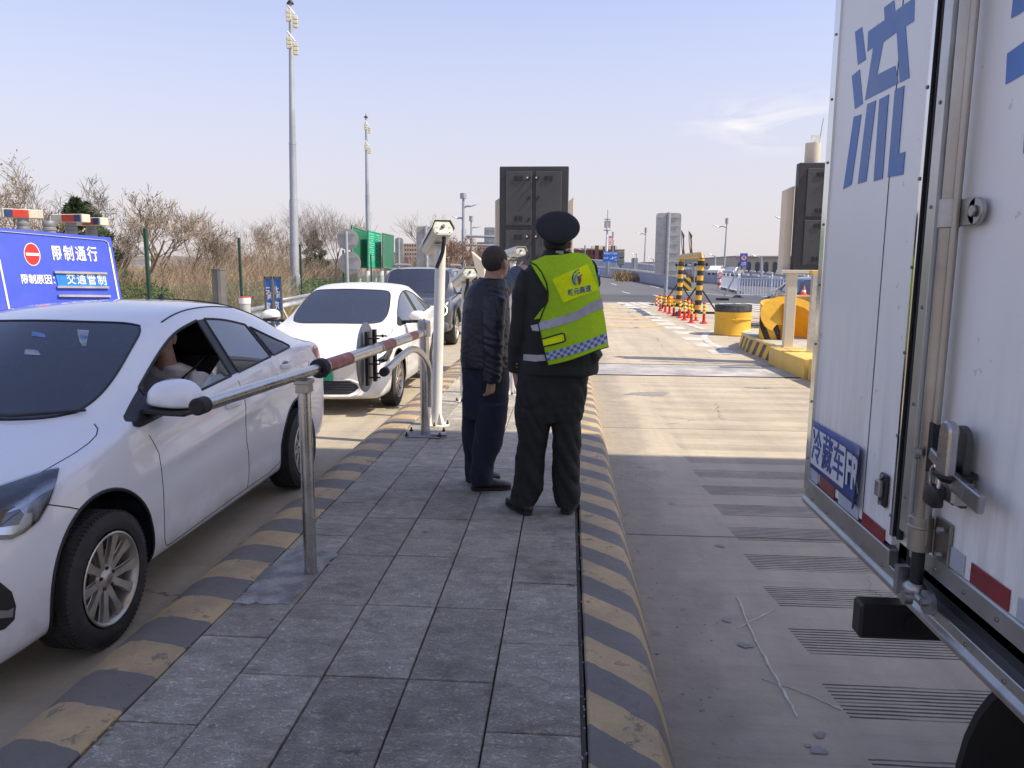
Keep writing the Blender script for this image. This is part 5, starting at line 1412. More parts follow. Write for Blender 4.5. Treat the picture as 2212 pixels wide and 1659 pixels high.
for z in (.66, .74, .82):
    b = B(); b.box((0, gq.y-.032, z), (1.12, .02, .022), mat=car3.M); b.build('grille_bar', lamp_chrome, gr, bevel=.004)
for sgn in (1, -1):
    q = car3.proj((sgn*.76, -.6, .80), (0, 1, 0), 0)
    T = car3.M @ Matrix.Translation((sgn*.76, q.y-.01, .80)) @ Matrix.Rotation(pi/2, 4, 'X')
    b = B(); b.lathe([(.001, .0), (.13, .0), (.14, .02), (.14, -.06)], T, 28); hl = b.build('headlight', lamp_dark, r3, smooth=40)
    em = bpy.data.materials.get('lit_ring')
    if em is None:
        em, nt_, p_, _o = base_mat('lit_ring'); p_.inputs['Base Color'].default_value = (.8, .9, .7, 1); p_.inputs['Emission Color'].default_value = (.75, 1, .7, 1); p_.inputs['Emission Strength'].default_value = 1.6
    b = B(); b.tube([T @ Vector((.115*cos(2*pi*k/28), .115*sin(2*pi*k/28), .022)) for k in range(28)], .010, 8, closed=True); b.build('ring_lamp', em, hl, smooth=60)
    b = B(); b.ball(T @ Vector((0, 0, .0)), .06, 14, 8); b.build('projector', lamp_chrome, hl, smooth=60)
b = B(); b.box((0, gq.y+.0, .44), (1.80, .16, .20), mat=car3.M); b.build('bumper', M('bumper_grey', (.11, .11, .12), .5), r3, bevel=.05, bseg=2, smooth=40)
for sgn in (1, -1):
    door_mirror(car3, r3, sgn*.94, 1.55, 1.16, sgn, trim_blk, 1.15)
    b = B(); b.tube([car3.W(sgn*.66, 1.95, 1.72), car3.W(sgn*.66, 2.1, 1.755), car3.W(sgn*.65, 3.7, 1.75), car3.W(sgn*.65, 3.9, 1.70)], .03, 8); b.build('roof_rail', M('rail_grey', (.25, .26, .28), .4, .6), r3, smooth=50)
    b = B(); b.tube([car3.W(sgn*.975, .92+.47*cos(a), .39+.47*sin(a)) for a in [radians(10+160*k/16) for k in range(17)]], .035, 8); b.build('arch_cladding', trim_blk, r3, smooth=60)
toy = M('dash_toy_blue', (.2, .45, .6), .5)
b = B(); b.ball(car3.W(-.25, 1.44, 1.16), (.035, .035, .06), 10, 6); b.ball(car3.W(-.25, 1.44, 1.24), .03, 10, 6); b.build('dashboard_figure', toy, r3)
b = B(); b.box((.05, 1.42, 1.165), (.20, .04, .06), mat=car3.M); b.build('phone_number_card', M('card_cream', (.55, .5, .3), .5), r3)

# ------------------------------------------------------------------ navy car beyond the right-hand island
PN = on_ground(1735, 668)
SED3 = dict(SEDAN)
P4 = Vector((7.15, 20.3, 0))
car4, r4 = make_sedan('navy blue car behind the yellow crash shields, mostly hidden by the truck', P4, car_navy, SED3, name='navy_car', sub=2)
for wy in (.86, 3.40):
    for sgn in (1, -1): make_wheel(r4, P4[0]+sgn*.885, P4[1]+wy, .312, .312, .20, sgn, detail=False)
# ================================================================== PEOPLE
def ring_loft(b, rings, seg=24, mi=0):
    """rings: (centre, axis_a, axis_b) each a Vector; closed with caps"""
    vs = []
    for c, a, e in rings:
        for k in range(seg):
            t = 2*pi*k/seg; ct, st_ = cos(t), sin(t)
            ct = abs(ct)**.9*(1 if ct > 0 else -1); st_ = abs(st_)**.9*(1 if st_ > 0 else -1)
            vs.append(Vector(c)+Vector(a)*ct+Vector(e)*st_)
    n = len(rings)
    fs = [(i*seg+k, i*seg+(k+1) % seg, (i+1)*seg+(k+1) % seg, (i+1)*seg+k) for i in range(n-1) for k in range(seg)]
    fs += [tuple(range(seg))[::-1], tuple(range((n-1)*seg, n*seg))]
    return b.add(vs, fs, mi)
def limb(b, pts, rad, seg=16, ref=Vector((0, 1, 0)), sub=4):
    pts = [Vector(p) for p in pts]; P = []; R = []
    for i in range(len(pts)-1):
        for k in range(sub):
            t = k/sub; P.append(pts[i].lerp(pts[i+1], t))
            ra, rb = rad[i], rad[i+1]
            ra = ra if isinstance(ra, tuple) else (ra, ra); rb = rb if isinstance(rb, tuple) else (rb, rb)
            s_ = t*t*(3-2*t); R.append((ra[0]+(rb[0]-ra[0])*s_, ra[1]+(rb[1]-ra[1])*s_))
    P.append(pts[-1]); r = rad[-1]; R.append(r if isinstance(r, tuple) else (r, r))
    for _ in range(2): P = [P[0]]+[(P[i-1]+P[i]*2+P[i+1])/4 for i in range(1, len(P)-1)]+[P[-1]]
    rings = []
    for i, p in enumerate(P):
        t = (P[min(i+1, len(P)-1)]-P[max(i-1, 0)]).normalized()
        e = (ref-t*ref.dot(t)).normalized() if (ref-t*ref.dot(t)).length > .1 else t.orthogonal().normalized()
        a = e.cross(t)
        rings.append((p, a*R[i][0], e*R[i][1]))
    return ring_loft(b, rings, seg)
def remeshed(b, name, mat, parent, voxel, smooth_it=2, folds=None, push=0.):
    me = bpy.data.meshes.new('tmp'); me.from_pydata(b.v, [], b.f)
    o = bpy.data.objects.new('tmp', me); COL.objects.link(o)
    bm = bmesh.new(); bm.from_mesh(me); bmesh.ops.recalc_face_normals(bm, faces=bm.faces); bm.to_mesh(me); bm.free()
    r = o.modifiers.new('r', 'REMESH'); r.mode = 'VOXEL'; r.voxel_size = voxel
    if smooth_it: s_ = o.modifiers.new('s', 'SMOOTH'); s_.factor = .5; s_.iterations = smooth_it
    res = bpy.data.meshes.new_from_object(o.evaluated_get(bpy.context.evaluated_depsgraph_get()))
    bpy.data.objects.remove(o)
    if push:
        nr = [v.normal.copy() for v in res.vertices]
        for v, n in zip(res.vertices, nr): v.co += n*push
    if folds:
        amp, fn = folds
        nr = [v.normal.copy() for v in res.vertices]
        for v, n in zip(res.vertices, nr): v.co += n*(amp*fn(v.co))
    res.transform(Matrix.Translation(-wloc(parent)))
    res.materials.clear(); res.materials.append(mat); res.name = name
    res.polygons.foreach_set('use_smooth', [True]*len(res.polygons))
    q = bpy.data.objects.new(name, res); COL.objects.link(q); q.parent = parent
    return q
def fold_noise(sx=6, sz=14, seed=0, skew=.6):
    def f(p):
        a = noise.noise(Vector((p.x*sx+seed, p.y*sx, p.z*sz+skew*p.x*8)))
        c = noise.noise(Vector((p.x*22+seed, p.y*22, p.z*34)))
        return (abs(a)*2-.5)+.25*c
    return f
skin = M('skin', (.42, .24, .17), .5, 0, .12, 18, bump=.0008, bscale=200)
skin.node_tree.nodes['Principled BSDF'].inputs['Subsurface Weight'].default_value = .12
skin.node_tree.nodes['Principled BSDF'].inputs['Subsurface Radius'].default_value = (.02, .008, .004)
hair_m = M('short_black_hair', (.018, .016, .015), .7, 0, .4, 60, bump=.003, bscale=260)
eye_m = M('eye_white', (.6, .58, .55), .2); iris_m = M('iris_dark', (.02, .012, .008), .15)
lip_m = M('lips', (.34, .13, .11), .45)
def head_parts(b, T, k=1.):
    """face looks along local +Y; origin at the middle of the head"""
    R3 = T.to_3x3().to_4x4()
    def E(c, r): b.ball((0, 0, 0), (1, 1, 1), 20, 14, 0, T @ Matrix.Translation(Vector(c)*k) @ Matrix.Diagonal((r[0]*k, r[1]*k, r[2]*k, 1)))
    E((0, -.012, .030), (.077, .096, .088)); E((0, .010, -.020), (.068, .078, .078)); E((0, .030, -.062), (.050, .052, .045)); E((0, .055, -.085), (.024, .022, .020))
    E((0, .072, .030), (.050, .020, .012)); E((0, .090, -.012), (.011, .016, .028)); E((0, .100, -.026), (.015, .015, .011))
    E((.035, .066, -.022), (.024, .022, .018)); E((-.035, .066, -.022), (.024, .022, .018)); E((0, .080, -.056), (.024, .012, .010))
    for s_ in (-1, 1):
        E((s_*.077, -.004, -.008), (.010, .019, .032)); E((s_*.084, -.012, .004), (.006, .016, .022))
def face_details(parent, T, k=1.):
    for s_ in (-1, 1):
        b = B(); b.ball(T @ Vector((s_*.031*k, .078*k, .006*k)), .0125*k, 12, 8); e = b.build('eye', eye_m, parent, smooth=60)
        b = B(); b.ball(T @ Vector((s_*.031*k, .0875*k, .006*k)), .0055*k, 10, 6); b.build('iris', iris_m, e, smooth=60)
        b = B(); b.tube([T @ Vector((s_*(.014+.036*t)*k, (.094-.018*t)*k, (.028+.006*sin(pi*t))*k)) for t in (0, .25, .5, .75, 1)], [.002, .004, .0045, .004, .002], 6); b.build('eyebrow', hair_m, parent, smooth=60)
    b = B(); b.tube([T @ Vector((x*k, (.092-abs(x)*.35)*k, -.055*k)) for x in (-.022, -.012, 0, .012, .022)], [.001, .004, .005, .004, .001], 8); b.build('mouth', lip_m, parent, smooth=60)
def hand_parts(b, wrist, direction, palm_n, thumb_dir, k=1., curl=.35, curls=None, spread=.0):
    """palm and five unequal fingers; palm_n points out of the palm"""
    d = Vector(direction).normalized(); n = Vector(palm_n); n = (n-d*n.dot(d)).normalized(); s_ = Vector(thumb_dir); s_ = (s_-d*s_.dot(d)-n*s_.dot(n)).normalized()
    w = Vector(wrist)
    ring_loft(b, [(w-d*.035*k, s_*.026*k, n*.020*k), (w, s_*.027*k, n*.019*k), (w+d*.03*k, s_*.037*k, n*.0155*k), (w+d*.07*k, s_*.042*k, n*.014*k), (w+d*.092*k, s_*.039*k, n*.011*k)], 20)
    L = [(.030, .043, .025, .020), (.010, .047, .029, .022), (-.010, .044, .027, .021), (-.030, .033, .020, .018)]
    for i, (off, l1, l2, l3) in enumerate(L):
        c = (curls[i] if curls else curl)
        p = w+d*(.082-.004*abs(i-1))*k+s_*off*k
        a = c*.8; pts = [p]; 
        for l, da in ((l1, c*.9), (l2, c*1.1), (l3, c*.7)):
            q = pts[-1]+(d*cos(a)+n*sin(a)+s_*spread*(1.5-i))*l*k; pts.append(q); a += da
        limb(b, pts, [.0098*k, .0092*k, .0085*k, .0068*k], 10, n, 3)
    p = w+d*.022*k+s_*.026*k+n*.004*k
    pts = [p, p+(d*.55+s_*.75+n*.25).normalized()*.042*k, p+(d*.55+s_*.75+n*.25).normalized()*.042*k+(d*.85+s_*.3+n*.5).normalized()*.032*k]
    pts.append(pts[-1]+(d*.9-s_*.05+n*.5).normalized()*.024*k)
    limb(b, pts, [.0145*k, .0115*k, .0105*k, .008*k], 10, n, 3)
def prings(rows, Y, ydep=None):
    """rows: (v, uL, uR, depth radius, dy) -> horizontal rings seen at depth Y"""
    out = []
    for r in rows:
        v, uL, uR, ry = r[:4]; dy = r[4] if len(r) > 4 else 0
        a, c = at_depth(uL, v, Y), at_depth(uR, v, Y)
        out.append(((a+c)/2+Vector((0, dy, 0)), Vector(((c.x-a.x)/2, 0, 0)), Vector((0, ry, 0))))
    return out
def dens(rings, n=3):
    out = []
    for i in range(len(rings)-1):
        for k in range(n):
            t = k/n; s_ = t*t*(3-2*t)*.4+t*.6
            out.append(tuple(rings[i][j].lerp(rings[i+1][j], s_ if j else t) for j in range(3)))
    out.append(rings[-1]); return out
def shoe(name, parent, heel, toe, mat, sole_mat, w=.048, h=.075, z=.2):
    h0, t0 = Vector((heel[0], heel[1], z)), Vector((toe[0], toe[1], z)); d = (t0-h0); L = d.length; d.normalize(); s_ = Vector((-d.y, d.x, 0))
    b = B(); rings = []
    for t, ww, hh in ((0, .55, .62), (.06, .78, .86), (.2, .82, 1.0), (.38, .78, 1.02), (.52, .86, .78), (.68, 1.0, .60), (.84, .96, .50), (.95, .70, .40), (1.0, .35, .28)):
        c = h0+d*(L*t); rings.append((c+Vector((0, 0, .016+h*hh/2)), s_*w*ww, Vector((0, 0, h*hh/2))))
    ring_loft(b, rings, 20); o = b.build(name, mat, parent, smooth=60)
    b = B(); n = 22; pts = []
    for k in range(n):
        a = 2*pi*k/n; t = .5-.5*cos(a); ww = w*1.06*abs(sin(a))**.6*(.82+.22*smoothstep(.3, .8, t)); pts.append(h0+d*(L*t*1.03-.006)+s_*(ww if sin(a) > 0 else -ww))
    b.add([(p.x, p.y, z+.0015) for p in pts]+[(p.x, p.y, z+.024) for p in pts], [tuple(range(n))[::-1], tuple(range(n, 2*n))]+[(k, (k+1) % n, (k+1) % n+n, k+n) for k in range(n)])
    b.build('sole', sole_mat, o, smooth=40)
    return o

# ------------------------------------------------------------------ officer in the high-visibility vest
YO = 4.62
uni = M('uniform_dark_green', (.009, .011, .0095), .75, 0, .25, 9, bump=.0008, bscale=300)
uni_t = M('uniform_trousers', (.009, .0105, .009), .78, 0, .25, 9, bump=.0008, bscale=300)
off = thing('person', 'officer in a dark peaked cap and yellow-green reflective vest, seen from behind', 'person', (-.07, YO, .2))
def ow(u, v, y=YO): return at_depth(u, v, y)
Th = Matrix.Translation(ow(1204, 523, YO+.03)) @ Matrix.Rotation(-.18, 4, 'Z') @ Matrix.Rotation(.38, 4, 'X')
b = B(); head_parts(b, Th, 1.0)
limb(b, [ow(1203, 612, YO+.02), ow(1203, 560, YO+.02), ow(1204, 535, YO+.03)], [.075, .062, .058], 20)
sL, eL, wL = ow(1143, 596), ow(1124, 705, YO-.0), ow(1114, 800, YO+.03)
sR, eR, wR = ow(1264, 586), ow(1278, 612, YO+.27), ow(1230, 565, YO+.40)
ring_loft(b, prings([(572, 1165, 1240, .07), (600, 1140, 1270, .09), (700, 1150, 1265, .09), (800, 1145, 1262, .09), (880, 1140, 1255, .09)], YO), 24)
limb(b, [sL+Vector((.03, 0, 0)), eL, wL], [.045, .036, .026], 14); limb(b, [sR, eR, wR], [.045, .036, .026], 14)
hand_parts(b, wL+Vector((.0, .0, -.025)), (.12, .10, -1), (.9, .3, 0), (.2, -1, 0), 1., .45)
hand_parts(b, wR, (-.5, .2, .8), (-.6, -.6, 0), (-.3, -.5, .3), 1., .8)
for (u0, u1) in ((1160, 1145), (1222, 1222)):
    limb(b, [ow(u0, 880), ow((u0+u1)/2, 985), ow(u1, 1090)], [.06, .045, .035], 14)
body = remeshed(b, 'body', skin, off, .0048, 1)
face_details(off, Th)
# hair below the cap band
b = B(); b.ball((0, 0, 0), (1, 1, 1), 24, 16, 0, Th @ Matrix.Translation((0, -.016, .024)) @ Matrix.Diagonal((.0815, .098, .092, 1)))
hb = bmesh.new()
o = b.build('hair', hair_m, off, smooth=60)
bm = bmesh.new(); bm.from_mesh(o.data); Ti = (Matrix.Translation(-wloc(off)) @ Th).inverted()
bmesh.ops.delete(bm, geom=[v for v in bm.verts if (lambda q: q.y > .04 or q.z < -.035+.2*max(0, q.y+.02))(Ti @ v.co)], context='VERTS'); bm.to_mesh(o.data); bm.free()
# trousers
b = B()
ring_loft(b, dens(prings([(775, 1128, 1284, .135), (812, 1117, 1273, .145), (850, 1113, 1268, .15), (885, 1114, 1263, .14), (905, 1116, 1258, .125)], YO)), 28)
ring_loft(b, dens(prings([(880, 1115, 1196, .13), (905, 1116, 1188, .125), (938, 1120, 1186, .115), (964, 1117, 1181, .105), (1003, 1115, 1178, .10), (1045, 1108, 1174, .098), (1072, 1103, 1166, .098, .0), (1085, 1102, 1158, .10), (1094, 1108, 1154, .095)], YO-.02)), 24)
ring_loft(b, dens(prings([(880, 1190, 1263, .13), (905, 1190, 1256, .125), (938, 1195, 1254, .115), (975, 1193, 1254, .105), (1016, 1191, 1254, .10), (1055, 1193, 1253, .095), (1078, 1198, 1250, .095), (1093, 1204, 1242, .09)], YO)), 24)
remeshed(b, 'trousers', uni_t, off, .008, 2, (.014, fold_noise(4, 6, 3, 1.4)), .002)
# tunic: torso and sleeves
b = B()
tor = prings([(545, 1176, 1240, .085), (556, 1166, 1250, .10), (565, 1150, 1264, .11), (580, 1136, 1278, .125), (605, 1130, 1285, .14), (650, 1132, 1286, .15), (705, 1133, 1287, .155), (755, 1128, 1290, .16), (790, 1122, 1295, .165), (806, 1120, 1292, .165)], YO)
ring_loft(b, dens(tor), 32)
limb(b, [sL+Vector((.02, 0, .01)), ow(1133, 625), eL, ow(1116, 765, YO+.02), wL+Vector((0, 0, -.005))], [.078, .075, .064, .056, .052], 20)
limb(b, [sR+Vector((-.01, 0, .0)), eR+Vector((-.03, -.05, .0)), eR, wR], [.085, .075, .07, .05], 20)
# flared hem at the right
A = ow(1285, 770, YO+.02)
ring_loft(b, [(ow(1270, 745, YO+.02), Vector((.06, 0, 0)), Vector((0, .12, 0))), (ow(1280, 765, YO+.02), Vector((.065, 0, 0)), Vector((0, .13, 0))), (ow(1272, 788, YO+.02), Vector((.045, 0, 0)), Vector((0, .12, 0)))], 20)
tunic = remeshed(b, 'tunic', uni, off, .0075, 2, (.007, fold_noise(6, 9, 8)))
b = B(); limb(b, [ow(1203, 560, YO-.0), ow(1204, 543, YO+.005)], [(.100, .098), (.082, .085)], 24); remeshed(b, 'collar', uni, off, .006, 1)
b = B(); b.box(ow(1209, 547, YO-.085), (.045, .004, .028)); b.build('collar_label', M('label_grey', (.35, .38, .38), .5), off, bevel=.001)
# epaulette, sleeve badge and cuff buttons
b = B(); e0, e1 = ow(1142, 575, YO-.03), ow(1168, 559, YO-.01)
b.bar(e0, e1, .055, .012); b.build('epaulette', M('epaulette_black', (.012, .012, .014), .6), off, bevel=.003)
for k in (.15, .35, .55):
    b = B(); b.bar(e0.lerp(e1, k)+Vector((0, -.002, .008)), e0.lerp(e1, k+.05)+Vector((0, -.002, .008)), .056, .004); b.build('braid_strip', M('braid_silver', (.35, .30, .2), .4, .6), off)
bc = ow(1120, 640, YO-.045)
shield = [(-.022, .035), (.022, .035), (.027, .0), (.018, -.028), (0, -.042), (-.018, -.028), (-.027, 0)]
Tb = Matrix.Translation(bc) @ rotz(-.55)
b = B(); b.prism(shield, .003, Tb); pt = b.build('sleeve_badge', M('badge_dark', (.02, .022, .02), .6), off)
gold = M('badge_gold', (.35, .23, .07), .5)
b = B(); b.tube([Tb @ Vector((x*.86, -.001, z*.86)) for x, z in shield], .0014, 6, closed=True); b.build('badge_rim', gold, pt)
b = B(); b.prism([(-.011, .016), (.011, .016), (.011, .023), (-.011, .023)], .002, Tb @ Matrix.Translation((0, -.002, 0))); b.build('badge_bar', gold, pt)
b = B(); b.prism([(-.010, -.016), (.002, -.020), (.010, -.004), (.004, .006), (-.008, .002)], .002, Tb @ Matrix.Translation((0, -.002, 0))); b.build('badge_emblem', M('badge_blue', (.03, .12, .42), .5), pt)
for dv in (0, 7):
    b = B(); b.ball(ow(1117, 786+dv, YO-.028), (.007, .004, .004), 8, 6); b.build('cuff_button', M('button_brass', (.6, .45, .2), .3, .9), off, smooth=60)
# cap: flared crown, band and visor, tipped back as he looks up
capm = M('cap_cloth', (.010, .012, .015), .8, 0, .2, 12, bump=.0006, bscale=400)
Cc = ow(1205, 490, YO-.065)
n_ = Vector((.04, -.74, .67)).normalized()
q = n_.to_track_quat('Z', 'X').to_matrix().to_4x4()
Tc = Matrix.Translation(Cc) @ q
prof = [(.078, -.082), (.084, -.070), (.086, -.048), (.092, -.038), (.118, -.018), (.127, -.006), (.1285, .000), (.126, .006), (.110, .016), (.08, .023), (.04, .027), (.001, .028)]
b = B(); b.lathe(prof, Tc @ Matrix.Diagonal((1.0, 1.0, 1, 1)), 56)
capo = b.build('cap', capm, off, smooth=40)
for v in capo.data.vertices: v.co += Vector((noise.noise(v.co*9)*.004, 0, noise.noise(v.co*7+Vector((3, 1, 2)))*.004))
b = B(); b.lathe([(.087, -.07), (.0885, -.066), (.0895, -.05), (.0885, -.046)], Tc, 48); b.build('cap_band', M('cap_band', (.007, .007, .008), .5), capo, smooth=40)
b = B(); b.tube([Tc @ Vector((.128*cos(2*pi*k/40), .128*sin(2*pi*k/40), 0)) for k in range(40)], .0022, 6, closed=True); b.build('cap_piping', capm, capo, smooth=60)
fw_ = (Th.to_3x3() @ Vector((0, 1, 0))).normalized()
vb = Th @ Vector((0, .10, .055)); b = B(); vs = []
for k in range(13):
    a = pi*k/12; x = .085*cos(a); y = .062*sin(a)
    vs += [Th @ Vector((x, .055+.03*sin(a), .058)), Th @ Vector((x*1.05, .06+y+.03*sin(a), .040-.01*sin(a)))]
b.add(vs, [(2*k, 2*k+1, 2*k+3, 2*k+2) for k in range(12)]); b.build('visor', blk, capo, smooth=60)
# vest: a loose sheet hung from the shoulders, slipped to the right
CX = ow(1209, 650).x
def vsurf(u, v, off_=0.):
    p = ow(u, v, YO-.17)
    t = (p.x-CX)/.30
    y = YO-.035-.150*sqrt(max(0, 1-min(1, t*t)))-.012
    hang = smoothstep(640, 790, v)*.035
    wr = .008*noise.noise(Vector((u*.030, v*.006, 1.3)))+.005*noise.noise(Vector((u*.05, v*.045, 4)))
    top = smoothstep(600, 545, v)*.065
    return ow(u, v, y-hang+top+wr-off_)
def vpatch(pts, name, mat, parent, off_=.0, cell=6, thick=.0015):
    bm = bmesh.new(); bm.faces.new([bm.verts.new((x, y, 0)) for x, y in pts]); bmesh.ops.triangulate(bm, faces=bm.faces)
    for _ in range(7):
        es = [e for e in bm.edges if e.calc_length() > cell]
        if not es: break
        bmesh.ops.subdivide_edges(bm, edges=es, cuts=1); bmesh.ops.triangulate(bm, faces=[f for f in bm.faces if len(f.verts) > 3])
    for v in bm.verts: v.co = vsurf(v.co.x, v.co.y, off_)
    bmesh.ops.recalc_face_normals(bm, faces=bm.faces)
    me = bpy.data.meshes.new(name); bm.to_mesh(me); bm.free(); me.transform(Matrix.Translation(-wloc(parent))); me.materials.append(mat)
    me.polygons.foreach_set('use_smooth', [True]*len(me.polygons))
    o = bpy.data.objects.new(name, me); COL.objects.link(o); o.parent = parent
    return o
def hiviz(name, col, trans=.45):
    m, nt, p, out = base_mat(name)
    pos = coords(nt)
    f = noise_fac(nt, pos, 90, 2, .5, .3, .7)
    c = mix_col(nt, f, tuple(a*.88 for a in col), col)
    df = nd(nt, 'ShaderNodeBsdfDiffuse'); tl = nd(nt, 'ShaderNodeBsdfTranslucent'); nt.links.new(c, df.inputs[0]); nt.links.new(c, tl.inputs[0])
    mx = nd(nt, 'ShaderNodeMixShader'); mx.inputs[0].default_value = trans; nt.links.new(df.outputs[0], mx.inputs[1]); nt.links.new(tl.outputs[0], mx.inputs[2]); nt.links.new(mx.outputs[0], out.inputs[0])
    return m
lime = hiviz('vest_lime', (.60, .95, .05)); lime2 = hiviz('vest_panel_yellow', (.85, 1.0, .02), .12)
tape = M('reflective_tape', (.34, .34, .40), .3, .2, .06, 30); vblk = M('vest_binding', (.008, .008, .009), .7)
vo = [(1144, 566), (1160, 560), (1177, 552), (1196, 551), (1215, 550), (1243, 545), (1265, 548), (1276, 558), (1284, 574), (1291, 605), (1297, 635), (1302, 661), (1307, 690), (1311, 718), (1315, 749), (1290, 757), (1262, 768), (1235, 778), (1208, 785), (1184, 790), (1178, 770), (1170, 735), (1163, 700), (1172, 675), (1183, 650), (1184, 632), (1180, 610), (1170, 588), (1158, 573)]
vest = vpatch(vo, 'vest', lime, off)
def vline(pts, r, mat, name, off_=.003, closed=False):
    P = []
    for i in range(len(pts)-1):
        for k in range(6): a = pts[i]; c = pts[i+1]; P.append(vsurf(a[0]+(c[0]-a[0])*k/6, a[1]+(c[1]-a[1])*k/6, off_))
    P.append(vsurf(*pts[-1], off_)); b = B(); b.tube(P, r, 6); return b.build(name, mat, vest, smooth=60)
vline([(1144, 566)]+vo[:0:-1][:9+1] if False else [(1144, 566), (1158, 573), (1170, 588), (1180, 610), (1184, 632), (1183, 650), (1172, 675), (1163, 700), (1170, 735), (1178, 770), (1184, 790)], .0042, vblk, 'binding')
vline([(1184, 790), (1208, 785), (1235, 778), (1262, 768), (1290, 757), (1315, 749)], .003, vblk, 'binding')
vpatch([(1162, 697), (1190, 690), (1218, 682), (1246, 672), (1275, 655), (1300, 643), (1304, 666), (1280, 674), (1250, 690), (1220, 700), (1192, 708), (1166, 714)], 'reflective_band', tape, vest, .0045)
vpatch([(1192, 621), (1273, 597), (1287, 634), (1291, 646), (1258, 652), (1217, 660)], 'name_panel', lime2, vest, .003) if False else None
npan = vpatch([(1193, 603), (1269, 570), (1281, 598), (1293, 626), (1254, 640), (1217, 654), (1204, 626)], 'name_panel', lime2, vest, .006)
# checker band, each square sewn as printed tape
chk_b = M('checker_blue', (.05, .13, .38), .5); chk_w = M('checker_white', (.42, .42, .48), .4)
rows_ = 4; cols_ = 18
tl_, tr_, bl_, br_ = (1179, 762), (1311, 718), (1182, 779), (1313, 739)
def cq(s_, t): 
    dip = 6*sin(pi*s_)
    return ((tl_[0]+(tr_[0]-tl_[0])*s_)*(1-t)+(bl_[0]+(br_[0]-bl_[0])*s_)*t, (tl_[1]+(tr_[1]-tl_[1])*s_)*(1-t)+(bl_[1]+(br_[1]-bl_[1])*s_)*t+dip*.6)
b = B()
for i in range(cols_):
    for j in range(3):
        P = [vsurf(*cq((i+a)/cols_, (j+c)/3), .005) for a, c in ((0, 0), (1, 0), (1, 1), (0, 1))]
        b.add(P, [(0, 1, 2, 3)], (i+j) % 2)
b.build('checker_band', [chk_b, chk_w], vest)
vpatch([(1170, 733), (1190, 727), (1214, 720), (1219, 722), (1221, 735), (1218, 738), (1195, 744), (1173, 749)], 'pocket_flap', lime2, vest, .004)
vline([(1170, 733), (1190, 727), (1214, 720), (1219, 722), (1221, 735), (1218, 738), (1195, 744), (1173, 749)], .0042, vblk, 'pocket_binding', .005)
# lettering laid on the cloth
def vtext(s_, cu, cv, wpx, hpx, slope, mat, bold, name='lettering'):
    o = text_part(name, s_, 1, Matrix(), mat, None, bold=bold, extrude=0)
    for v in o.data.vertices:
        x, y = v.co.x, v.co.y
        v.co = vsurf(cu+x*wpx-y*hpx*.12, cv-y*hpx+x*wpx*slope, .0095)-wloc(npan)
    o.parent = npan; return o
ink = M('print_blue', (.03, .10, .28), .5); ink_r = M('print_red', (.45, .02, .04), .5); ink_g = M('print_green', (.02, .25, .25), .5)
vtext('新元高速', 1252, 628.5, 12.6, 15, -.22, ink, .02)
def vpoly(pts, mat, name='emblem_stroke'):
    o = vpatch(pts, name, mat, npan, .0092, 3); return o
def arc(cx_, cy_, r0, r1, a0, a1, sx=1., n=9):
    A = [(cx_+sx*r0*cos(radians(a0+(a1-a0)*k/n)), cy_-r0*sin(radians(a0+(a1-a0)*k/n))) for k in range(n+1)]
    C = [(cx_+sx*r1*cos(radians(a0+(a1-a0)*k/n)), cy_-r1*sin(radians(a0+(a1-a0)*k/n))) for k in range(n, -1, -1)]
    return A+C
vpoly([(1241.5, 617), (1237, 611), (1235, 603), (1236, 595), (1240, 588), (1246, 583), (1246, 586), (1241, 591), (1238.5, 598), (1239, 606), (1243.5, 616)], ink)
vpoly([(1244.5, 616), (1241, 608), (1240.5, 601), (1243, 594), (1248, 589.5), (1248, 592), (1245, 596), (1243, 602), (1243.5, 609), (1246, 615)], ink_g)
vpoly([(1247, 582), (1250, 580), (1251, 583.5), (1247.5, 585)], ink); vpoly([(1249, 588), (1252.5, 586.5), (1253, 590), (1249.5, 591)], ink)
vpoly([(1246, 597), (1255, 594.5), (1254.5, 598.5), (1251.5, 599.5), (1252, 611), (1250, 616), (1249.5, 600), (1247, 601)], ink)
vpoly([(1252, 596), (1258, 591), (1257.5, 595.5), (1255, 598), (1256, 606), (1253.5, 613), (1251, 616), (1253, 607), (1253, 599)], ink_r)
# side straps over the dark side mesh
for uv in ([(1146, 703), (1163, 700), (1166, 716), (1150, 714)], [(1131, 765), (1160, 767), (1178, 766), (1180, 779), (1155, 781), (1130, 778)]):
    o = vpatch(uv, 'side_strap', tape, vest, -.012, 5)
vpatch([(1153, 690), (1170, 668), (1177, 662), (1176, 676), (1166, 688)], 'shoulder_gusset', lime, vest, -.004, 5)
# shoes
shoe_b = M('polished_black_shoe', (.012, .012, .013), .3); sole_b = M('shoe_sole', (.02, .018, .017), .7)
g = on_ground(1139, 1114, .2); shoe('shoe', off, (g.x+.01, g.y), (g.x-.13, g.y+.26), shoe_b, sole_b, .052)
g = on_ground(1222, 1112, .2); shoe('shoe', off, (g.x, g.y), (g.x+.04, g.y+.27), shoe_b, sole_b, .052)

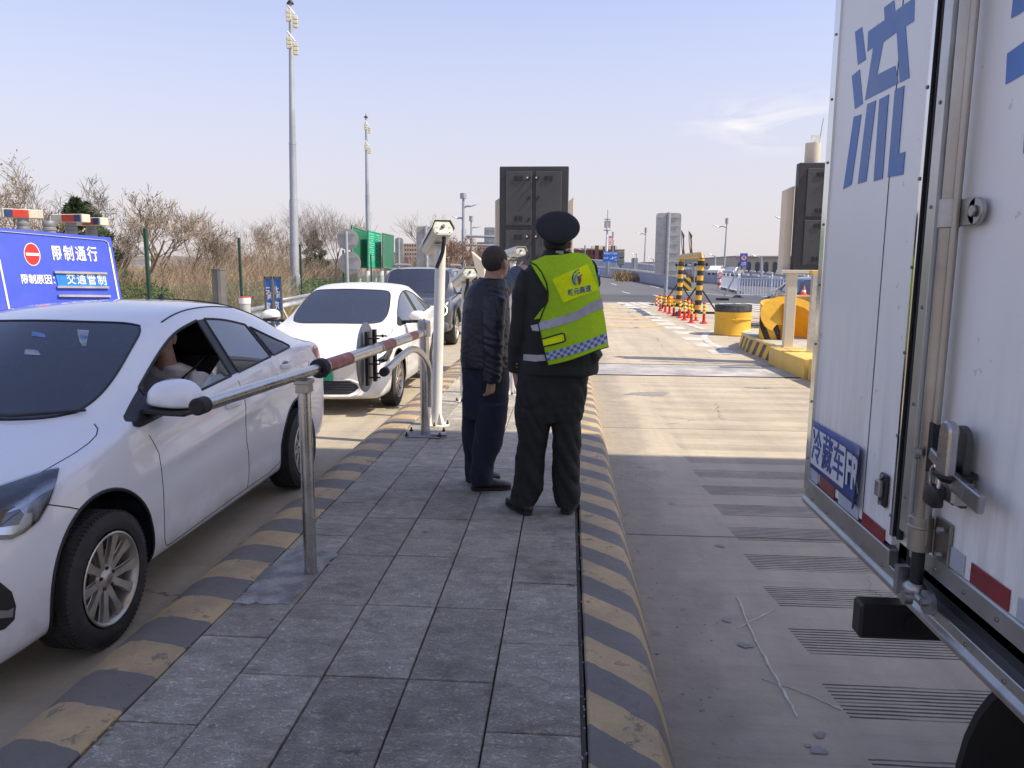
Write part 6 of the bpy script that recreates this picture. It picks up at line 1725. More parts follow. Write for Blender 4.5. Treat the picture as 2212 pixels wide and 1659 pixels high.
# ------------------------------------------------------------------ man in navy jacket pointing up
YM = 5.05
def mw(u, v, y=YM): return at_depth(u, v, y)
man = thing('person', 'balding man in a navy jacket and jeans raising one arm beside the officer', 'person', (-.5, YM, .2))
jk = M('jacket_navy', (.011, .014, .024), .45, 0, .2, 8, bump=.0006, bscale=250)
jeans = M('jeans_dark_blue', (.008, .012, .025), .8, 0, .3, 9, bump=.001, bscale=260)
hd = -.80   # turned to the right
Th = Matrix.Translation(mw(1072, 569)) @ Matrix.Rotation(-.55, 4, 'Z') @ Matrix.Rotation(.20, 4, 'X')
b = B(); head_parts(b, Th, 1.0)
limb(b, [mw(1057, 640), mw(1064, 612), mw(1069, 585)], [.08, .064, .060], 20)
sN, eN, wN = mw(1066, 655, YM-.12), mw(1066, 738, YM-.16), mw(1061, 815, YM-.14)
sF, eF, wF = mw(1078, 628, YM+.12), mw(1101, 607, YM+.30), mw(1121, 587, YM+.46)
ring_loft(b, prings([(625, 1030, 1080, .07), (660, 1020, 1085, .09), (720, 1018, 1080, .08), (790, 1018, 1080, .08), (860, 1015, 1085, .08)], YM), 24)
limb(b, [sN, eN, wN], [.045, .036, .026], 14); limb(b, [sF, eF, wF], [.045, .036, .026], 14)
hand_parts(b, wN+Vector((0, 0, -.02)), (-.05, .12, -1), (-.75, .65, 0), (.8, .6, 0), .98, .75)
hand_parts(b, wF, (wF-eF).normalized()+Vector((0, 0, .15)), (0, .3, -1), (-.5, .6, 0), .98, 1.0, curls=[.05, 1.1, 1.2, 1.25])
limb(b, [mw(1060, 860), mw(1050, 950), mw(1040, 1040)], [.06, .045, .035], 14); limb(b, [mw(1035, 860, YM+.1), mw(1025, 950, YM+.12), mw(1022, 1030, YM+.15)], [.06, .045, .035], 14)
remeshed(b, 'body', skin, man, .0048, 1); face_details(man, Th)
b = B(); b.ball((0, 0, 0), (1, 1, 1), 48, 36, 0, Th @ Matrix.Translation((0, -.016, .032)) @ Matrix.Diagonal((.0790, .0955, .0885, 1)))
o = b.build('hair', M('cropped_hair', (.045, .034, .028), .8, 0, .35, 60, bump=.002, bscale=300), man, smooth=60)
bm = bmesh.new(); bm.from_mesh(o.data); Ti = (Matrix.Translation(-wloc(man)) @ Th).inverted()
def bald(q): return q.y > .055-.02*noise.noise(q*30) or q.z < -.040+.45*max(0, q.y+.035)+.006*noise.noise(q*60) or ((q-Vector((.0, .045, .115))).length < .045) or (abs(q.x) > .06 and -.03 < q.y < .02 and q.z < .01)
bmesh.ops.delete(bm, geom=[v for v in bm.verts if bald(Ti @ v.co)], context='VERTS'); bm.to_mesh(o.data); bm.free()
# jeans
b = B()
ring_loft(b, dens(prings([(770, 999, 1098, .13), (800, 998, 1100, .145), (837, 1001, 1099, .15), (870, 1000, 1097, .14), (900, 1000, 1093, .13)], YM+.02)), 26)
ring_loft(b, dens(prings([(870, 1030, 1097, .10), (905, 1028, 1094, .10), (940, 1026, 1088, .095), (972, 1023, 1077, .085), (1000, 1020, 1067, .078), (1028, 1018, 1063, .072), (1044, 1021, 1062, .070)], YM-.06)), 24)
ring_loft(b, dens(prings([(870, 1000, 1060, .10), (905, 999, 1055, .10), (950, 1001, 1052, .09), (1006, 1006, 1048, .078), (1030, 1006, 1046, .07), (1038, 1008, 1044, .07)], YM+.10)), 24)
remeshed(b, 'jeans', jeans, man, .0075, 2, (.009, fold_noise(3.5, 6, 12, 1.5)), .006)
# jacket
b = B()
ring_loft(b, dens(prings([(604, 1034, 1090, .085), (612, 1024, 1093, .10), (622, 1014, 1095, .12), (640, 1006, 1097, .14), (668, 1002, 1099, .155), (705, 1000, 1100, .155), (745, 998, 1100, .15), (775, 997, 1101, .15), (790, 999, 1099, .148)], YM)), 30)
limb(b, [sN+Vector((0, .03, .015)), mw(1067, 690, YM-.15), eN, mw(1065, 785, YM-.15), mw(1061, 824, YM-.14)], [(.078, .075), .068, .062, .056, .052], 20)
limb(b, [sF+Vector((-.02, 0, 0)), eF, wF-(wF-eF)*.15], [.085, .062, .050], 20)
def jf(p): 
    a = noise.noise(Vector((p.x*7, p.y*7, p.z*24+p.x*9))); arm = smoothstep(-.60, -.50, p.x) if p.y < YM-.05 else .1
    return (abs(a)*2.2-.5)*(.18+.8*arm)+.3*noise.noise(p*45)
remeshed(b, 'jacket', jk, man, .0068, 1, (.0085, jf), .007)
b = B(); vs = []
for k in range(20):
    a = 2*pi*k/20; c0 = mw(1063, 610, YM+.01)
    vs.append(c0+Vector((.088*cos(a), .086*sin(a), .022-.012*cos(a)))); vs.append(c0+Vector((.115*cos(a)+.004, .110*sin(a), -.035-.016*cos(a))))
b.add(vs, [(2*k, 2*k+1, (2*k+3) % 40, (2*k+2) % 40) for k in range(20)]); cl_ = b.build('jacket_collar', jk, man, smooth=60)
cl_.modifiers.new('t', 'SOLIDIFY').thickness = .006
# leather shoes
br = M('brown_leather', (.045, .022, .015), .35, 0, .2, 14, bump=.0006, bscale=150)
g = on_ground(1018, 1062, .2); g2 = on_ground(1102, 1060, .2); s1 = shoe('shoe', man, (g.x, g.y+.03), (g2.x, g2.y+.055), br, sole_b, .050, .085)
g = on_ground(1006, 1042, .2); shoe('shoe', man, (g.x, g.y+.03), (g.x+.235, g.y+.10), br, sole_b, .048, .08)
b = B(); sp0 = Vector((-.56, 5.06, .285))
c0 = mw(1062, 1043, YM-.02)
for k in range(3): b.tube([c0+Vector((.015*k, -.03, .010-.008*k)), c0+Vector((.015*k+.01, .0, .02-.008*k)), c0+Vector((.015*k, .03, .010-.008*k))], .003, 6)
b.build('laces', M('laces', (.05, .04, .035), .7), s1, smooth=60)

# ------------------------------------------------------------------ driver in the nearest car
drv = thing('person', 'driver in a pale shirt with a seat belt, seen through the open car window', 'person', (-2.58, 4.55, .45))
shirt = M('pale_shirt', (.60, .56, .52), .8, 0, .1, 8, bump=.001, bscale=120)
D = Vector((-2.50, 4.60, .685))
Th = Matrix.Translation(D+Vector((-.0, -.09, .585))) @ Matrix.Rotation(pi+.25, 4, 'Z')
b = B(); head_parts(b, Th, 1.)
limb(b, [D+Vector((0, -.03, .36)), D+Vector((0, -.06, .44)), D+Vector((0, -.08, .53))], [.07, .062, .058], 18)
limb(b, [D, D+Vector((0, 0, .2)), D+Vector((0, -.02, .38))], [(.13, .09), (.13, .09), (.10, .07)], 20)
sr, er, wr_ = D+Vector((.20, -.02, .34)), D+Vector((.24, -.22, .12)), D+Vector((.10, -.46, .28))
sl, el, wl = D+Vector((-.20, -.02, .34)), D+Vector((-.24, -.2, .12)), D+Vector((-.12, -.46, .28))
limb(b, [sr, er, wr_], [.045, .038, .028], 14); limb(b, [sl, el, wl], [.045, .038, .028], 14)
hand_parts(b, wr_, (-.3, -.8, .4), (-.6, -.2, -.6), (-.2, .3, 1), .95, .9); hand_parts(b, wl, (.3, -.8, .4), (.6, -.2, -.6), (.2, .3, 1), .95, .9)
for sx in (-.1, .1): limb(b, [D+Vector((sx, -.02, -.02)), D+Vector((sx*1.3, -.42, .04)), D+Vector((sx*1.2, -.62, -.28))], [.075, .06, .045], 14)
remeshed(b, 'body', skin, drv, .0055, 1); face_details(drv, Th)
b = B(); b.ball((0, 0, 0), (1, 1, 1), 24, 16, 0, Th @ Matrix.Translation((0, -.016, .032)) @ Matrix.Diagonal((.083, .10, .094, 1)))
o = b.build('hair', hair_m, drv, smooth=60)
bm = bmesh.new(); bm.from_mesh(o.data); Ti = (Matrix.Translation(-wloc(drv)) @ Th).inverted()
bmesh.ops.delete(bm, geom=[v for v in bm.verts if (lambda q: q.z < -.03+.9*max(0, q.y+.03))(Ti @ v.co)], context='VERTS'); bm.to_mesh(o.data); bm.free()
b = B(); ring_loft(b, dens([(D+Vector((0, 0, -.06)), Vector((.17, 0, 0)), Vector((0, .12, 0))), (D+Vector((0, 0, .18)), Vector((.18, 0, 0)), Vector((0, .12, 0))), (D+Vector((0, 0, .32)), Vector((.205, 0, 0)), Vector((0, .11, 0))), (D+Vector((0, -.02, .385)), Vector((.16, 0, 0)), Vector((0, .09, 0))), (D+Vector((0, -.04, .42)), Vector((.08, 0, 0)), Vector((0, .075, 0)))]), 24)
limb(b, [sr, er, wr_-(wr_-er)*.1], [.068, .055, .042], 16); limb(b, [sl, el, wl-(wl-el)*.1], [.068, .055, .042], 16)
remeshed(b, 'shirt', shirt, drv, .009, 2, (.006, fold_noise(8, 12, 5)))
b = B(); trz = M('driver_trousers', (.02, .02, .025), .8)
for sx in (-.1, .1): limb(b, [D+Vector((sx, .02, -.03)), D+Vector((sx*1.3, -.42, .04)), D+Vector((sx*1.2, -.62, -.28))], [.10, .08, .06], 16)
remeshed(b, 'trousers', trz, drv, .011, 1)
b = B(); vs = []
for k, (x, y, z) in enumerate(((.215, .10, .47), (.19, -.02, .415), (.12, -.115, .33), (.02, -.145, .22), (-.08, -.14, .10), (-.17, -.1, -.0))):
    c = D+Vector((x, y, z)); vs += [c+Vector((.020, 0, .025)), c-Vector((.020, 0, .025))]
b.add(vs, [(2*k, 2*k+1, 2*k+3, 2*k+2) for k in range(5)]); b.build('seat_belt', M('seat_belt', (.02, .02, .022), .6), drv).modifiers.new('t', 'SOLIDIFY').thickness = .003
# ================================================================== RIGHT-HAND ISLAND: crash shields, blocks
def hazard_mat(name, kx, ky, kz, pitch, duty=.5, phase=0., yellow=(.80, .45, .035), dark=(.02, .02, .022), wear=.6):
    m, nt, p, out = base_mat(name)
    pos = coords(nt, True); sx = nd(nt, 'ShaderNodeSeparateXYZ'); nt.links.new(pos, sx.inputs[0])
    v = math_node(nt, 'MULTIPLY', sx.outputs[0], kx); v = math_node(nt, 'MULTIPLY_ADD', sx.outputs[1], ky, v); v = math_node(nt, 'MULTIPLY_ADD', sx.outputs[2], kz, v)
    fr = math_node(nt, 'FRACT', math_node(nt, 'DIVIDE', math_node(nt, 'ADD', v, phase+100*pitch), pitch))
    st = math_node(nt, 'GREATER_THAN', fr, duty)
    f = noise_fac(nt, pos, 3, 6, .6, .3, .7)
    cy = mix_col(nt, f, tuple(a*.82 for a in yellow), yellow)
    c = mix_col(nt, st, cy, dark)
    g = noise_fac(nt, pos, 4, 7, .7, .5, .8); c = mix_col(nt, math_node(nt, 'MULTIPLY', g, wear), c, (.33, .24, .13))
    ch = noise_fac(nt, pos, 16, 6, .7, .66, .69); c = mix_col(nt, math_node(nt, 'MULTIPLY', ch, .7), c, (.2, .19, .17))
    nt.links.new(c, p.inputs['Base Color']); setin(p, Roughness=.5)
    return m
isl = thing('crash_island', 'raised kerb island with black and yellow diagonal stripes beside the truck', 'traffic island', (4.6, 16, 0))
pale_con = M('pale_concrete', (.42, .39, .33), .8, 0, .15, 2, dirt=((.25, .22, .17), .5, 3), world=True)
hz1 = hazard_mat('island_hazard_stripes', .0, 1.0, .55, .46, .52)
foot = [(3.78, 13.2), (3.78, 14.6), (3.72, 16.0), (3.82, 17.2), (4.2, 18.0), (4.8, 18.3), (5.6, 18.35), (6.0, 17.6), (6.1, 13.0), (4.1, 12.9)]
n = len(foot); cx_, cy_ = 4.9, 15.6
b = B(); lo = [(x, y, 0) for x, y in foot]; hi = [(x+(cx_-x)*.05, y+(cy_-y)*.02, .30) for x, y in foot]
b.add(lo+hi, [(k, (k+1) % n, (k+1) % n+n, k+n) for k in range(n)]); b.build('kerb_face', hz1, isl, smooth=20)
b = B(); b.add([(x, y, .302) for x, y, z in hi], [tuple(range(n))]); b.build('island_top', pale_con, isl)
b = B(); ed = [(x, y, .295) for x, y, z in hi]; b.tube(ed, .035, 6, closed=True); b.build('painted_edge', M('faded_yellow', (.66, .50, .17), .6, 0, .15, 3, dirt=((.5, .45, .35), .6, 4)), isl)
# curved steel shield
hz2 = hazard_mat('shield_hazard_stripes', .55, -.0, .62, .30, .5, .0)
sh = thing('crash_shield', 'tall curved yellow crash shield standing on the striped island', 'crash barrier', (4.9, 16.9, .36))
def shield_wall(name, cx, cy, rx, ry, a0, a1, z0, topf, mat, parent, th=.05, n=28, matb=None):
    b = B(); vs = []
    for k in range(n+1):
        a = radians(a0+(a1-a0)*k/n); zt = topf(k/n)
        for r in (1, 1-th/rx):
            vs.append((cx+rx*r*cos(a), cy+ry*r*sin(a), z0)); vs.append((cx+rx*r*cos(a), cy+ry*r*sin(a), zt))
    fo = [(4*k, 4*k+1, 4*k+5, 4*k+4) for k in range(n)]; fi = [(4*k+2, 4*k+6, 4*k+7, 4*k+3) for k in range(n)]
    ft = [(4*k+1, 4*k+3, 4*k+7, 4*k+5) for k in range(n)]
    b.add(vs, fo, 0); b.add(vs, fi+ft+[(0, 2, 3, 1), (4*n, 4*n+1, 4*n+3, 4*n+2)], 1)
    return b.build(name, [mat, matb or yellow_paint], parent, smooth=30)
shield_wall('shield_plate', 5.0, 16.35, 1.02, 1.0, -185, -372+0, .36, lambda t: 1.0, yellow_paint, sh) if False else None
SY = 15.6
def sp_(u, v, Y=SY): q = at_depth(u, v, Y); return (q.x, q.z)
cxs = sp_(1712, 700)[0]
def rimz(t): return .98+.10*sin(pi*t)
shield_wall('shield_plate', cxs, SY+.12, sp_(1775, 700)[0]-cxs, 1.05, 182, -2, .30, rimz, hz2, sh, th=.04)
cheek = [sp_(u, v) for u, v in ((1642, 686), (1650, 704), (1664, 714), (1672, 701), (1688, 702), (1690, 752), (1676, 748), (1640, 738))]
b = B(); b.prism(cheek, .05, Matrix.Translation((0, SY, 0))); b.build('cheek_plate', hazard_mat('cheek_stripes', 1.0, 0, .42, .25, .5, .03), sh, bevel=.004)
x_r = sp_(1700, 700)[0]
b = B(); b.box((x_r, SY+.02, .66), (.24, .28, .74)); b.build('block', M('ochre_block', (.52, .27, .035), .6, 0, .1, 2), sh, bevel=.01)
fc = [(1643, 690), (1641, 676), (1645, 663), (1655, 652), (1668, 645), (1684, 641), (1702, 640), (1720, 642), (1738, 648), (1756, 655), (1772, 663), (1772, 706), (1764, 690), (1752, 676), (1737, 665), (1720, 659), (1706, 657), (1690, 659), (1690, 701), (1675, 700), (1669, 706), (1664, 713), (1655, 709), (1648, 700)]
A_ = [sp_(*p) for p in fc]
b = B(); n = len(A_); tilt = lambda z: SY-.03+.25*(z-.9)
b.add([(x, tilt(z), z) for x, z in A_]+[(x, tilt(z)+.04, z-.01) for x, z in A_], [tuple(range(n)), tuple(range(n, 2*n))[::-1]]+[(i, (i+1) % n, (i+1) % n+n, i+n) for i in range(n)]); b.build('deflector_plate', yellow_paint, sh)
# yellow concrete blocks in front
ylc = M('yellow_concrete', (.74, .50, .12), .7, 0, .12, 3, dirt=((.42, .33, .2), .6, 3), world=True)
for i, (lab, cx, cy, sx, sy, sz, rz) in enumerate((('long yellow concrete block nearest the striped island', 3.95, 13.05, .55, 1.9, .32, .03), ('short yellow concrete block against the truck', 4.05, 11.6, .55, .9, .34, .05))):
    b = B(); b.box((cx, cy, sz/2), (sx, sy, sz), rz=rz); o = b.build('concrete_block', ylc, None, bevel=.02, bseg=2, smooth=40); tag(o, lab, 'block', 'yellow concrete blocks')
    if i == 0:
        b = B(); b.box((cx, cy+.1, sz+.004), (sx*1.02, .03, .01)); b.build('joint', M('block_joint', (.35, .2, .08), .8), o)
# drum
dr = thing('traffic_drum', 'squat yellow steel drum with a black top band left of the crash shield', 'drum', (4.31, 20.25, 0))
b = B(); Td = Matrix.Translation((4.31, 20.25, 0)); R = .46
b.lathe([(.001, .0), (R, .0), (R+.012, .02), (R, .05), (R-.005, .40), (R+.008, .415), (R-.005, .43), (R+.005, .60)], Td, 40); b.build('drum_wall', yellow_paint, dr, smooth=40)
b = B(); b.lathe([(R+.006, .60), (R+.012, .76), (R+.002, .78), (R-.02, .775), (R-.05, .765), (.001, .775)], Td, 40); b.build('top_band', M('drum_black', (.03, .03, .03), .6, 0, .2, 5, dirt=((.2, .19, .17), .6, 3)), dr, smooth=40)
b = B(); b.lathe([(R+.012, .40), (R+.024, .41), (R+.024, .44), (R+.012, .45)], Td, 30, a0=-1.6, a1=.6); b.box((4.31, 20.25-R-.02, .41), (.08, .02, .05)); b.build('clamp_band', yellow_paint, dr, smooth=40)
# far ochre block behind the shield
b = B(); b.box((6.6, 21.5, .5), (1.3, 1.0, 1.0)); tag(b.build('ochre_block', M('ochre_rusty', (.48, .27, .09), .7, 0, .2, 3), None, bevel=.02), 'ochre block showing above the crash shield, a small cone on it', 'block')
cn = thing('traffic_cone', 'small orange and white cone on the ochre block', 'traffic cone', (6.45, 21.5, 1.0))
b = B(); T = Matrix.Translation((6.45, 21.5, 1.0)); b.box((6.45, 21.5, 1.01), (.2, .2, .02)); b.lathe([(.075, .02), (.06, .08)], T, 16); b.lathe([(.045, .14), (.012, .26), (.001, .262)], T, 16); b.build('cone_body', M('cone_orange', (.75, .12, .03), .5), cn)
b = B(); b.lathe([(.06, .08), (.045, .14)], T, 16); b.build('white_collar', white_sheet, cn)

# ------------------------------------------------------------------ height gauge on castors
gz = hazard_mat('gauge_bands', 0, 0, 1, .345, .5, .1, yellow=(.78, .44, .04))
gz_h = hazard_mat('gauge_bands_cross', 1.3, 0, 0, .16, .5, 0, yellow=(.6, .42, .14), dark=(.22, .16, .08))
ga = thing('height_gauge', 'black and yellow banded height gauge frame on castors', 'height gauge', (4.7, 30, 0))
pa = Vector((on_ground(1506, 684).x, on_ground(1506, 684).y, 0)); 
pb = Vector((on_ground(1464, 664).x, 31.8, 0)); pb = on_ground(1465, 668)
tall = at_depth(1510, 552, pa.y).z
for p in (pa, pb):
    b = B(); b.cyl((p.x, p.y, .12), (p.x+.06, p.y, tall-.12), .115, seg=20); b.build('upright', gz, ga, smooth=40)
    b = B(); b.cyl((p.x+.055, p.y, tall-.34), (p.x+.055, p.y, tall-.30), .17, seg=20)
    for s_ in (-1, 1): b.box((p.x+.055+s_*.2, p.y, tall-.32), (.08, .06, .12))
    b.build('flange', dark_metal, ga)
    b = B(); b.bar((p.x-.75, p.y, .14), (p.x+.75, p.y, .14), .08, .08)
    for s_ in (-1, 1): b.bar((p.x+s_*.68, p.y, .16), (p.x+s_*.06, p.y, 1.05), .05, .05)
    b.build('foot_frame', M('frame_rust_black', (.035, .03, .028), .6), ga)
    for s_ in (-1, 1):
        b = B(); b.cyl((p.x+s_*.7, p.y-.03, .09), (p.x+s_*.7, p.y+.03, .09), .09, seg=16); b.box((p.x+s_*.7, p.y, .14), (.05, .09, .08)); b.build('castor', M('castor_grey', (.12, .12, .12), .6), ga, smooth=40)
b = B(); q0, q1 = Vector((pb.x+.06, pb.y, tall-.12)), Vector((pa.x+.06, pa.y, tall-.12))
arcp_ = [q0+Vector((0, 0, -.02)), q0+(q1-q0)*.015+Vector((0, 0, .10))]+[q0.lerp(q1, t)+Vector((0, 0, .13)) for t in [.05+.09*k for k in range(11)]]+[q1-(q1-q0)*.015+Vector((0, 0, .10)), q1+Vector((0, 0, -.02))]
b.tube(arcp_, .125, 16); b.build('crossbar', gz_h, ga, smooth=60)
for i, t in enumerate((.10, .52)):
    c = q0.lerp(q1, t)+Vector((0, 0, .25)); h_ = .95-.12*i
    b = B()
    for k in range(5): b.tube([c+Vector((.02*k-.04, 0, 0)), c+Vector((.05*sin(k)+.03*k-.10, .03*k, h_*.5)), c+Vector((.03*k-.12, .0, h_*(1-.05*k)))], .016, 5)
    b.build('wire_bundle', M('wire_rust', (.12, .08, .06), .8), ga)

# ------------------------------------------------------------------ flexible delineator posts
red_p = M('delineator_red', (.62, .03, .02), .4, 0, .1, 5); yel_p = M('delineator_yellow', (.85, .75, .03), .35)
DEL = [(1426, 672, 'farthest red and yellow post, by the orange box'), (1437, 675, 'red and yellow post just at the foot of the sign pole'), (1446, 678.5, 'thin red and yellow post right of the sign pole'), (1455, 683, 'red and yellow post left of the far upright'), (1468, 687, 'red and yellow post beside the far upright'), (1478, 692, 'red and yellow post between the two uprights, nearer one'), (1479, 684, 'red and yellow post between the two uprights, farther one'), (1487, 686, 'red and yellow post just left of the near upright'), (1493, 698, 'nearest red and yellow post at the left castor wheel'), (1520, 698, 'nearest red and yellow post at the right castor wheel'), (1503, 692, 'stub red post at the foot of the near upright')]
first_ = None
for i, (u, v, lab) in enumerate(DEL):
    g = on_ground(u, v)
    if first_ is None:
        t = thing('delineator_post', lab, 'bollard', (g.x, g.y, 0), 'red and yellow delineator posts')
        T = Matrix.Translation((g.x, g.y, 0))
        b = B(); b.lathe([(.001, 0), (.15, 0), (.15, .02), (.075, .06), (.07, .10), (.058, .11), (.055, .40), (.001, .40)], T, 16); b.build('base', red_p, t, smooth=35)
        z = .40
        for k in range(3):
            b = B(); b.lathe([(.052, z), (.052, z+.10)], T, 16); b.build('yellow_band', yel_p, t, smooth=40)
            b = B(); b.lathe([(.058, z+.10), (.058, z+.15)]+([(.05, z+.17), (.001, z+.175)] if k == 2 else []), T, 16); b.build('red_band', red_p, t, smooth=40)
            z += .15
        first_ = t; o = t
    else:
        o = copy_tree(first_); o['label'] = lab
    o.location = (g.x, g.y, 0)
    k = {10: .28, 2: .84, 5: .74}.get(i, .75)
    o.scale = (.8, .8, k)
# orange anti-collision box with checks
g = on_ground(1438, 652)
p = at_depth(1424, 655, 34.5); q = at_depth(1424, 640, 34.5)
ob = thing('water_barrier', 'orange and red checked plastic barrier behind the sign pole', 'barrier', (p.x, 34.5, 0))
b = B(); b.box((p.x, 34.7, q.z/2), (.30, .4, q.z)); b.build('barrier_body', M('barrier_orange', (.75, .27, .03), .5), ob, bevel=.05, bseg=2, smooth=40)
b = B(); b.box((p.x+.55, 35.2, q.z/2), (.26, .4, q.z)); b.build('barrier_body', M('barrier_orange', (.75, .27, .03), .5), ob, bevel=.05, bseg=2, smooth=40)
b = B()
for i in range(4):
    for j in range(4):
        x0 = p.x-.14+.07*i; z0 = .04+.08*j; b.quad((x0, 34.49, z0), (x0+.07, 34.49, z0), (x0+.07, 34.49, z0+.08), (x0, 34.49, z0+.08), (i+j) % 2)
b.build('check_sheet', [M('check_red', (.6, .03, .02), .4), white_sheet], ob)

# ------------------------------------------------------------------ road signs seen from behind and from the front
def sign_back_thing(label, u0, v0, u1, v1, Y, ubase, vbase, ribs=5, rad=.06, name='road_sign', group=None, corner=.12, tilt=0.):
    A, C_ = at_depth(u0, v0, Y), at_depth(u1, v1, Y)
    base = at_depth(ubase, vbase, Y)
    t = thing(name, label, 'road sign', (base.x, Y, base.z), group)
    x0, x1, z1, z0 = A.x, C_.x, A.z, C_.z
    r = min(corner, (x1-x0)*.3); pts = []
    for (cx, cz, a0) in ((x1-r, z1-r, 0), (x0+r, z1-r, 90), (x0+r, z0+r, 180), (x1-r, z0+r, 270)):
        for k in range(5): a = radians(a0+90*k/4); pts.append((cx+r*cos(a), cz+r*sin(a)))
    b = B(); b.prism(pts, .03, Matrix.Translation((0, Y, 0))); b.build('sign_panel', sign_back, t)
    for k in range(ribs):
        z = z0+(z1-z0)*(k+.5)/ribs
        b = B(); b.box(((x0+x1)/2, Y-.02, z), ((x1-x0)*.84, .035, .05)); b.build('rib', galv, t)
    top = at_depth((u0+u1)/2 if ubase is None else ubase+(ubase-ubase), v0, Y)
    b = B(); b.cyl((base.x, Y-.09, base.z), ((x0+x1)/2, Y-.09, z1+.02), rad, seg=14); b.build('pole', galv, t, smooth=40)
    return t
sign_back_thing('tall grey back of a large road sign on one pole, beyond the delineator posts', 1418, 460, 1467, 594, 46, 1437, 641, 7, .11, corner=.16)
# round signs pair on one pole
Y = 26.5; g = at_depth(752, 616, Y)
t = thing('round_sign_pair', 'two round grey sign backs one above the other on a pole', 'road sign', (g.x, Y, -.1))
for (u, v, r) in ((751, 517, 17), (755, 568, 18)):
    c = at_depth(u, v, Y); R = r*Y/FU*1.35
    b = B(); b.cyl((c.x, Y, c.z), (c.x, Y+.03, c.z), R, seg=32); b.build('disc', sign_back, t)
    for dz in (-.5, .5):
        b = B(); b.box((c.x, Y-.02, c.z+dz*R), (R*1.5, .03, .05)); b.build('rib', galv, t)
b = B(); p0, p1 = at_depth(753, 640, Y), at_depth(749, 500, Y); b.cyl((p0.x, Y-.07, p0.z), (p1.x, Y-.07, p1.z), .055, seg=14); b.build('pole', pole_grey, t, smooth=40)
sign_back_thing('narrow upright grey sign back right of the green boards', 853, 514, 872, 586, 45, 863, 625, 3, .07)
sign_back_thing('broad pale sign back on a pole behind the dark SUV', 899, 489, 942, 583, 38, 925, 625, 4, .09)
sign_back_thing('grey sign back high on the gantry arm', 1046, 491, 1069, 528, 80, 1058, 528, 3, .03)
for (a, lab) in (((1178, 0, 0), ''),): pass
# green information boards
def green_board(label, uL, uR, vTL, vTR, vBL, vBR, Y, col, legs, seed, bright):
    A, B_, C_, D_ = at_depth(uL, vTL, Y), at_depth(uR, vTR, Y+2.2), at_depth(uR, vBR, Y+2.2), at_depth(uL, vBL, Y)
    t = thing('information_board', label, 'notice board', ((A.x+B_.x)/2, Y+1, 0), 'green notice boards beyond the fence')
    face = M('board_green_'+('light' if bright else 'dark'), col, .4, 0, .06, 1)
    edge = M('board_edge_pale', (.45, .55, .48), .5); txt = M('board_text_'+('white' if bright else 'faint'), (.6, .75, .68) if bright else (.07, .24, .15), .5)
    nv = (B_-A).cross(D_-A).normalized()
    if nv.y > 0: nv = -nv
    b = B(); b.hexa([D_, C_, C_-nv*.08, D_-nv*.08, A, B_, B_-nv*.08, A-nv*.08]); b.build('panel', face, t)
    b = B(); q = lambda s_, k: A.lerp(B_, s_).lerp(D_.lerp(C_, s_), k)+nv*.012
    for (P, Q) in (((0.02, .02), (.98, .02)), ((.02, .98), (.98, .98)), ((.02, .02), (.02, .98)), ((.98, .02), (.98, .98))):
        b.bar(q(*P), q(*Q), .04, .012)
    b.build('border_line', edge, t)
    rd = random.Random(seed); b = B()
    rows = 13
    for i in range(rows):
        k0 = .08+.8*i/rows
        if bright:
            for s0, s1 in ((.06, .42), (.56, .92)):
                b.quad(q(s0+.1*(i % 2), k0), q(s1-.08*(i % 3 == 0), k0), q(s1-.08*(i % 3 == 0), k0+.013), q(s0+.1*(i % 2), k0+.013))
        else:
            s0 = .1; s1 = rd.uniform(.6, .93); b.quad(q(s0, k0), q(s1, k0), q(s1, k0+.014), q(s0, k0+.014))
    tl2 = b.build('text_lines', txt, t); tl2['kind'] = 'stuff'
    for (u, vb) in legs:
        p = at_depth(u, 560, Y+1.2); b = B(); b.cyl((p.x, Y+1.3, -.1), (p.x, Y+1.3, at_depth(u, 585, Y+1.3).z), .16, seg=12); b.build('leg', M('leg_white', (.6, .63, .62), .5), t, smooth=40)
    return t
green_board('largest dark green notice board, leftmost behind the round signs', 760, 796, 487, 500, 577, 580, 44, (.03, .17, .095), [(775, 0), (792, 0)], 1, False)
green_board('bright green lit notice board in the middle of the three', 796, 824, 497, 504, 577, 581, 45, (.01, .40, .22), [(810, 0), (822, 0)], 2, True)
green_board('rightmost dark green notice board of the three', 828, 851, 503, 508, 579, 582, 46, (.03, .16, .09), [(835, 0), (850, 0)], 3, False)

# ------------------------------------------------------------------ blue notice trailer behind the nearest car
Yb = 7.6
def board_pt(s_, k):  # s: 0 left..1 right, k: 0 top..1 bottom
    tl_, tr_ = at_depth(-40, 490, 6.9), at_depth(239, 513, 7.9); bl_, br_ = at_depth(10, 672, 6.6), at_depth(267, 655, 7.6)
    tl_ = tl_ ; return tl_.lerp(tr_, s_).lerp(bl_.lerp(br_, s_), k)
nb = thing('notice_board', 'large leaning blue notice board with a red no-entry disc behind the first car', 'notice board', (board_pt(.5, 1).x, 7.3, 0))
A, Bp, Cp, Dp = board_pt(0, 0), board_pt(1, 0), board_pt(1, 1), board_pt(0, 1)
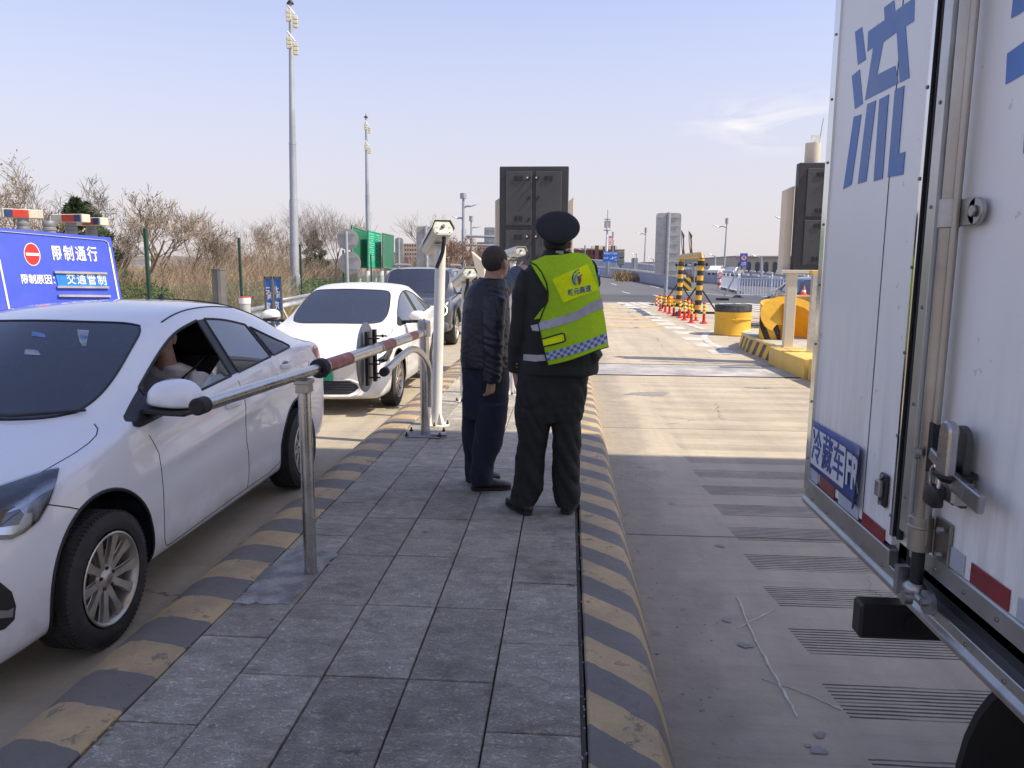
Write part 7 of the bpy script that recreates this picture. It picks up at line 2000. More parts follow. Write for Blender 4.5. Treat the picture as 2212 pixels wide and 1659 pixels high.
# make it one flat plane through three corners and extend it to the ground
rt = (Bp-A).normalized(); dn = (Dp-A); dn = (dn-rt*dn.dot(rt)); 
dn = Vector((0, -.28, -1)); nrm = rt.cross(dn).normalized()
if nrm.y > 0: nrm = -nrm
def onb(u, v, off_=.0):
    d = bearing(u, v); t = (A-EYE).dot(nrm)/d.dot(nrm); return EYE+d*t+nrm*off_
nb_blue = M('notice_blue', (.05, .09, .60), .4, 0, .06, 1.2, dirt=((.12, .14, .5), .4, 3))
nb_w = M('notice_white', (.80, .80, .76), .4)
cor = [onb(-60, 487), onb(239, 513), onb(284, 760), onb(-10, 760)]
b = B(); b.add(cor+[c-nrm*.03 for c in cor], [(0, 1, 2, 3), (7, 6, 5, 4), (0, 4, 5, 1), (1, 5, 6, 2), (2, 6, 7, 3), (3, 7, 4, 0)]); b.build('board_panel', nb_blue, nb)
b = B(); L_ = [onb(-60, 494, .002), onb(225, 519, .002), onb(233, 524, .002), onb(236, 534, .002), onb(277, 758, .002)]
for i in range(len(L_)-1): b.bar(L_[i], L_[i+1], .018, .004)
b.bar(onb(-2, 560, .002), onb(38, 758, .002), .018, .004)
b.build('white_border', nb_w, nb)
def patch_b(pts, name, mat, off_=.004, thick=.0):
    b = B(); b.add([onb(u, v, off_) for u, v in pts], [tuple(range(len(pts)))]); return b.build(name, mat, nb)
def ell(cu, cv, a, c, k=30, lean=.0): return [(cu+a*cos(2*pi*i/k)+lean*c*sin(2*pi*i/k), cv+c*sin(2*pi*i/k)) for i in range(k)]
patch_b(ell(69, 549.5, 17.6, 25, lean=.14), 'disc_rim', nb_w, .004); d_ = patch_b(ell(69, 549.5, 16, 23, lean=.14), 'no_entry_disc', M('no_entry_red', (.62, .02, .02), .4), .006)
patch_b([(55, 546), (83, 547.5), (83.5, 553), (55.5, 552)], 'white_bar', nb_w, .009)
def btext(s_, cu, cv, wpx, hpx, mat, bold, sp=1.0, lean=.18, off_=.006, slope=.03):
    o = text_part('lettering', s_, 1, Matrix(), mat, None, bold=bold, extrude=0, spacing=sp)
    for v in o.data.vertices:
        x, y = v.co.x, v.co.y; v.co = onb(cu+x*wpx-y*hpx*lean, cv-y*hpx+x*wpx*slope, off_)-wloc(nb)
    o.parent = nb
btext('限制通行', 161, 550, 22.5, 34, nb_w, .02, 1.28)
btext('限制原因：', 87, 605, 17, 22, nb_w, .018, 1.0, slope=.02)
patch_b([(118, 590), (228, 590), (233, 620), (126, 620)], 'slot_panel', M('slot_blue', (.02, .20, .66), .35), .008)
btext('交通管制', 186, 605, 20, 26, nb_w, .012, 1.22, off_=.011)
for (u0, v0, u1, v1) in ((116, 588, 229, 591), (122, 620, 233, 621), (125, 639, 237, 640), (128, 668, 240, 668)):
    b = B(); b.bar(onb(u0, v0, .014), onb(u1, v1, .014), .028, .022); b.build('slot_rail', M('rail_alu', (.6, .6, .6), .35, .6), nb)
b = B()
for u in (30, 230):
    p = onb(u, 520, -.05); q_ = onb(u+30, 760, -.05); b.bar(p, (q_.x, q_.y-.1, 0.05), .05, .05)
b.build('support_leg', galv, nb)
b = B(); p = onb(-8, 600, -.04); q_ = onb(20, 750, -.04); b.bar(p, q_, .05, .05); b.build('frame_edge', dark_metal, nb)
# beacons on mortar-like stubs behind the board
bea_w = M('beacon_case_white', (.62, .58, .47), .5, 0, .1, 4); bea_r = M('beacon_red', (.55, .05, .03), .35, 0, .1, 8); bea_rd = M('beacon_red_shaded', (.20, .03, .03), .35); bea_b = M('beacon_blue', (.035, .05, .15), .35, 0, .1, 8)
pipe_m = M('pipe_grey', (.28, .29, .31), .5, .3, .15, 6)
def beacon(label, u, v, Y, wid, flip, pw, sd=1):
    c = at_depth(u, v, Y); t = thing('warning_beacon', label, 'beacon light', (c.x, Y, 0), 'red and blue beacons above the notice board')
    T = Matrix.Translation((c.x, Y, c.z)) @ rotz(flip)
    H = .115; D_ = .16
    b = B(); b.box((0, .0, 0), (wid, D_, H), mat=T); b.build('case', bea_w, t, bevel=.008)
    b = B(); b.box((sd*wid*.06, -D_/2-.006, 0), (wid*.40, .014, H*.86), mat=T); b.build('red_lens', bea_r, t, bevel=.004)
    b = B(); b.box((sd*wid*.35, -D_/2-.006, 0), (wid*.20, .016, H*.86), mat=T); b.build('blue_lens', bea_b, t, bevel=.004)
    b = B(); Tp = Matrix.Translation((c.x, Y, 0)); r = pw; z1 = c.z-H/2
    b.lathe([(r, 0), (r, z1-.16), (r*1.12, z1-.15), (r*1.12, z1-.12), (r, z1-.11), (r*1.12, z1-.09), (r*1.12, z1-.06), (r*.95, z1-.05), (r*.95, z1+.002), (.001, z1+.002)], Tp, 20); b.build('pipe_post', pipe_m, t, smooth=35)
beacon('leftmost beacon box turned away, with a white end cap', 48, 462, 9.8, .46, .75, .07, -1)
beacon('middle red and blue beacon box above the blue board', 153, 472, 10.6, .52, -.15, .07)
beacon('rightmost red and blue beacon box above the blue board', 196, 479, 11.0, .50, -.2, .07)
p = at_depth(106, 482, 10.4); b = B(); Tp = Matrix.Translation((p.x, 10.4, 0)); r = .08; z1 = p.z+.03
b.lathe([(r, 0), (r, z1-.14), (r*1.12, z1-.13), (r*1.12, z1-.10), (r, z1-.09), (r*1.12, z1-.06), (r*1.12, z1-.03), (r, z1), (.001, z1)], Tp, 20); tag(b.build('pipe_post', pipe_m, None, smooth=35), 'bare grey pipe stub without a beacon, between the beacons', 'post')

# ------------------------------------------------------------------ roadside: guardrail, grey cabinet, capped stake, A-frame signs
gl = thing('guardrail', 'galvanised guardrail ending in a rounded nose beside the blue hinged signs', 'guardrail', (-7.6, 20, 0))
prof = [(.0, .0), (-.03, .03), (-.03, .075), (.03, .12), (.03, .19), (-.03, .235), (-.03, .28), (0, .31)]
def rail_run(P, name):
    b = B(); vs = []
    for p in P:
        for dx_, dz in prof: vs.append((p.x-dx_, p.y, p.z+dz))
    k = len(prof); b.add(vs, [(i*k+j, i*k+j+1, (i+1)*k+j+1, (i+1)*k+j) for i in range(len(P)-1) for j in range(k-1)])
    o = b.build(name, galv, gl, smooth=30); o.modifiers.new('t', 'SOLIDIFY').thickness = .006; return o
P = [Vector((at_depth(u, v, Y).x, Y, .42)) for u, v, Y in ((500, 668, 16.0), (540, 662, 17.5), (575, 660, 18.8))]; rail_run(P, 'rail_beam')
p_end = P[0]; b = B(); b.cyl((P[-1].x, P[-1].y, .42), (P[-1].x, P[-1].y, .73), .10, seg=16); b.build('end_nose', M('rail_end_grey', (.3, .3, .3), .5, .5), gl, smooth=40)
P2_ = [Vector((at_depth(u, v, Y).x, Y, .48)) for u, v, Y in ((596, 655, 20.5), (650, 646, 24), (700, 640, 28))]; rail_run(P2_, 'rail_beam')
for p in (P[0], P[1], P2_[0], P2_[2]):
    b = B(); b.cyl((p.x-.12, p.y, 0), (p.x-.12, p.y, .75), .055, seg=12); b.build('rail_post', galv, gl, smooth=40)
# grey control post
Yg = 17.0; g = at_depth(476, 655, Yg); z1 = at_depth(476, 581, Yg).z
b = B(); b.box((g.x, Yg, z1/2), (.20, .30, z1)); b.box((g.x, Yg, z1-.01), (.22, .32, .04)); kb = b.build('control_post', M('control_grey', (.16, .15, .14), .55, .2), None, bevel=.006); tag(kb, 'dark grey square control post by the green fence', 'post')
b = B(); b.box((g.x+.06, Yg-.153, z1-.4), (.05, .004, .9)); b.build('door_strip', M('strip_grey', (.26, .26, .26), .5), kb)
Yc_ = 15.5; g = at_depth(529, 652, Yc_); z1 = at_depth(529, 643, Yc_).z
st_ = thing('marker_stake', 'short white stake with a red ring behind the car roof', 'marker post', (g.x, Yc_, 0)); b = B(); b.cyl((g.x, Yc_, 0), (g.x, Yc_, z1-.12), .11, seg=16); b.build('stake', M('stake_grey', (.4, .4, .38), .6), st_, smooth=40)
b = B(); b.cyl((g.x, Yc_, z1-.12), (g.x, Yc_, z1), .12, seg=16); b.build('white_cap', white_sheet, st_, smooth=40); b = B(); b.cyl((g.x, Yc_, z1), (g.x, Yc_, z1+.02), .12, seg=16); b.build('red_ring', red_p, st_, smooth=40)
# two narrow blue A-frame signs
for i, (uL, uR, vT, vB, Y, tx, lab) in enumerate(((571, 588, 597, 668, 13.0, ('石家庄', '禁止'), 'left narrow blue hinged sign with vertical white characters'), (590, 607, 597, 655, 13.6, ('北京', '禁止'), 'right narrow blue hinged sign with vertical white characters'))):
    a, c, d_ = at_depth(uL, vT, Y), at_depth(uR, vT, Y), at_depth(uL, vB+50, Y)
    t = thing('folding_sign', lab, 'sign', ((a.x+c.x)/2, Y, 0), 'narrow blue signs by the guardrail')
    w = c.x-a.x; zt_ = a.z; x = (a.x+c.x)/2; zb_ = .25
    b = B(); b.box((x, Y, (zt_+zb_)/2), (w*.80, .02, zt_-zb_-.06)); pn = b.build('blue_panel', M('folding_blue', (.02, .14, .55), .4), t)
    fr_ = M('frame_weathered', (.16, .15, .13), .6, .3)
    b = B()
    for s_ in (-1, 1): b.bar((x+s_*w*.45, Y, .02), (x+s_*w*.45, Y, zt_), .035, .035)
    b.bar((x-w*.45, Y, zt_-.02), (x+w*.45, Y, zt_-.02), .035, .035); b.build('frame', fr_, t)
    b = B()
    for s_ in (-1, 1): b.bar((x+s_*w*.45, Y+.02, zt_*.62), (x+s_*w*.45+.25, Y+.5, .02), .03, .03)
    b.build('prop_leg', M('prop_pale', (.5, .47, .36), .6), t)
    n1, n2 = tx
    for j, ch in enumerate(n1): text_part('lettering', ch, .15, plane_basis((x-w*.22, Y-.012, zt_-.22-.27*j-.04), (1, 0, 0), (0, 0, 1)), nb_w, pn, bold=.003, xs=.8)
    for j, ch in enumerate(n2): text_part('lettering', ch, .15, plane_basis((x+w*.18, Y-.012, zt_-.34-.38*j), (1, 0, 0), (0, 0, 1)), nb_w, pn, bold=.003, xs=.8)

# ------------------------------------------------------------------ green wire fence
fg = M('fence_green', (.012, .05, .035), .45, 0, .15, 3); fence = thing('wire_fence', 'dark green post and wire mesh fence along the verge', 'fence', (-12, 25, 0))
FP = [(-60, 470, 655, 13.2), (313, 493, 650, 15.5), (516, 514, 655, 21.0), (648, 527, 640, 27.5), (741, 540, 615, 34), (801, 549, 610, 41), (855, 553, 600, 48), (902, 560, 596, 56)]
tops = []
for (u, vt, vb, Y) in FP:
    p = at_depth(u, vt, Y); q = at_depth(u, 640, Y); tops.append(Vector((p.x, Y, p.z)))
    b = B(); b.box((p.x, Y, p.z/2-.1), (.07, .07, p.z+.2)); b.build('fence_post', fg, fence, bevel=.01)
wire = B()
for i in range(len(tops)-1):
    A, C_ = tops[i], tops[i+1]; hA, hC = A.z*.50, C_.z*.50
    L = (C_-A).length; nv = int(L/.11)
    for k in range(nv+1):
        t = k/nv; p = A.lerp(C_, t); h = hA+(hC-hA)*t
        wire.bar((p.x, p.y, 0), (p.x, p.y, h), .005, .005)
    for k in range(13):
        t = k/12; wire.bar((A.x, A.y, hA*t), (C_.x, C_.y, hC*t), .006, .006)
wo_ = wire.build('wire_mesh', M('fence_wire_green', (.03, .14, .08), .5), fence, weld=False, recalc=False); wo_['kind'] = 'stuff'
# ================================================================== VEGETATION
bark = M('bark_grey_brown', (.17, .14, .115), .9, 0, .25, 3)
bark_l = M('twigs_pale', (.25, .20, .155), .9, 0, .25, 3)
def bare_tree(name, label, base, height, spread, seed, mat, levels=5, trunk_r=None, upright=.55, twig_leaf=None, group='bare trees along the verge', r_min=.010, trunk_frac=.25, nb_=(3, 5)):
    rd = random.Random(seed); root = thing(name, label, 'tree', tuple(base), group)
    tb, cb = B(), B(); leaves = B()
    tr = trunk_r or height*.015
    def grow(p, d, L, r, lv):
        n = 4; pts = [p]; rs = [r]; dd = d.copy()
        for i in range(n):
            dd = (dd+Vector((rd.uniform(-1, 1), rd.uniform(-1, 1), rd.uniform(-.4, .7)))*.13).normalized()
            pts.append(pts[-1]+dd*L/n); rs.append(max(r_min*.6, r*(1-.36*(i+1)/n)))
        (tb if lv == 0 else cb).tube(pts, rs, 6 if lv < 2 else 3, cap=lv < 1)
        if lv >= levels:
            if twig_leaf and rd.random() < twig_leaf:
                for _ in range(3):
                    c = pts[-1]+Vector((rd.uniform(-1, 1), rd.uniform(-1, 1), rd.uniform(-1, 1)))*.12; s_ = rd.uniform(.03, .06)
                    v = [c+Vector((rd.uniform(-1, 1), rd.uniform(-1, 1), rd.uniform(-1, 1)))*s_ for _ in range(3)]; leaves.add(v, [(0, 1, 2)])
            return
        k = rd.randint(*nb_)+(1 if lv == 0 else 0)
        for j in range(k):
            t = rd.uniform(.35, 1.0) if lv else rd.uniform(.65, 1.0)
            i = min(n-1, int(t*n)); q = pts[i].lerp(pts[i+1], t*n-i)
            az = rd.uniform(0, 2*pi); ax = dd.orthogonal().normalized(); ax.rotate(Matrix.Rotation(az, 3, dd))
            nd_ = (dd*upright+ax*rd.uniform(.45, 1.0)*spread+Vector((0, 0, .22))).normalized()
            grow(q, nd_, L*rd.uniform(.55, .80), rs[i]*.62, lv+1)
    grow(Vector(base), Vector((rd.uniform(-.06, .06), rd.uniform(-.06, .06), 1)), height*trunk_frac+height*.12, tr, 0)
    # scale to the wanted height
    top = max(v[2] for v in cb.v)-base[2]; k = height/top
    for bb in (tb, cb, leaves): bb.v = [(base[0]+(x-base[0])*k, base[1]+(y-base[1])*k, base[2]+(z-base[2])*k) for x, y, z in bb.v]
    tb.build('trunk', mat, root, smooth=60, weld=False, recalc=False); cb.build('crown', mat, root, weld=False, recalc=False)
    if leaves.v: leaves.build('dry_leaves', M('dry_leaves', (.42, .34, .23), .8, 0, .3, 4), root, weld=False, recalc=False)
    return root
def tree_at(u, vtop, Y, **k):
    p = at_depth(u, vtop, Y); return (p.x, Y, -.02), p.z+.02
T_ = [('bare_tree', 'grey bare tree to the right of the tan one, above the wire fence', 395, 452, 33, .9, 5, 0, .6, 5), ('bare_tree', 'broad tangled bare tree above the dark control post', 470, 470, 36, 1.0, 6, 0, .6, 5),
      ('bare_tree', 'tangled bare tree between the middle fence post and the tall pole', 590, 478, 40, 1.0, 7, 0, .6, 5), ('bare_tree', 'low spreading bare tree half behind the blue board corner', 262, 470, 30, 1.0, 8, 0, .6, 5),
      ('bare_tree', 'tangled bare tree left of the middle fence post', 505, 488, 38, 1.0, 9, 0, .5, 5), ('bare_tree', 'bushy bare tree with many stems just left of the tall pole', 615, 492, 42, 1.0, 10, 0, .5, 5),
      ('bare_tree', 'tall bare tree with a few tan leaves at the left edge', 5, 333, 23, .95, 1, .5, .6, 5),
      ('bare_tree', 'wide bare tree behind the beacons, fanning upward', 140, 372, 27, 1.0, 2, 0, .75, 5),
      ('bare_tree', 'round-crowned bare tree with tan seed tufts left of the first fence post', 300, 402, 28, .85, 33, .10, .7, 5),
      ('bare_tree', 'lower tan bare tree just right of the first fence post', 350, 440, 31, .9, 4, .10, .6, 5)]
for (nm, lab, u, vt, Y, sp, sd, lf, up, lv) in T_:
    base, h = tree_at(u, vt, Y); bare_tree(nm, lab, base, h, sp, sd, bark if sd in (2, 3) else bark_l, lv, twig_leaf=lf, upright=up, nb_=(3, 4))
for i, (u, vt, Y, lab) in enumerate(((225, 478, 30, 'slim bare tree right of the beacons'), (540, 460, 42, 'thin upright sapling standing above the brush'), (562, 470, 44, 'second thin sapling beside the first one'), (437, 500, 33, 'small bare tree above the dark control post'), (655, 425, 48, 'narrow conical bare tree right of the tall pole'), (680, 455, 50, 'slender bare tree between the tall pole and the bare spire'), (716, 430, 47, 'tall bare tree with level whorled branches'), (770, 452, 60, 'thin bare tree behind the green boards'), (912, 452, 62, 'rounded small bare tree behind the camera post'))):
    base, h = tree_at(u, vt, Y)
    bare_tree('bare_tree', lab, base, h, .6 if i in (4, 6, 5) else .75, 50+i, bark, 4, upright=.35 if i in (4, 6) else .7, trunk_frac=.75 if i in (1, 2, 4, 5, 6) else .3, twig_leaf=0, r_min=.012, nb_=(4, 6) if i in (4, 6, 5) else (3, 5))
# row of pruned street trees by the gantry
for i, (u, vt, Y) in enumerate(((985, 508, 62), (1005, 505, 66), (966, 512, 64), (1018, 530, 75))):
    base, h = tree_at(u, vt, Y)
    bare_tree('street_tree', ['dense brown street tree directly left of the gantry pole', 'dense brown street tree under the gantry arms', 'brown street tree nearest the first camera post', 'low brown street tree behind the head of the man in navy'][i], base, h, .85, 80+i, M('bark_brown', (.22, .14, .10), .9, 0, .2, 3), 5, upright=.6, twig_leaf=0, r_min=.02, group='street trees by the gantry', nb_=(3, 4))
# evergreens behind the beacons
def evergreen(label, u, vt, Y, seed, w):
    p = at_depth(u, vt, Y); h = p.z; rd = random.Random(seed); t = thing('pine_tree', label, 'tree', (p.x, Y, 0), 'dark evergreens behind the beacons')
    b = B(); b.cyl((p.x, Y, 0), (p.x, Y, h*.9), .09, .02, seg=8); b.build('trunk', bark, t)
    b = B()
    for k in range(2600):
        f = rd.random()**.8; z = h*(.12+.88*f); r = w*(1-f)**.75*(.35+.65*rd.random()**.5)*(1+.3*sin(z*9+seed)); a = rd.uniform(0, 2*pi)
        c = Vector((p.x+r*cos(a), Y+r*sin(a), z)); s_ = rd.uniform(.10, .22)
        for _ in range(3):
            d = Vector((cos(a)+rd.uniform(-.8, .8), sin(a)+rd.uniform(-.8, .8), rd.uniform(-.2, 1.1))).normalized()*s_; e = d.orthogonal().normalized()*s_*.22
            b.add([c-e, c+e, c+d], [(0, 1, 2)])
    b.build('crown', M('needles_dark_green', (.045, .075, .03), .8, 0, .45, 2), t, weld=False, recalc=False)
evergreen('left dark evergreen behind the beacons', 163, 432, 26, 1, 1.5); evergreen('right dark evergreen behind the beacons', 186, 441, 27, 2, 1.4)
evergreen('small dull evergreen behind the fence, right of the tall pole', 678, 500, 55, 3, 1.3)
# brush: a belt of bare thicket reading as one mass
def thicket(name, label, area, n, hfun, mat, seed, w=.012, kind='thicket', spray=5):
    rd = random.Random(seed); b = B()
    for _ in range(n):
        x, y = area(rd); h = hfun(x, y)*rd.uniform(.35, 1.1)
        for k in range(spray):
            lean = Vector((rd.uniform(-.9, .9), rd.uniform(-.9, .9), 1)).normalized(); p0 = Vector((x+rd.uniform(-.3, .3), y+rd.uniform(-.3, .3), 0)); prev = p0; d = lean
            L = h/3
            for j in range(3):
                d = (d+Vector((rd.uniform(-.6, .6), rd.uniform(-.6, .6), rd.uniform(-.3, .3)))).normalized(); q = prev+d*L
                ww = w*(1-j*.28); e = Vector((ww, 0, 0)); b.add([prev-e, prev+e, q+e*.7, q-e*.7], [(0, 1, 2, 3)])
                if j:
                    for _k in range(2):
                        dd = (d+Vector((rd.uniform(-1, 1), rd.uniform(-1, 1), rd.uniform(-.2, .7)))*.9).normalized()*L*.6; b.add([prev-e*.5, prev+e*.5, prev+dd], [(0, 1, 2)])
                prev = q
    o = b.build(name, mat, None, weld=False, recalc=False); tag(o, label, kind, kind='stuff'); return o
def belt(u0, u1, Y0, Y1):
    def f(rd):
        Y = rd.uniform(Y0, Y1); u = rd.uniform(u0, u1); return at_depth(u, 577, Y).x, Y
    return f
br1 = M('brush_tan', (.42, .32, .21), .95, 0, .4, .8, world=True); br2 = M('brush_grey', (.32, .25, .185), .95, 0, .35, .8, world=True); br3 = M('dry_grass', (.50, .36, .15), .9, 0, .25, 1, world=True)
thicket('brush', 'tan bare thicket filling the land behind the green fence', belt(-30, 600, 24, 42), 2700, lambda x, y: 2.5+1.6*noise.noise(Vector((x*.25, y*.2, 0))), br1, 1, w=.009)
thicket('brush', 'greyer bare thicket farther along the fence to the green boards', belt(380, 760, 44, 80), 2600, lambda x, y: 2.4+1.6*noise.noise(Vector((x*.2, y*.15, 4))), br2, 2, w=.016)
thicket('brush', 'low tan scrub around the legs of the green boards', belt(720, 930, 50, 75), 900, lambda x, y: 1.2, br3, 12, w=.016)
thicket('dry_grass', 'golden dry grass at the foot of the thicket', belt(-60, 760, 18, 36), 5200, lambda x, y: .45, br3, 3, w=.007, kind='grass', spray=3)
thicket('brush', 'distant brown scrub between the sign backs', belt(840, 1075, 80, 130), 900, lambda x, y: 3.4, M('brush_far', (.30, .22, .16), .95, 0, .3, .5, world=True), 4, w=.05)
def bush(label, u, vt, Y, r, seed, col):
    p = at_depth(u, vt, Y); h = p.z; rd = random.Random(seed); t = thing('evergreen_shrub', label, 'shrub', (p.x, Y, 0), 'rounded green shrubs behind the fence'); b = B()
    for k in range(2600):
        a, e = rd.uniform(0, 2*pi), math.asin(rd.uniform(0, 1)); rr = (.55+.45*rd.random()**.4)*(1+.22*noise.noise(Vector((cos(a)*2, sin(a)*2, e*2+seed))))
        c = Vector((p.x+r*rr*cos(a)*cos(e), Y+r*.7*rr*sin(a)*cos(e), .05+h*rr*sin(e)*1.0)); s_ = rd.uniform(.03, .065)
        v = [c+Vector((rd.uniform(-1, 1), rd.uniform(-1, 1), rd.uniform(-1, 1)))*s_ for _ in range(3)]; b.add(v, [(0, 1, 2)])
    b.build('foliage', M('shrub_green_'+str(col), [(.085, .105, .028), (.10, .14, .03)][col], .8, 0, .5, 2.5), t, weld=False, recalc=False)
    b = B()
    for k in range(7): a = 2*pi*k/7; b.cyl((p.x, Y, 0), (p.x+r*.5*cos(a), Y+r*.4*sin(a), h*.7), .02, .008, seg=5)
    b.build('stems', bark, t, weld=False)
bush('wide dark green shrub at the foot of the blue board', 262, 607, 20, 1.0, 1, 0); bush('green shrub right of the first fence post', 328, 612, 21, .9, 2, 0); bush('sunlit rounded green shrub left of the second white car', 682, 601, 31, 1.15, 3, 1)
bush('small olive shrub at the far left beside the blue board', 2, 640, 16, .5, 5, 1)

# ================================================================== TALL POLES
def high_mast(label, ubase, vbase, utop, vtop, Y, r0, heads):
    t0, t1 = at_depth(ubase, vbase, Y), at_depth(utop, vtop, Y); base = Vector((t0.x, Y, 0)); top = Vector((t1.x, Y, t1.z))
    t = thing('light_mast', label, 'light mast', tuple(base), 'tall floodlight masts')
    segs = 3; b = B(); k = top.z
    def P(f): return base.lerp(top, f)
    for i, (f0, f1, ra, rb) in enumerate(((0, .36, 1.25, 1.15), (.36, .55, 1.0, .95), (.55, 1.0, .90, .42))):
        b = B(); b.cyl(P(f0), P(f1), r0*ra, r0*rb, seg=16); b.build('mast_section', pole_grey, t, smooth=40)
        if i: b = B(); b.cyl(P(f0-.003), P(f0+.003), r0*ra*1.12, seg=16); b.build('flange', galv, t)
    for f in heads:
        c = P(f); s_ = r0*2.2
        b = B(); hs = .20; b.bar(c+Vector((-.10, -.1, .12)), c+Vector((.32, -.4, -.36)), .07, .05); arm = b.build('cross_arm', M('arm_white', (.7, .7, .7), .4, .3), t)
        for k_ in (.35, 3.5):
            for j in range(3):
                h = B(); q = c+Vector(((.06 if k_ < 1 else .34), -.42, (-.25 if k_ < 1 else -.50)-hs*.8*j)); h.box(q, (hs, .12, hs*.75), rz=.3); h.build('floodlight', M('floodlight_cream', (.6, .56, .40), .4), t, bevel=.02)
    b = B(); b.cyl(top, top+Vector((0, 0, .12)), r0*1.0, r0*.5, seg=12); b.cyl(top+Vector((0, 0, .12)), top+Vector((0, 0, .3)), .02, seg=6); b.build('top_cap', dark_metal, t)
    return t
m1 = high_mast('tallest floodlight mast left of centre, rising out near the top of the view', 637, 640, 627, 8, 33, .155, (.985, .90))
b = B(); p = at_depth(641, 610, 33); b.box((p.x+.16, 32.8, p.z), (.16, .12, .7)); b.build('junction_box', white_sheet, m1)
high_mast('second floodlight mast, shorter in the view, in front of the green boards', 797, 612, 790.5, 254, 58, .17, (.975, .86))
lamp_w = M('lamp_head_white', (.75, .76, .78), .3, .2)
def street_lamp(label, u, vbase, vtop, Y, arms, aerial=True, group='street lamps along the road', r=.09, ubase=None):
    p1 = at_depth(u, vtop, Y); p0 = at_depth(ubase if ubase else u, vbase, Y); t = thing('street_lamp', label, 'street lamp', (p0.x, Y, p0.z), group)
    base, top = Vector((p0.x, Y, p0.z)), Vector((p1.x, Y, p1.z))
    b = B(); b.cyl(base, top, r, r*.55, seg=10); b.build('pole', pole_grey, t, smooth=40)
    m_per = Y/FU
    for (du, dv, vv, hl) in arms:
        s0 = at_depth(u, vv, Y); s0 = base.lerp(top, (s0.z-base.z)/(top.z-base.z)); e = Vector((s0.x+du*m_per, Y, s0.z-dv*m_per))
        P = [s0.lerp(e, k/6)+Vector((0, 0, abs(du)*m_per*.22*sin(pi*.5*k/6)*(1-k/6)*2)) for k in range(7)]
        b = B(); b.tube(P, [r*.42]*7, 6); b.build('arm', pole_grey, t, smooth=60)
        d = (P[-1]-P[-2]).normalized(); L = hl*m_per
        b = B(); s_ = 1 if du > 0 else -1; o0 = P[-1]-d*.05
        ring_loft(b, [(o0, Vector((0, .05, 0)), Vector((0, 0, .04))), (o0+Vector((s_*L*.3, 0, L*.06)), Vector((0, .14, 0)), Vector((0, 0, .07))), (o0+Vector((s_*L*.7, 0, L*.24)), Vector((0, .15, 0)), Vector((0, 0, .06))), (o0+Vector((s_*L, 0, L*.36)), Vector((0, .05, 0)), Vector((0, 0, .03)))], 10)
        b.build('lamp_head', lamp_w, t, smooth=60)
    if aerial:
        q = top; b = B(); b.cyl(q, q+Vector((0, 0, 11*m_per)), r*1.5, seg=10); b.build('antenna', M('antenna_grey', (.35, .37, .40), .5), t)
    return t
street_lamp('two-armed street lamp left of the dark cabinet', 1001, 600, 429, 70, [(16, -4, 450, 15), (-13, -2, 474, 12)], r=.20)
street_lamp('smaller one-armed lamp just right of the two-armed lamp', 1018, 560, 478, 110, [(11, -2, 494, 11)], r=.20)
# gantry arm carrying the sign back
gt = thing('sign_gantry', 'long double pipe gantry arm reaching right from the lamp pole', 'gantry', (at_depth(1002, 560, 78).x, 78, 0))
for v in (510, 529):
    a, c = at_depth(1003, v, 78), at_depth(1075, v+2, 78); b = B(); b.cyl(a, c, .13, seg=10); b.build('arm_pipe', galv, gt, smooth=40)
a = at_depth(1002, 495, 78); b = B(); b.cyl((a.x, 78, 0), (a.x, 78, a.z), .24, seg=12); b.build('column', galv, gt, smooth=40)
LAMPS = [(1264, 585, 532, 190, [(-8, -2, 542, 9)], 'street lamp left of the red brick building'), (1324, 572, 503, 200, [(-9, -2, 515, 10)], 'street lamp between the mobile mast and the blue sign'), (1395, 566, 494, 150, [(-12, -2, 508, 11)], 'tall street lamp in the gap left of the big sign back'), (1465, 590, 489, 140, [(-9, -2, 503, 10)], 'street lamp just right of the big sign back'), (1570, 577, 474, 110, [(-16, -2, 493, 15)], 'tallest street lamp on the right, above the flyover')]
for (u, vb, vt, Y, arms, lab) in LAMPS: street_lamp(lab, u, vb, vt+9, Y, arms, r=.16 if Y > 130 else .15, ubase=u-6 if u == 1570 else (u-3 if u == 1395 else None))
for (u, vb, vt, Y, arms, lab) in ((1545, 608, 552, 90, [(-8, -5, 556, 9)], 'low street lamp behind the red-striped post'), (1645, 615, 553, 80, [(-12, -6, 560, 12)], 'low street lamp before the building with arched windows'), (1375, 575, 547, 160, [(-6, -2, 551, 6)], 'small lamp behind the blue overhead sign'), (1412, 600, 560, 120, [(-9, -5, 563, 6)], 'short curved lamp near the scrub bank'), (1700, 560, 470, 75, [(-12, -3, 476, 14)], 'lamp whose head pokes out left of the second dark cabinet')):
    street_lamp(lab, u, vb, vt, Y, arms, aerial=False, r=.12)
# mobile mast
Y = 260; t = thing('mobile_mast', 'white mobile phone mast behind the red brick building', 'mast', (at_depth(1310, 577, Y).x, Y, 0)); p = at_depth(1312, 490, Y); q = at_depth(1309, 575, Y)
b = B(); b.cyl((q.x, Y, 0), (p.x, Y, p.z), .5, .3, seg=12); b.build('mast', M('mast_white', (.7, .7, .72), .5), t, smooth=40)
b = B(); b.cyl((p.x, Y, p.z-1.2), (p.x, Y, p.z-1.0), 1.3, seg=16); b.cyl((p.x, Y, p.z+2.4), (p.x, Y, p.z+2.6), 1.1, seg=16)
for k in range(6): a = 2*pi*k/6; b.box((p.x+.85*cos(a), Y+.85*sin(a), p.z+.8), (.3, .3, 2.4))
b.cyl((p.x, Y, p.z), (p.x, Y, p.z+5.5), .12, seg=8); b.build('antenna_crown', M('antenna_mid', (.3, .31, .32), .5), t)

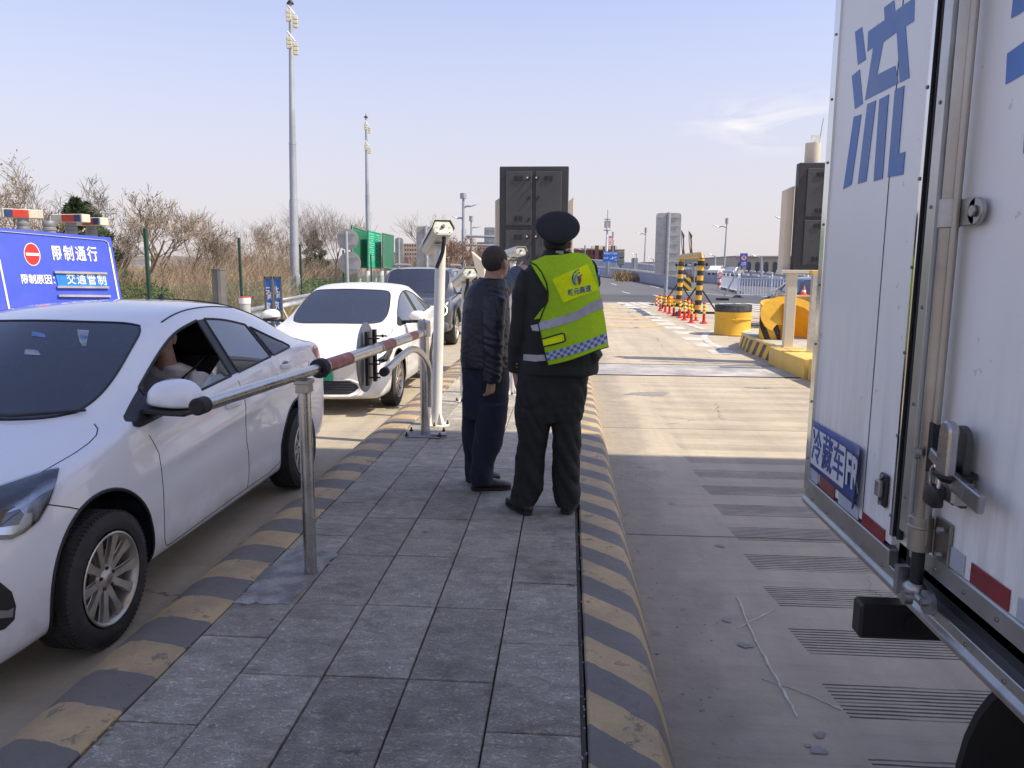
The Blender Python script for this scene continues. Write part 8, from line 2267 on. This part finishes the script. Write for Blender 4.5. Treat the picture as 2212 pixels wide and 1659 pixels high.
# ================================================================== BUILDINGS
def slab_building(name, label, uL, uR, vT, vB, Y, depth, col, rows, cols, win=(.06, .07, .09), group=None, roof=None, inset=.12, ang=0, arch=False, bands=None, zbase=0):
    A, C_ = at_depth(uL, vT, Y), at_depth(uR, vT, Y); x0, x1 = A.x, C_.x; z1 = max(A.z, C_.z); z0 = zbase
    t = thing(name, label, 'building', ((x0+x1)/2, Y, z0), group); wm = M(name+'_wall_'+str(len(MATS)), col, .85, 0, .08, .08)
    b = B(); b.box(((x0+x1)/2, Y+depth/2, (z0+z1)/2), (x1-x0, depth, z1-z0)); b.build('wall', wm, t)
    gm = M('far_window_glass', win, .25); W_ = (x1-x0)/cols; H = (z1-z0)/rows
    for i in range(cols):
        for j in range(rows):
            cx, cz = x0+W_*(i+.5), z0+H*(j+.55); w, h = W_*.5, H*.5
            if arch:
                pts = [(cx-w/2, cz-h/2), (cx+w/2, cz-h/2), (cx+w/2, cz+h*.2)]+[(cx+w/2*cos(a), cz+h*.2+w*.7*sin(a)) for a in [pi*k/8 for k in range(1, 8)]]+[(cx-w/2, cz+h*.2)]
                f = B(); f.prism([(cx+(x-cx)*1.18, cz+(z-cz)*1.10) for x, z in pts], .10, Matrix.Translation((0, Y-.10, 0))); fo = f.build('window', M('arch_surround', (.40, .34, .25), .8), t)
                g_ = B(); g_.prism(pts, .04, Matrix.Translation((0, Y-.12, 0))); g_.build('pane', gm, fo)
            else:
                g_ = B(); g_.box((cx, Y-.04, cz), (w, .08, h)); g_.build('window', gm, t)
    if roof:
        b = B(); b.box(((x0+x1)/2, Y+depth/2, z1+(z1-z0)*.03), ((x1-x0)*1.02, depth*1.04, (z1-z0)*.06)); b.build('roof', M(name+'_roof', roof, .8), t)
    return t
slab_building('brick_building', 'red brick block with brown bays seen right of the officer', 1288, 1349, 541, 580, 330, 30, (.36, .12, .09), 4, 7, roof=(.5, .42, .32), group='red brick blocks')
slab_building('brick_building', 'low red brick wing partly behind the officer, left of the block', 1240, 1288, 539, 580, 345, 30, (.34, .13, .10), 3, 5, roof=(.6, .45, .35), group='red brick blocks')
b = B()
for (u, w) in ((1290, 7), (1325, 8), (1305, 4)):
    p = at_depth(u, 531, 325); b.box((p.x, 328, 5.4), (w*.3*.7, 2, 10.8 if w > 5 else 9.8))
o = b.build('brown_bays', M('bay_brown', (.13, .085, .075), .8), None); tag(o, 'brown stair towers rising out of the red brick block', 'building', kind=None)
sp_ = M('cream_wall', (.62, .54, .42), .8)
t = thing('roof_penthouse', 'cream rooftop storey behind the red brick block carrying a red sign', 'building', (at_depth(1325, 530, 360).x, 360, 0))
a, c = at_depth(1278, 531, 360), at_depth(1333, 531, 360); b = B(); b.box(((a.x+c.x)/2, 365, a.z/2), (c.x-a.x, 14, a.z)); b.build('wall', sp_, t)
red_s = M('sign_red_frame', (.5, .05, .04), .6); p = at_depth(1318, 522, 358); m_ = 358/FU
for (du, dv, w, h, nm) in ((0, 13, 10, 5.5, 'top_frame'), (-4, 3, 5.5, 8, 'left_frame'), (4, 3, 5.5, 8, 'right_frame')):
    b = B(); cx, cz = p.x+(du+9.5*0)*m_, p.z+(dv-5)*m_; w_, h_ = w*m_, h*m_; th = 1.3*m_
    for (x, z, ww, hh) in ((cx, cz+h_/2, w_, th), (cx, cz-h_/2, w_, th), (cx-w_/2, cz, th, h_), (cx+w_/2, cz, th, h_), (cx, cz, w_*.5, th)): b.box((x, 358, z), (ww, .6, hh))
    b.build(nm, red_s, t, weld=False)
# long building with arched windows
slab_building('long_hall', 'long cream hall with a row of arched windows above the flyover', 1590, 1760, 556, 600, 128, 30, (.50, .43, .33), 1, 9, arch=True, roof=(.33, .32, .31), win=(.08, .075, .08), group=None)
slab_building('low_shed', 'low grey-roofed shed left of the arched hall', 1488, 1575, 568, 585, 160, 20, (.44, .42, .40), 1, 6, roof=(.36, .36, .36))
# apartment blocks behind the green boards and street trees
for i, (uL, uR, vT, Y, col, lab) in enumerate(((862, 905, 526, 430, (.55, .42, .32), 'pale apartment block directly behind the narrow sign back'), (905, 960, 522, 470, (.62, .52, .40), 'cream topped apartment block behind the broad sign back'), (1030, 1078, 523, 450, (.40, .26, .20), 'brown apartment block left of the dark cabinet'), (836, 864, 545, 480, (.40, .34, .32), 'low distant block right of the green boards'))):
    slab_building('apartment_block', lab, uL, uR, vT, 580, Y, 20, col, 6, 8, win=(.12, .13, .18), group='distant apartment blocks')
# low hills / town line on the left horizon
hm_ = M('distant_hills', (.30, .27, .25), .9, 0, .1, .01)
b = B(); pts = []
for i in range(60):
    a = -70+100*i/59; x = 900*sin(radians(a)); y = 900*cos(radians(a)); h = 10+7*noise.noise(Vector((i*.35, 0, 0))); pts.append((x, y, h))
b.add([(x, y, -1) for x, y, h in pts]+pts, [(i, i+1, i+61, i+60) for i in range(59)]); struct(b.build('hills', hm_))
for i, (u, w) in enumerate(((292, 22), (430, 26), (575, 18))):
    p = at_depth(u, 566, 520); b = B(); b.box((p.x, 520, 2.6), (w, 12, 5.2+i)); b.box((p.x, 520, 5.4+i), (w*1.05, 13, .5)); tag(b.build('factory_shed', M('shed_pale', (.6, .62, .66), .6), None), ['far pale shed roof left of the first fence post', 'far pale shed behind the thicket near the middle post', 'far pale shed left of the tall mast'][i], 'building', 'pale sheds on the left horizon')

# ================================================================== FLYOVER AND BARRIER WALLS
wall_m = M('parapet_concrete', (.40, .42, .47), .8, 0, .08, .25, dirt=((.28, .29, .32), .5, .4), world=True)
def parapet(label, pts, th=.35, rail=True, name='parapet_wall', zmin=-.2):
    """pts: (u, v_top, v_bottom, Y)"""
    P = [(at_depth(u, vt, Y), at_depth(u, vb, Y)) for u, vt, vb, Y in pts]
    t = thing(name, label, 'wall', tuple(P[-1][1]))
    b = B(); vs = []
    for a, c in P: vs += [(a.x, a.y, max(zmin-.1, c.z-.4)), (a.x, a.y, a.z), (a.x+.1, a.y+th*2, a.z), (a.x+.1, a.y+th*2, max(zmin-.1, c.z-.4))]
    n = len(P); b.add(vs, [(4*i+k, 4*i+(k+1) % 4, 4*i+4+(k+1) % 4, 4*i+4+k) for i in range(n-1) for k in range(4)]+[(0, 1, 2, 3), (4*n-4, 4*n-3, 4*n-2, 4*n-1)])
    b.build('wall_body', wall_m, t)
    if rail:
        b = B(); posts = 0
        for i in range(n-1):
            A, C_ = P[i][0], P[i+1][0]; L = (C_-A).length; k = max(2, int(L/2.2))
            for j in range(k):
                p = A.lerp(C_, (j+.5)/k); w = L/k*.62; d = (C_-A).normalized()
                b.bar(p-d*w/2+Vector((0, 0, .14)), p+d*w/2+Vector((0, 0, .14)), .16, .16); b.box(p+Vector((0, 0, .04)), (.12, .12, .12))
        o = b.build('rail_caps', M('rail_cap_white', (.68, .68, .66), .5), t, weld=False, recalc=False); o['kind'] = 'stuff'
    return t
parapet('near parapet wall between the two carriageways ending in a striped nose', [(1150, 575, 585, 230), (1288, 577, 588, 175), (1330, 581, 596, 125), (1390, 588, 606, 92), (1440, 595, 617, 71), (1482, 601, 627, 60)])
parapet('middle ramp wall curving down behind the white railings', [(1270, 561, 572, 210), (1345, 567, 578, 160), (1411, 573.6, 586, 125), (1480, 581, 597, 104), (1542, 589, 609, 90), (1600, 595, 616, 82), (1693, 604, 620, 72), (1790, 612, 628, 64)])
parapet('farthest ramp wall below the long hall', [(1430, 569, 580, 150), (1493, 574, 584, 132), (1600, 586, 598, 108), (1693, 594, 606, 96), (1800, 602, 612, 86)])
nz_m = hazard_mat('nose_stripes', .7, 0, .8, .5, .5, 0)
t = thing('wall_nose_marker', 'yellow and black striped end of the parapet wall', 'hazard marker', (at_depth(1485, 626, 59.5).x, 59.5, 0))
a, c, d_ = at_depth(1480, 600, 59.3), at_depth(1492, 600, 59.3), at_depth(1495, 627, 59.3)
b = B(); b.hexa([(a.x-.35, 59.3, 0), (d_.x, 59.3, 0), (d_.x, 60.2, 0), (a.x-.35, 60.2, 0), (a.x, 59.4, a.z), (c.x, 59.4, a.z), (c.x, 60.2, a.z), (a.x, 60.2, a.z)]); b.build('block', nz_m, t)
# scrub bank between the walls
thicket('scrub', 'dry scrub bank between the parapet walls', belt(1335, 1560, 95, 112), 700, lambda x, y: 1.5, M('scrub_brown', (.28, .20, .11), .95, 0, .4, .5, world=True), 9, w=.05)
# cars on the ramp
def far_car(label, u, v, Y, mat, heading, group='cars on the ramp'):
    p = at_depth(u, v, Y)+Vector((0, 0, .25)); t = thing('ramp_car', label, 'car', (p.x, Y, p.z), group); T = Matrix.Translation((p.x, Y, p.z)) @ rotz(heading)
    side = [(-2.2, .35), (-2.2, .8), (-1.9, .95), (-1.3, 1.0), (-.7, 1.42), (.7, 1.45), (1.35, 1.05), (2.1, .9), (2.25, .6), (2.2, .35)]
    b = B(); b.prism(side, 1.7, T @ Matrix.Translation((0, -.85, 0))); b.build('body', mat, t, bevel=.05)
    b = B(); b.prism([(-1.2, 1.02), (-.68, 1.36), (.66, 1.38), (1.22, 1.05)], 1.74, T @ Matrix.Translation((0, -.87, 0))); b.build('windows', side_glass, t)
    for x in (-1.4, 1.4):
        for y in (-.8, .8):
            b = B(); b.cyl(T @ Vector((x, y-.1, .32)), T @ Vector((x, y+.1, .32)), .32, seg=14); b.build('wheel', tyre_m, t)
    t.scale = (.72, .72, .72)
far_car('white hatchback on the ramp above the red-striped post', 1547, 599, 88, car_white2, 1.15); far_car('silver car on the ramp right of the white hatchback', 1583, 603, 84, M('silver_paint', (.4, .42, .45), .3, .6), 1.0)
far_car('light blue car by the nose of the parapet', 1476, 601, 105, M('pale_blue_paint', (.2, .35, .55), .3, .3), .9, 'cars on the main road')
far_car('small blue car right beside the officer arm on the far road', 1284, 606, 92, M('blue_paint', (.03, .12, .4), .3, .2), 1.5, 'cars on the main road')
# ------------------------------------------------------------------ front-facing signs on the right
Y = 150; a, c = at_depth(1303, 543, Y), at_depth(1338, 567, Y); t = thing('direction_sign', 'blue direction sign with white writing and an aircraft symbol', 'road sign', ((a.x+c.x)/2, Y, 0))
b = B(); b.box(((a.x+c.x)/2, Y, (a.z+c.z)/2), (c.x-a.x, .15, a.z-c.z)); pn = b.build('panel', M('direction_blue', (.03, .16, .60), .4), t, bevel=.02)
mw_ = (c.x-a.x); x0 = a.x; z0 = a.z; H = a.z-c.z
wt_ = M('sign_lettering_white', (.75, .78, .85), .5)
text_part('lettering', '常安街道', H*.19, plane_basis((x0+mw_*.24, Y-.085, z0-H*.2), (1, 0, 0), (0, 0, 1)), wt_, pn, bold=.01, xs=.8); text_part('lettering', '和平路正定国际机场', H*.19, plane_basis((x0+mw_*.68, Y-.085, z0-H*.2), (1, 0, 0), (0, 0, 1)), wt_, pn, bold=.01, xs=.6)
text_part('lettering', '北三环', H*.19, plane_basis((x0+mw_*.18, Y-.085, z0-H*.62), (1, 0, 0), (0, 0, 1)), wt_, pn, bold=.01, xs=.8); text_part('lettering', '高平路', H*.17, plane_basis((x0+mw_*.84, Y-.085, z0-H*.56), (1, 0, 0), (0, 0, 1)), wt_, pn, bold=.01, xs=.8); text_part('lettering', '新城铺', H*.17, plane_basis((x0+mw_*.84, Y-.085, z0-H*.80), (1, 0, 0), (0, 0, 1)), wt_, pn, bold=.01, xs=.8)
b = B(); cx, cz = x0+mw_*.56, z0-H*.58; k = H*.9
b.add([(cx+x*k, Y-.09, cz+z*k) for x, z in ((-.28, -.08), (-.05, -.06), (-.02, .14), (.03, .14), (.06, -.03), (.22, .10), (.24, .06), (.10, -.10), (.02, -.16), (-.27, -.12))], [tuple(range(10))]); b.build('aircraft_symbol', wt_, pn)
for u in (1312, 1330):
    p = at_depth(u, 567, Y); b = B(); b.cyl((p.x, Y+.3, 0), (p.x, Y+.3, p.z+.3), .15, seg=10); b.build('leg', galv, t)
# no U-turn sign
Y = 42; a, c = at_depth(1599, 547, Y), at_depth(1614, 575, Y); zz_b = 0
t = thing('u_turn_sign', 'blue rectangular sign with a red-ringed no U-turn symbol on a leaning pole', 'road sign', (on_ground(1588, 649).x, Y, 0)); cx, cz = (a.x+c.x)/2, (a.z+c.z)/2; w, h = c.x-a.x, a.z-c.z
b = B(); b.box((cx, Y, cz), (w, .03, h)); pn = b.build('panel', M('uturn_blue', (.03, .10, .50), .4), t, bevel=.008)
b = B(); b.cyl((cx, Y-.016, cz+h*.14), (cx, Y-.022, cz+h*.14), w*.38, seg=28); b.build('white_disc', white_sheet, pn)
b = B(); R = w*.35; b.tube([(cx+R*cos(2*pi*k/28), Y-.026, cz+h*.14+R*sin(2*pi*k/28)) for k in range(28)], w*.035, 6, closed=True); b.bar((cx-R*.7, Y-.034, cz+h*.14+R*.7), (cx+R*.7, Y-.034, cz+h*.14-R*.7), w*.05, .008); b.build('red_ring', M('ring_red', (.6, .03, .03), .4), pn)
b = B(); b.tube([(cx-w*.10, Y-.028, cz+h*.02), (cx-w*.10, Y-.028, cz+h*.18), (cx-w*.06, Y-.028, cz+h*.235), (cx, Y-.028, cz+h*.25), (cx+w*.06, Y-.028, cz+h*.235), (cx+w*.10, Y-.028, cz+h*.18), (cx+w*.10, Y-.028, cz+h*.08)], w*.03, 6); b.build('arrow', blk, pn)
for j, s_ in enumerate(('社会车辆', '禁止掉头')): text_part('lettering', s_, h*.13, plane_basis((cx, Y-.02, cz-h*(.24+.15*j)), (1, 0, 0), (0, 0, 1)), wt_, pn, bold=.003, xs=.75)
g = on_ground(1531*0+1588, 649); b = B(); b.cyl((g.x-1.0+.35, Y, 0), (cx, Y+.05, cz), .05, seg=12); b.build('pole', galv, t, smooth=40)
b = B(); b.box((g.x-.65, Y, .06), (.6, .5, .12)); b.build('foot', dark_metal, t)
# red and white striped bollard with a small round sign
rw = hazard_mat('red_white_bands', 0, 0, 1, .55, .5, .0, yellow=(.75, .72, .7), dark=(.6, .04, .03), wear=.2)
Y = 56; g = on_ground(1553, 624); Y = g.y; p = at_depth(1553, 600, Y); t = thing('striped_post', 'red and white striped post topped by a small round sign', 'bollard', (g.x, Y, 0))
b = B(); b.cyl((g.x, Y, 0), (g.x, Y, p.z), .14, seg=14); b.build('post', rw, t, smooth=40)
p2_ = at_depth(1553, 594, Y); b = B(); b.box((g.x, Y-.24, p2_.z), (.50, .03, .50)); pn = b.build('sign_plate', white_sheet, t); b = B(); b.tube([(g.x+.19*cos(2*pi*k/24), Y-.27, p2_.z+.19*sin(2*pi*k/24)) for k in range(24)], .03, 6, closed=True); b.build('red_ring', M('ring_red', (.6, .03, .03), .4), pn)
# two farther sign backs and a traffic light pole
sign_back_thing('pale sign back on the near parapet, left of the ribbed one', 1308, 565, 1318, 593, 120, 1313, 594, 3, .08)
sign_back_thing('ribbed upright sign back standing behind the near parapet', 1364, 557, 1377, 591, 105, 1370, 592, 6, .10)
sign_back_thing('pale sign back behind the gauge frame with a lamp above it', 1495, 566, 1505, 598, 70, 1499, 625, 3, .05)
Y = 140; p = at_depth(1341, 545, Y); t = thing('traffic_light_pole', 'grey pole with two signal heads right of the blue direction sign', 'traffic light', (p.x, Y, 0)); b = B(); b.cyl((p.x, Y, 0), (p.x, Y, p.z), .22, seg=10); b.build('pole', M('pole_greenish', (.22, .26, .25), .5), t)
for v in (550, 566):
    q = at_depth(1341, v, Y); b = B(); b.box((q.x, Y-.25, q.z), (1.3, .5, 1.1)); b.build('signal_head', M('signal_grey', (.16, .19, .18), .5), t, bevel=.1)
# ------------------------------------------------------------------ white municipal railings: each picket is real
rail_w = M('railing_white', (.72, .74, .80), .4, 0, .05, 2)
def railing(label, g0, g1, h, n, npk, arched):
    t = thing('road_railing', label, 'railing', tuple(g0), 'white road railings'); d = (g1-g0); L = d.length; dn_ = d.normalized()
    for i in range(n+1):
        p = g0+d*(i/n); b = B(); b.box(p+Vector((0, 0, h/2+.04)), (.09, .09, h+.08)); b.ball(p+Vector((0, 0, h+.14)), (.06, .06, .08), 8, 6); b.build('post', rail_w, t)
        b = B(); b.add([tuple(p+Vector((x, y, z))) for x, y, z in ((-.35, -.14, 0), (.35, -.14, 0), (.35, .14, 0), (-.35, .14, 0), (-.08, -.05, .16), (.08, -.05, .16), (.08, .05, .16), (-.08, .05, .16))], [(3, 2, 1, 0), (4, 5, 6, 7), (0, 1, 5, 4), (1, 2, 6, 5), (2, 3, 7, 6), (3, 0, 4, 7)]); b.build('foot', dark_metal, t)
    for z in (.16, h-.02):
        b = B(); b.bar(g0+Vector((0, 0, z)), g1+Vector((0, 0, z)), .05, .05); b.build('rail', rail_w, t)
    b0 = B(); b0.box((0, 0, 0), (.045, .02, 1)); pk = None
    for i in range(npk):
        f = (i+.5)/npk; p = g0+d*f
        zz0, zz1 = .16, h-.02
        if pk is None: pk = b0.build('picket', rail_w, None); o = pk
        else: o = pk.copy(); COL.objects.link(o)
        o.parent = t; o.location = p-wloc(t)+Vector((0, 0, (zz0+zz1)/2)); o.scale = (1, 1, zz1-zz0)
    return t
g0, g1 = on_ground(1593, 643), on_ground(1745, 662); g1 = g0+(g1-g0)
railing('nearer white picket railing ending at the no U-turn sign', Vector((g0.x, g0.y, 0)), Vector((g0.x+8.2, g0.y-5.6, 0)), 1.15, 5, 62, False)
g0 = on_ground(1558, 624); g1 = on_ground(1596, 634)
railing('farther low white railing beside the red-striped post', Vector((g0.x, g0.y, 0)), Vector((g1.x, g1.y, 0)), 1.1, 4, 24, True)
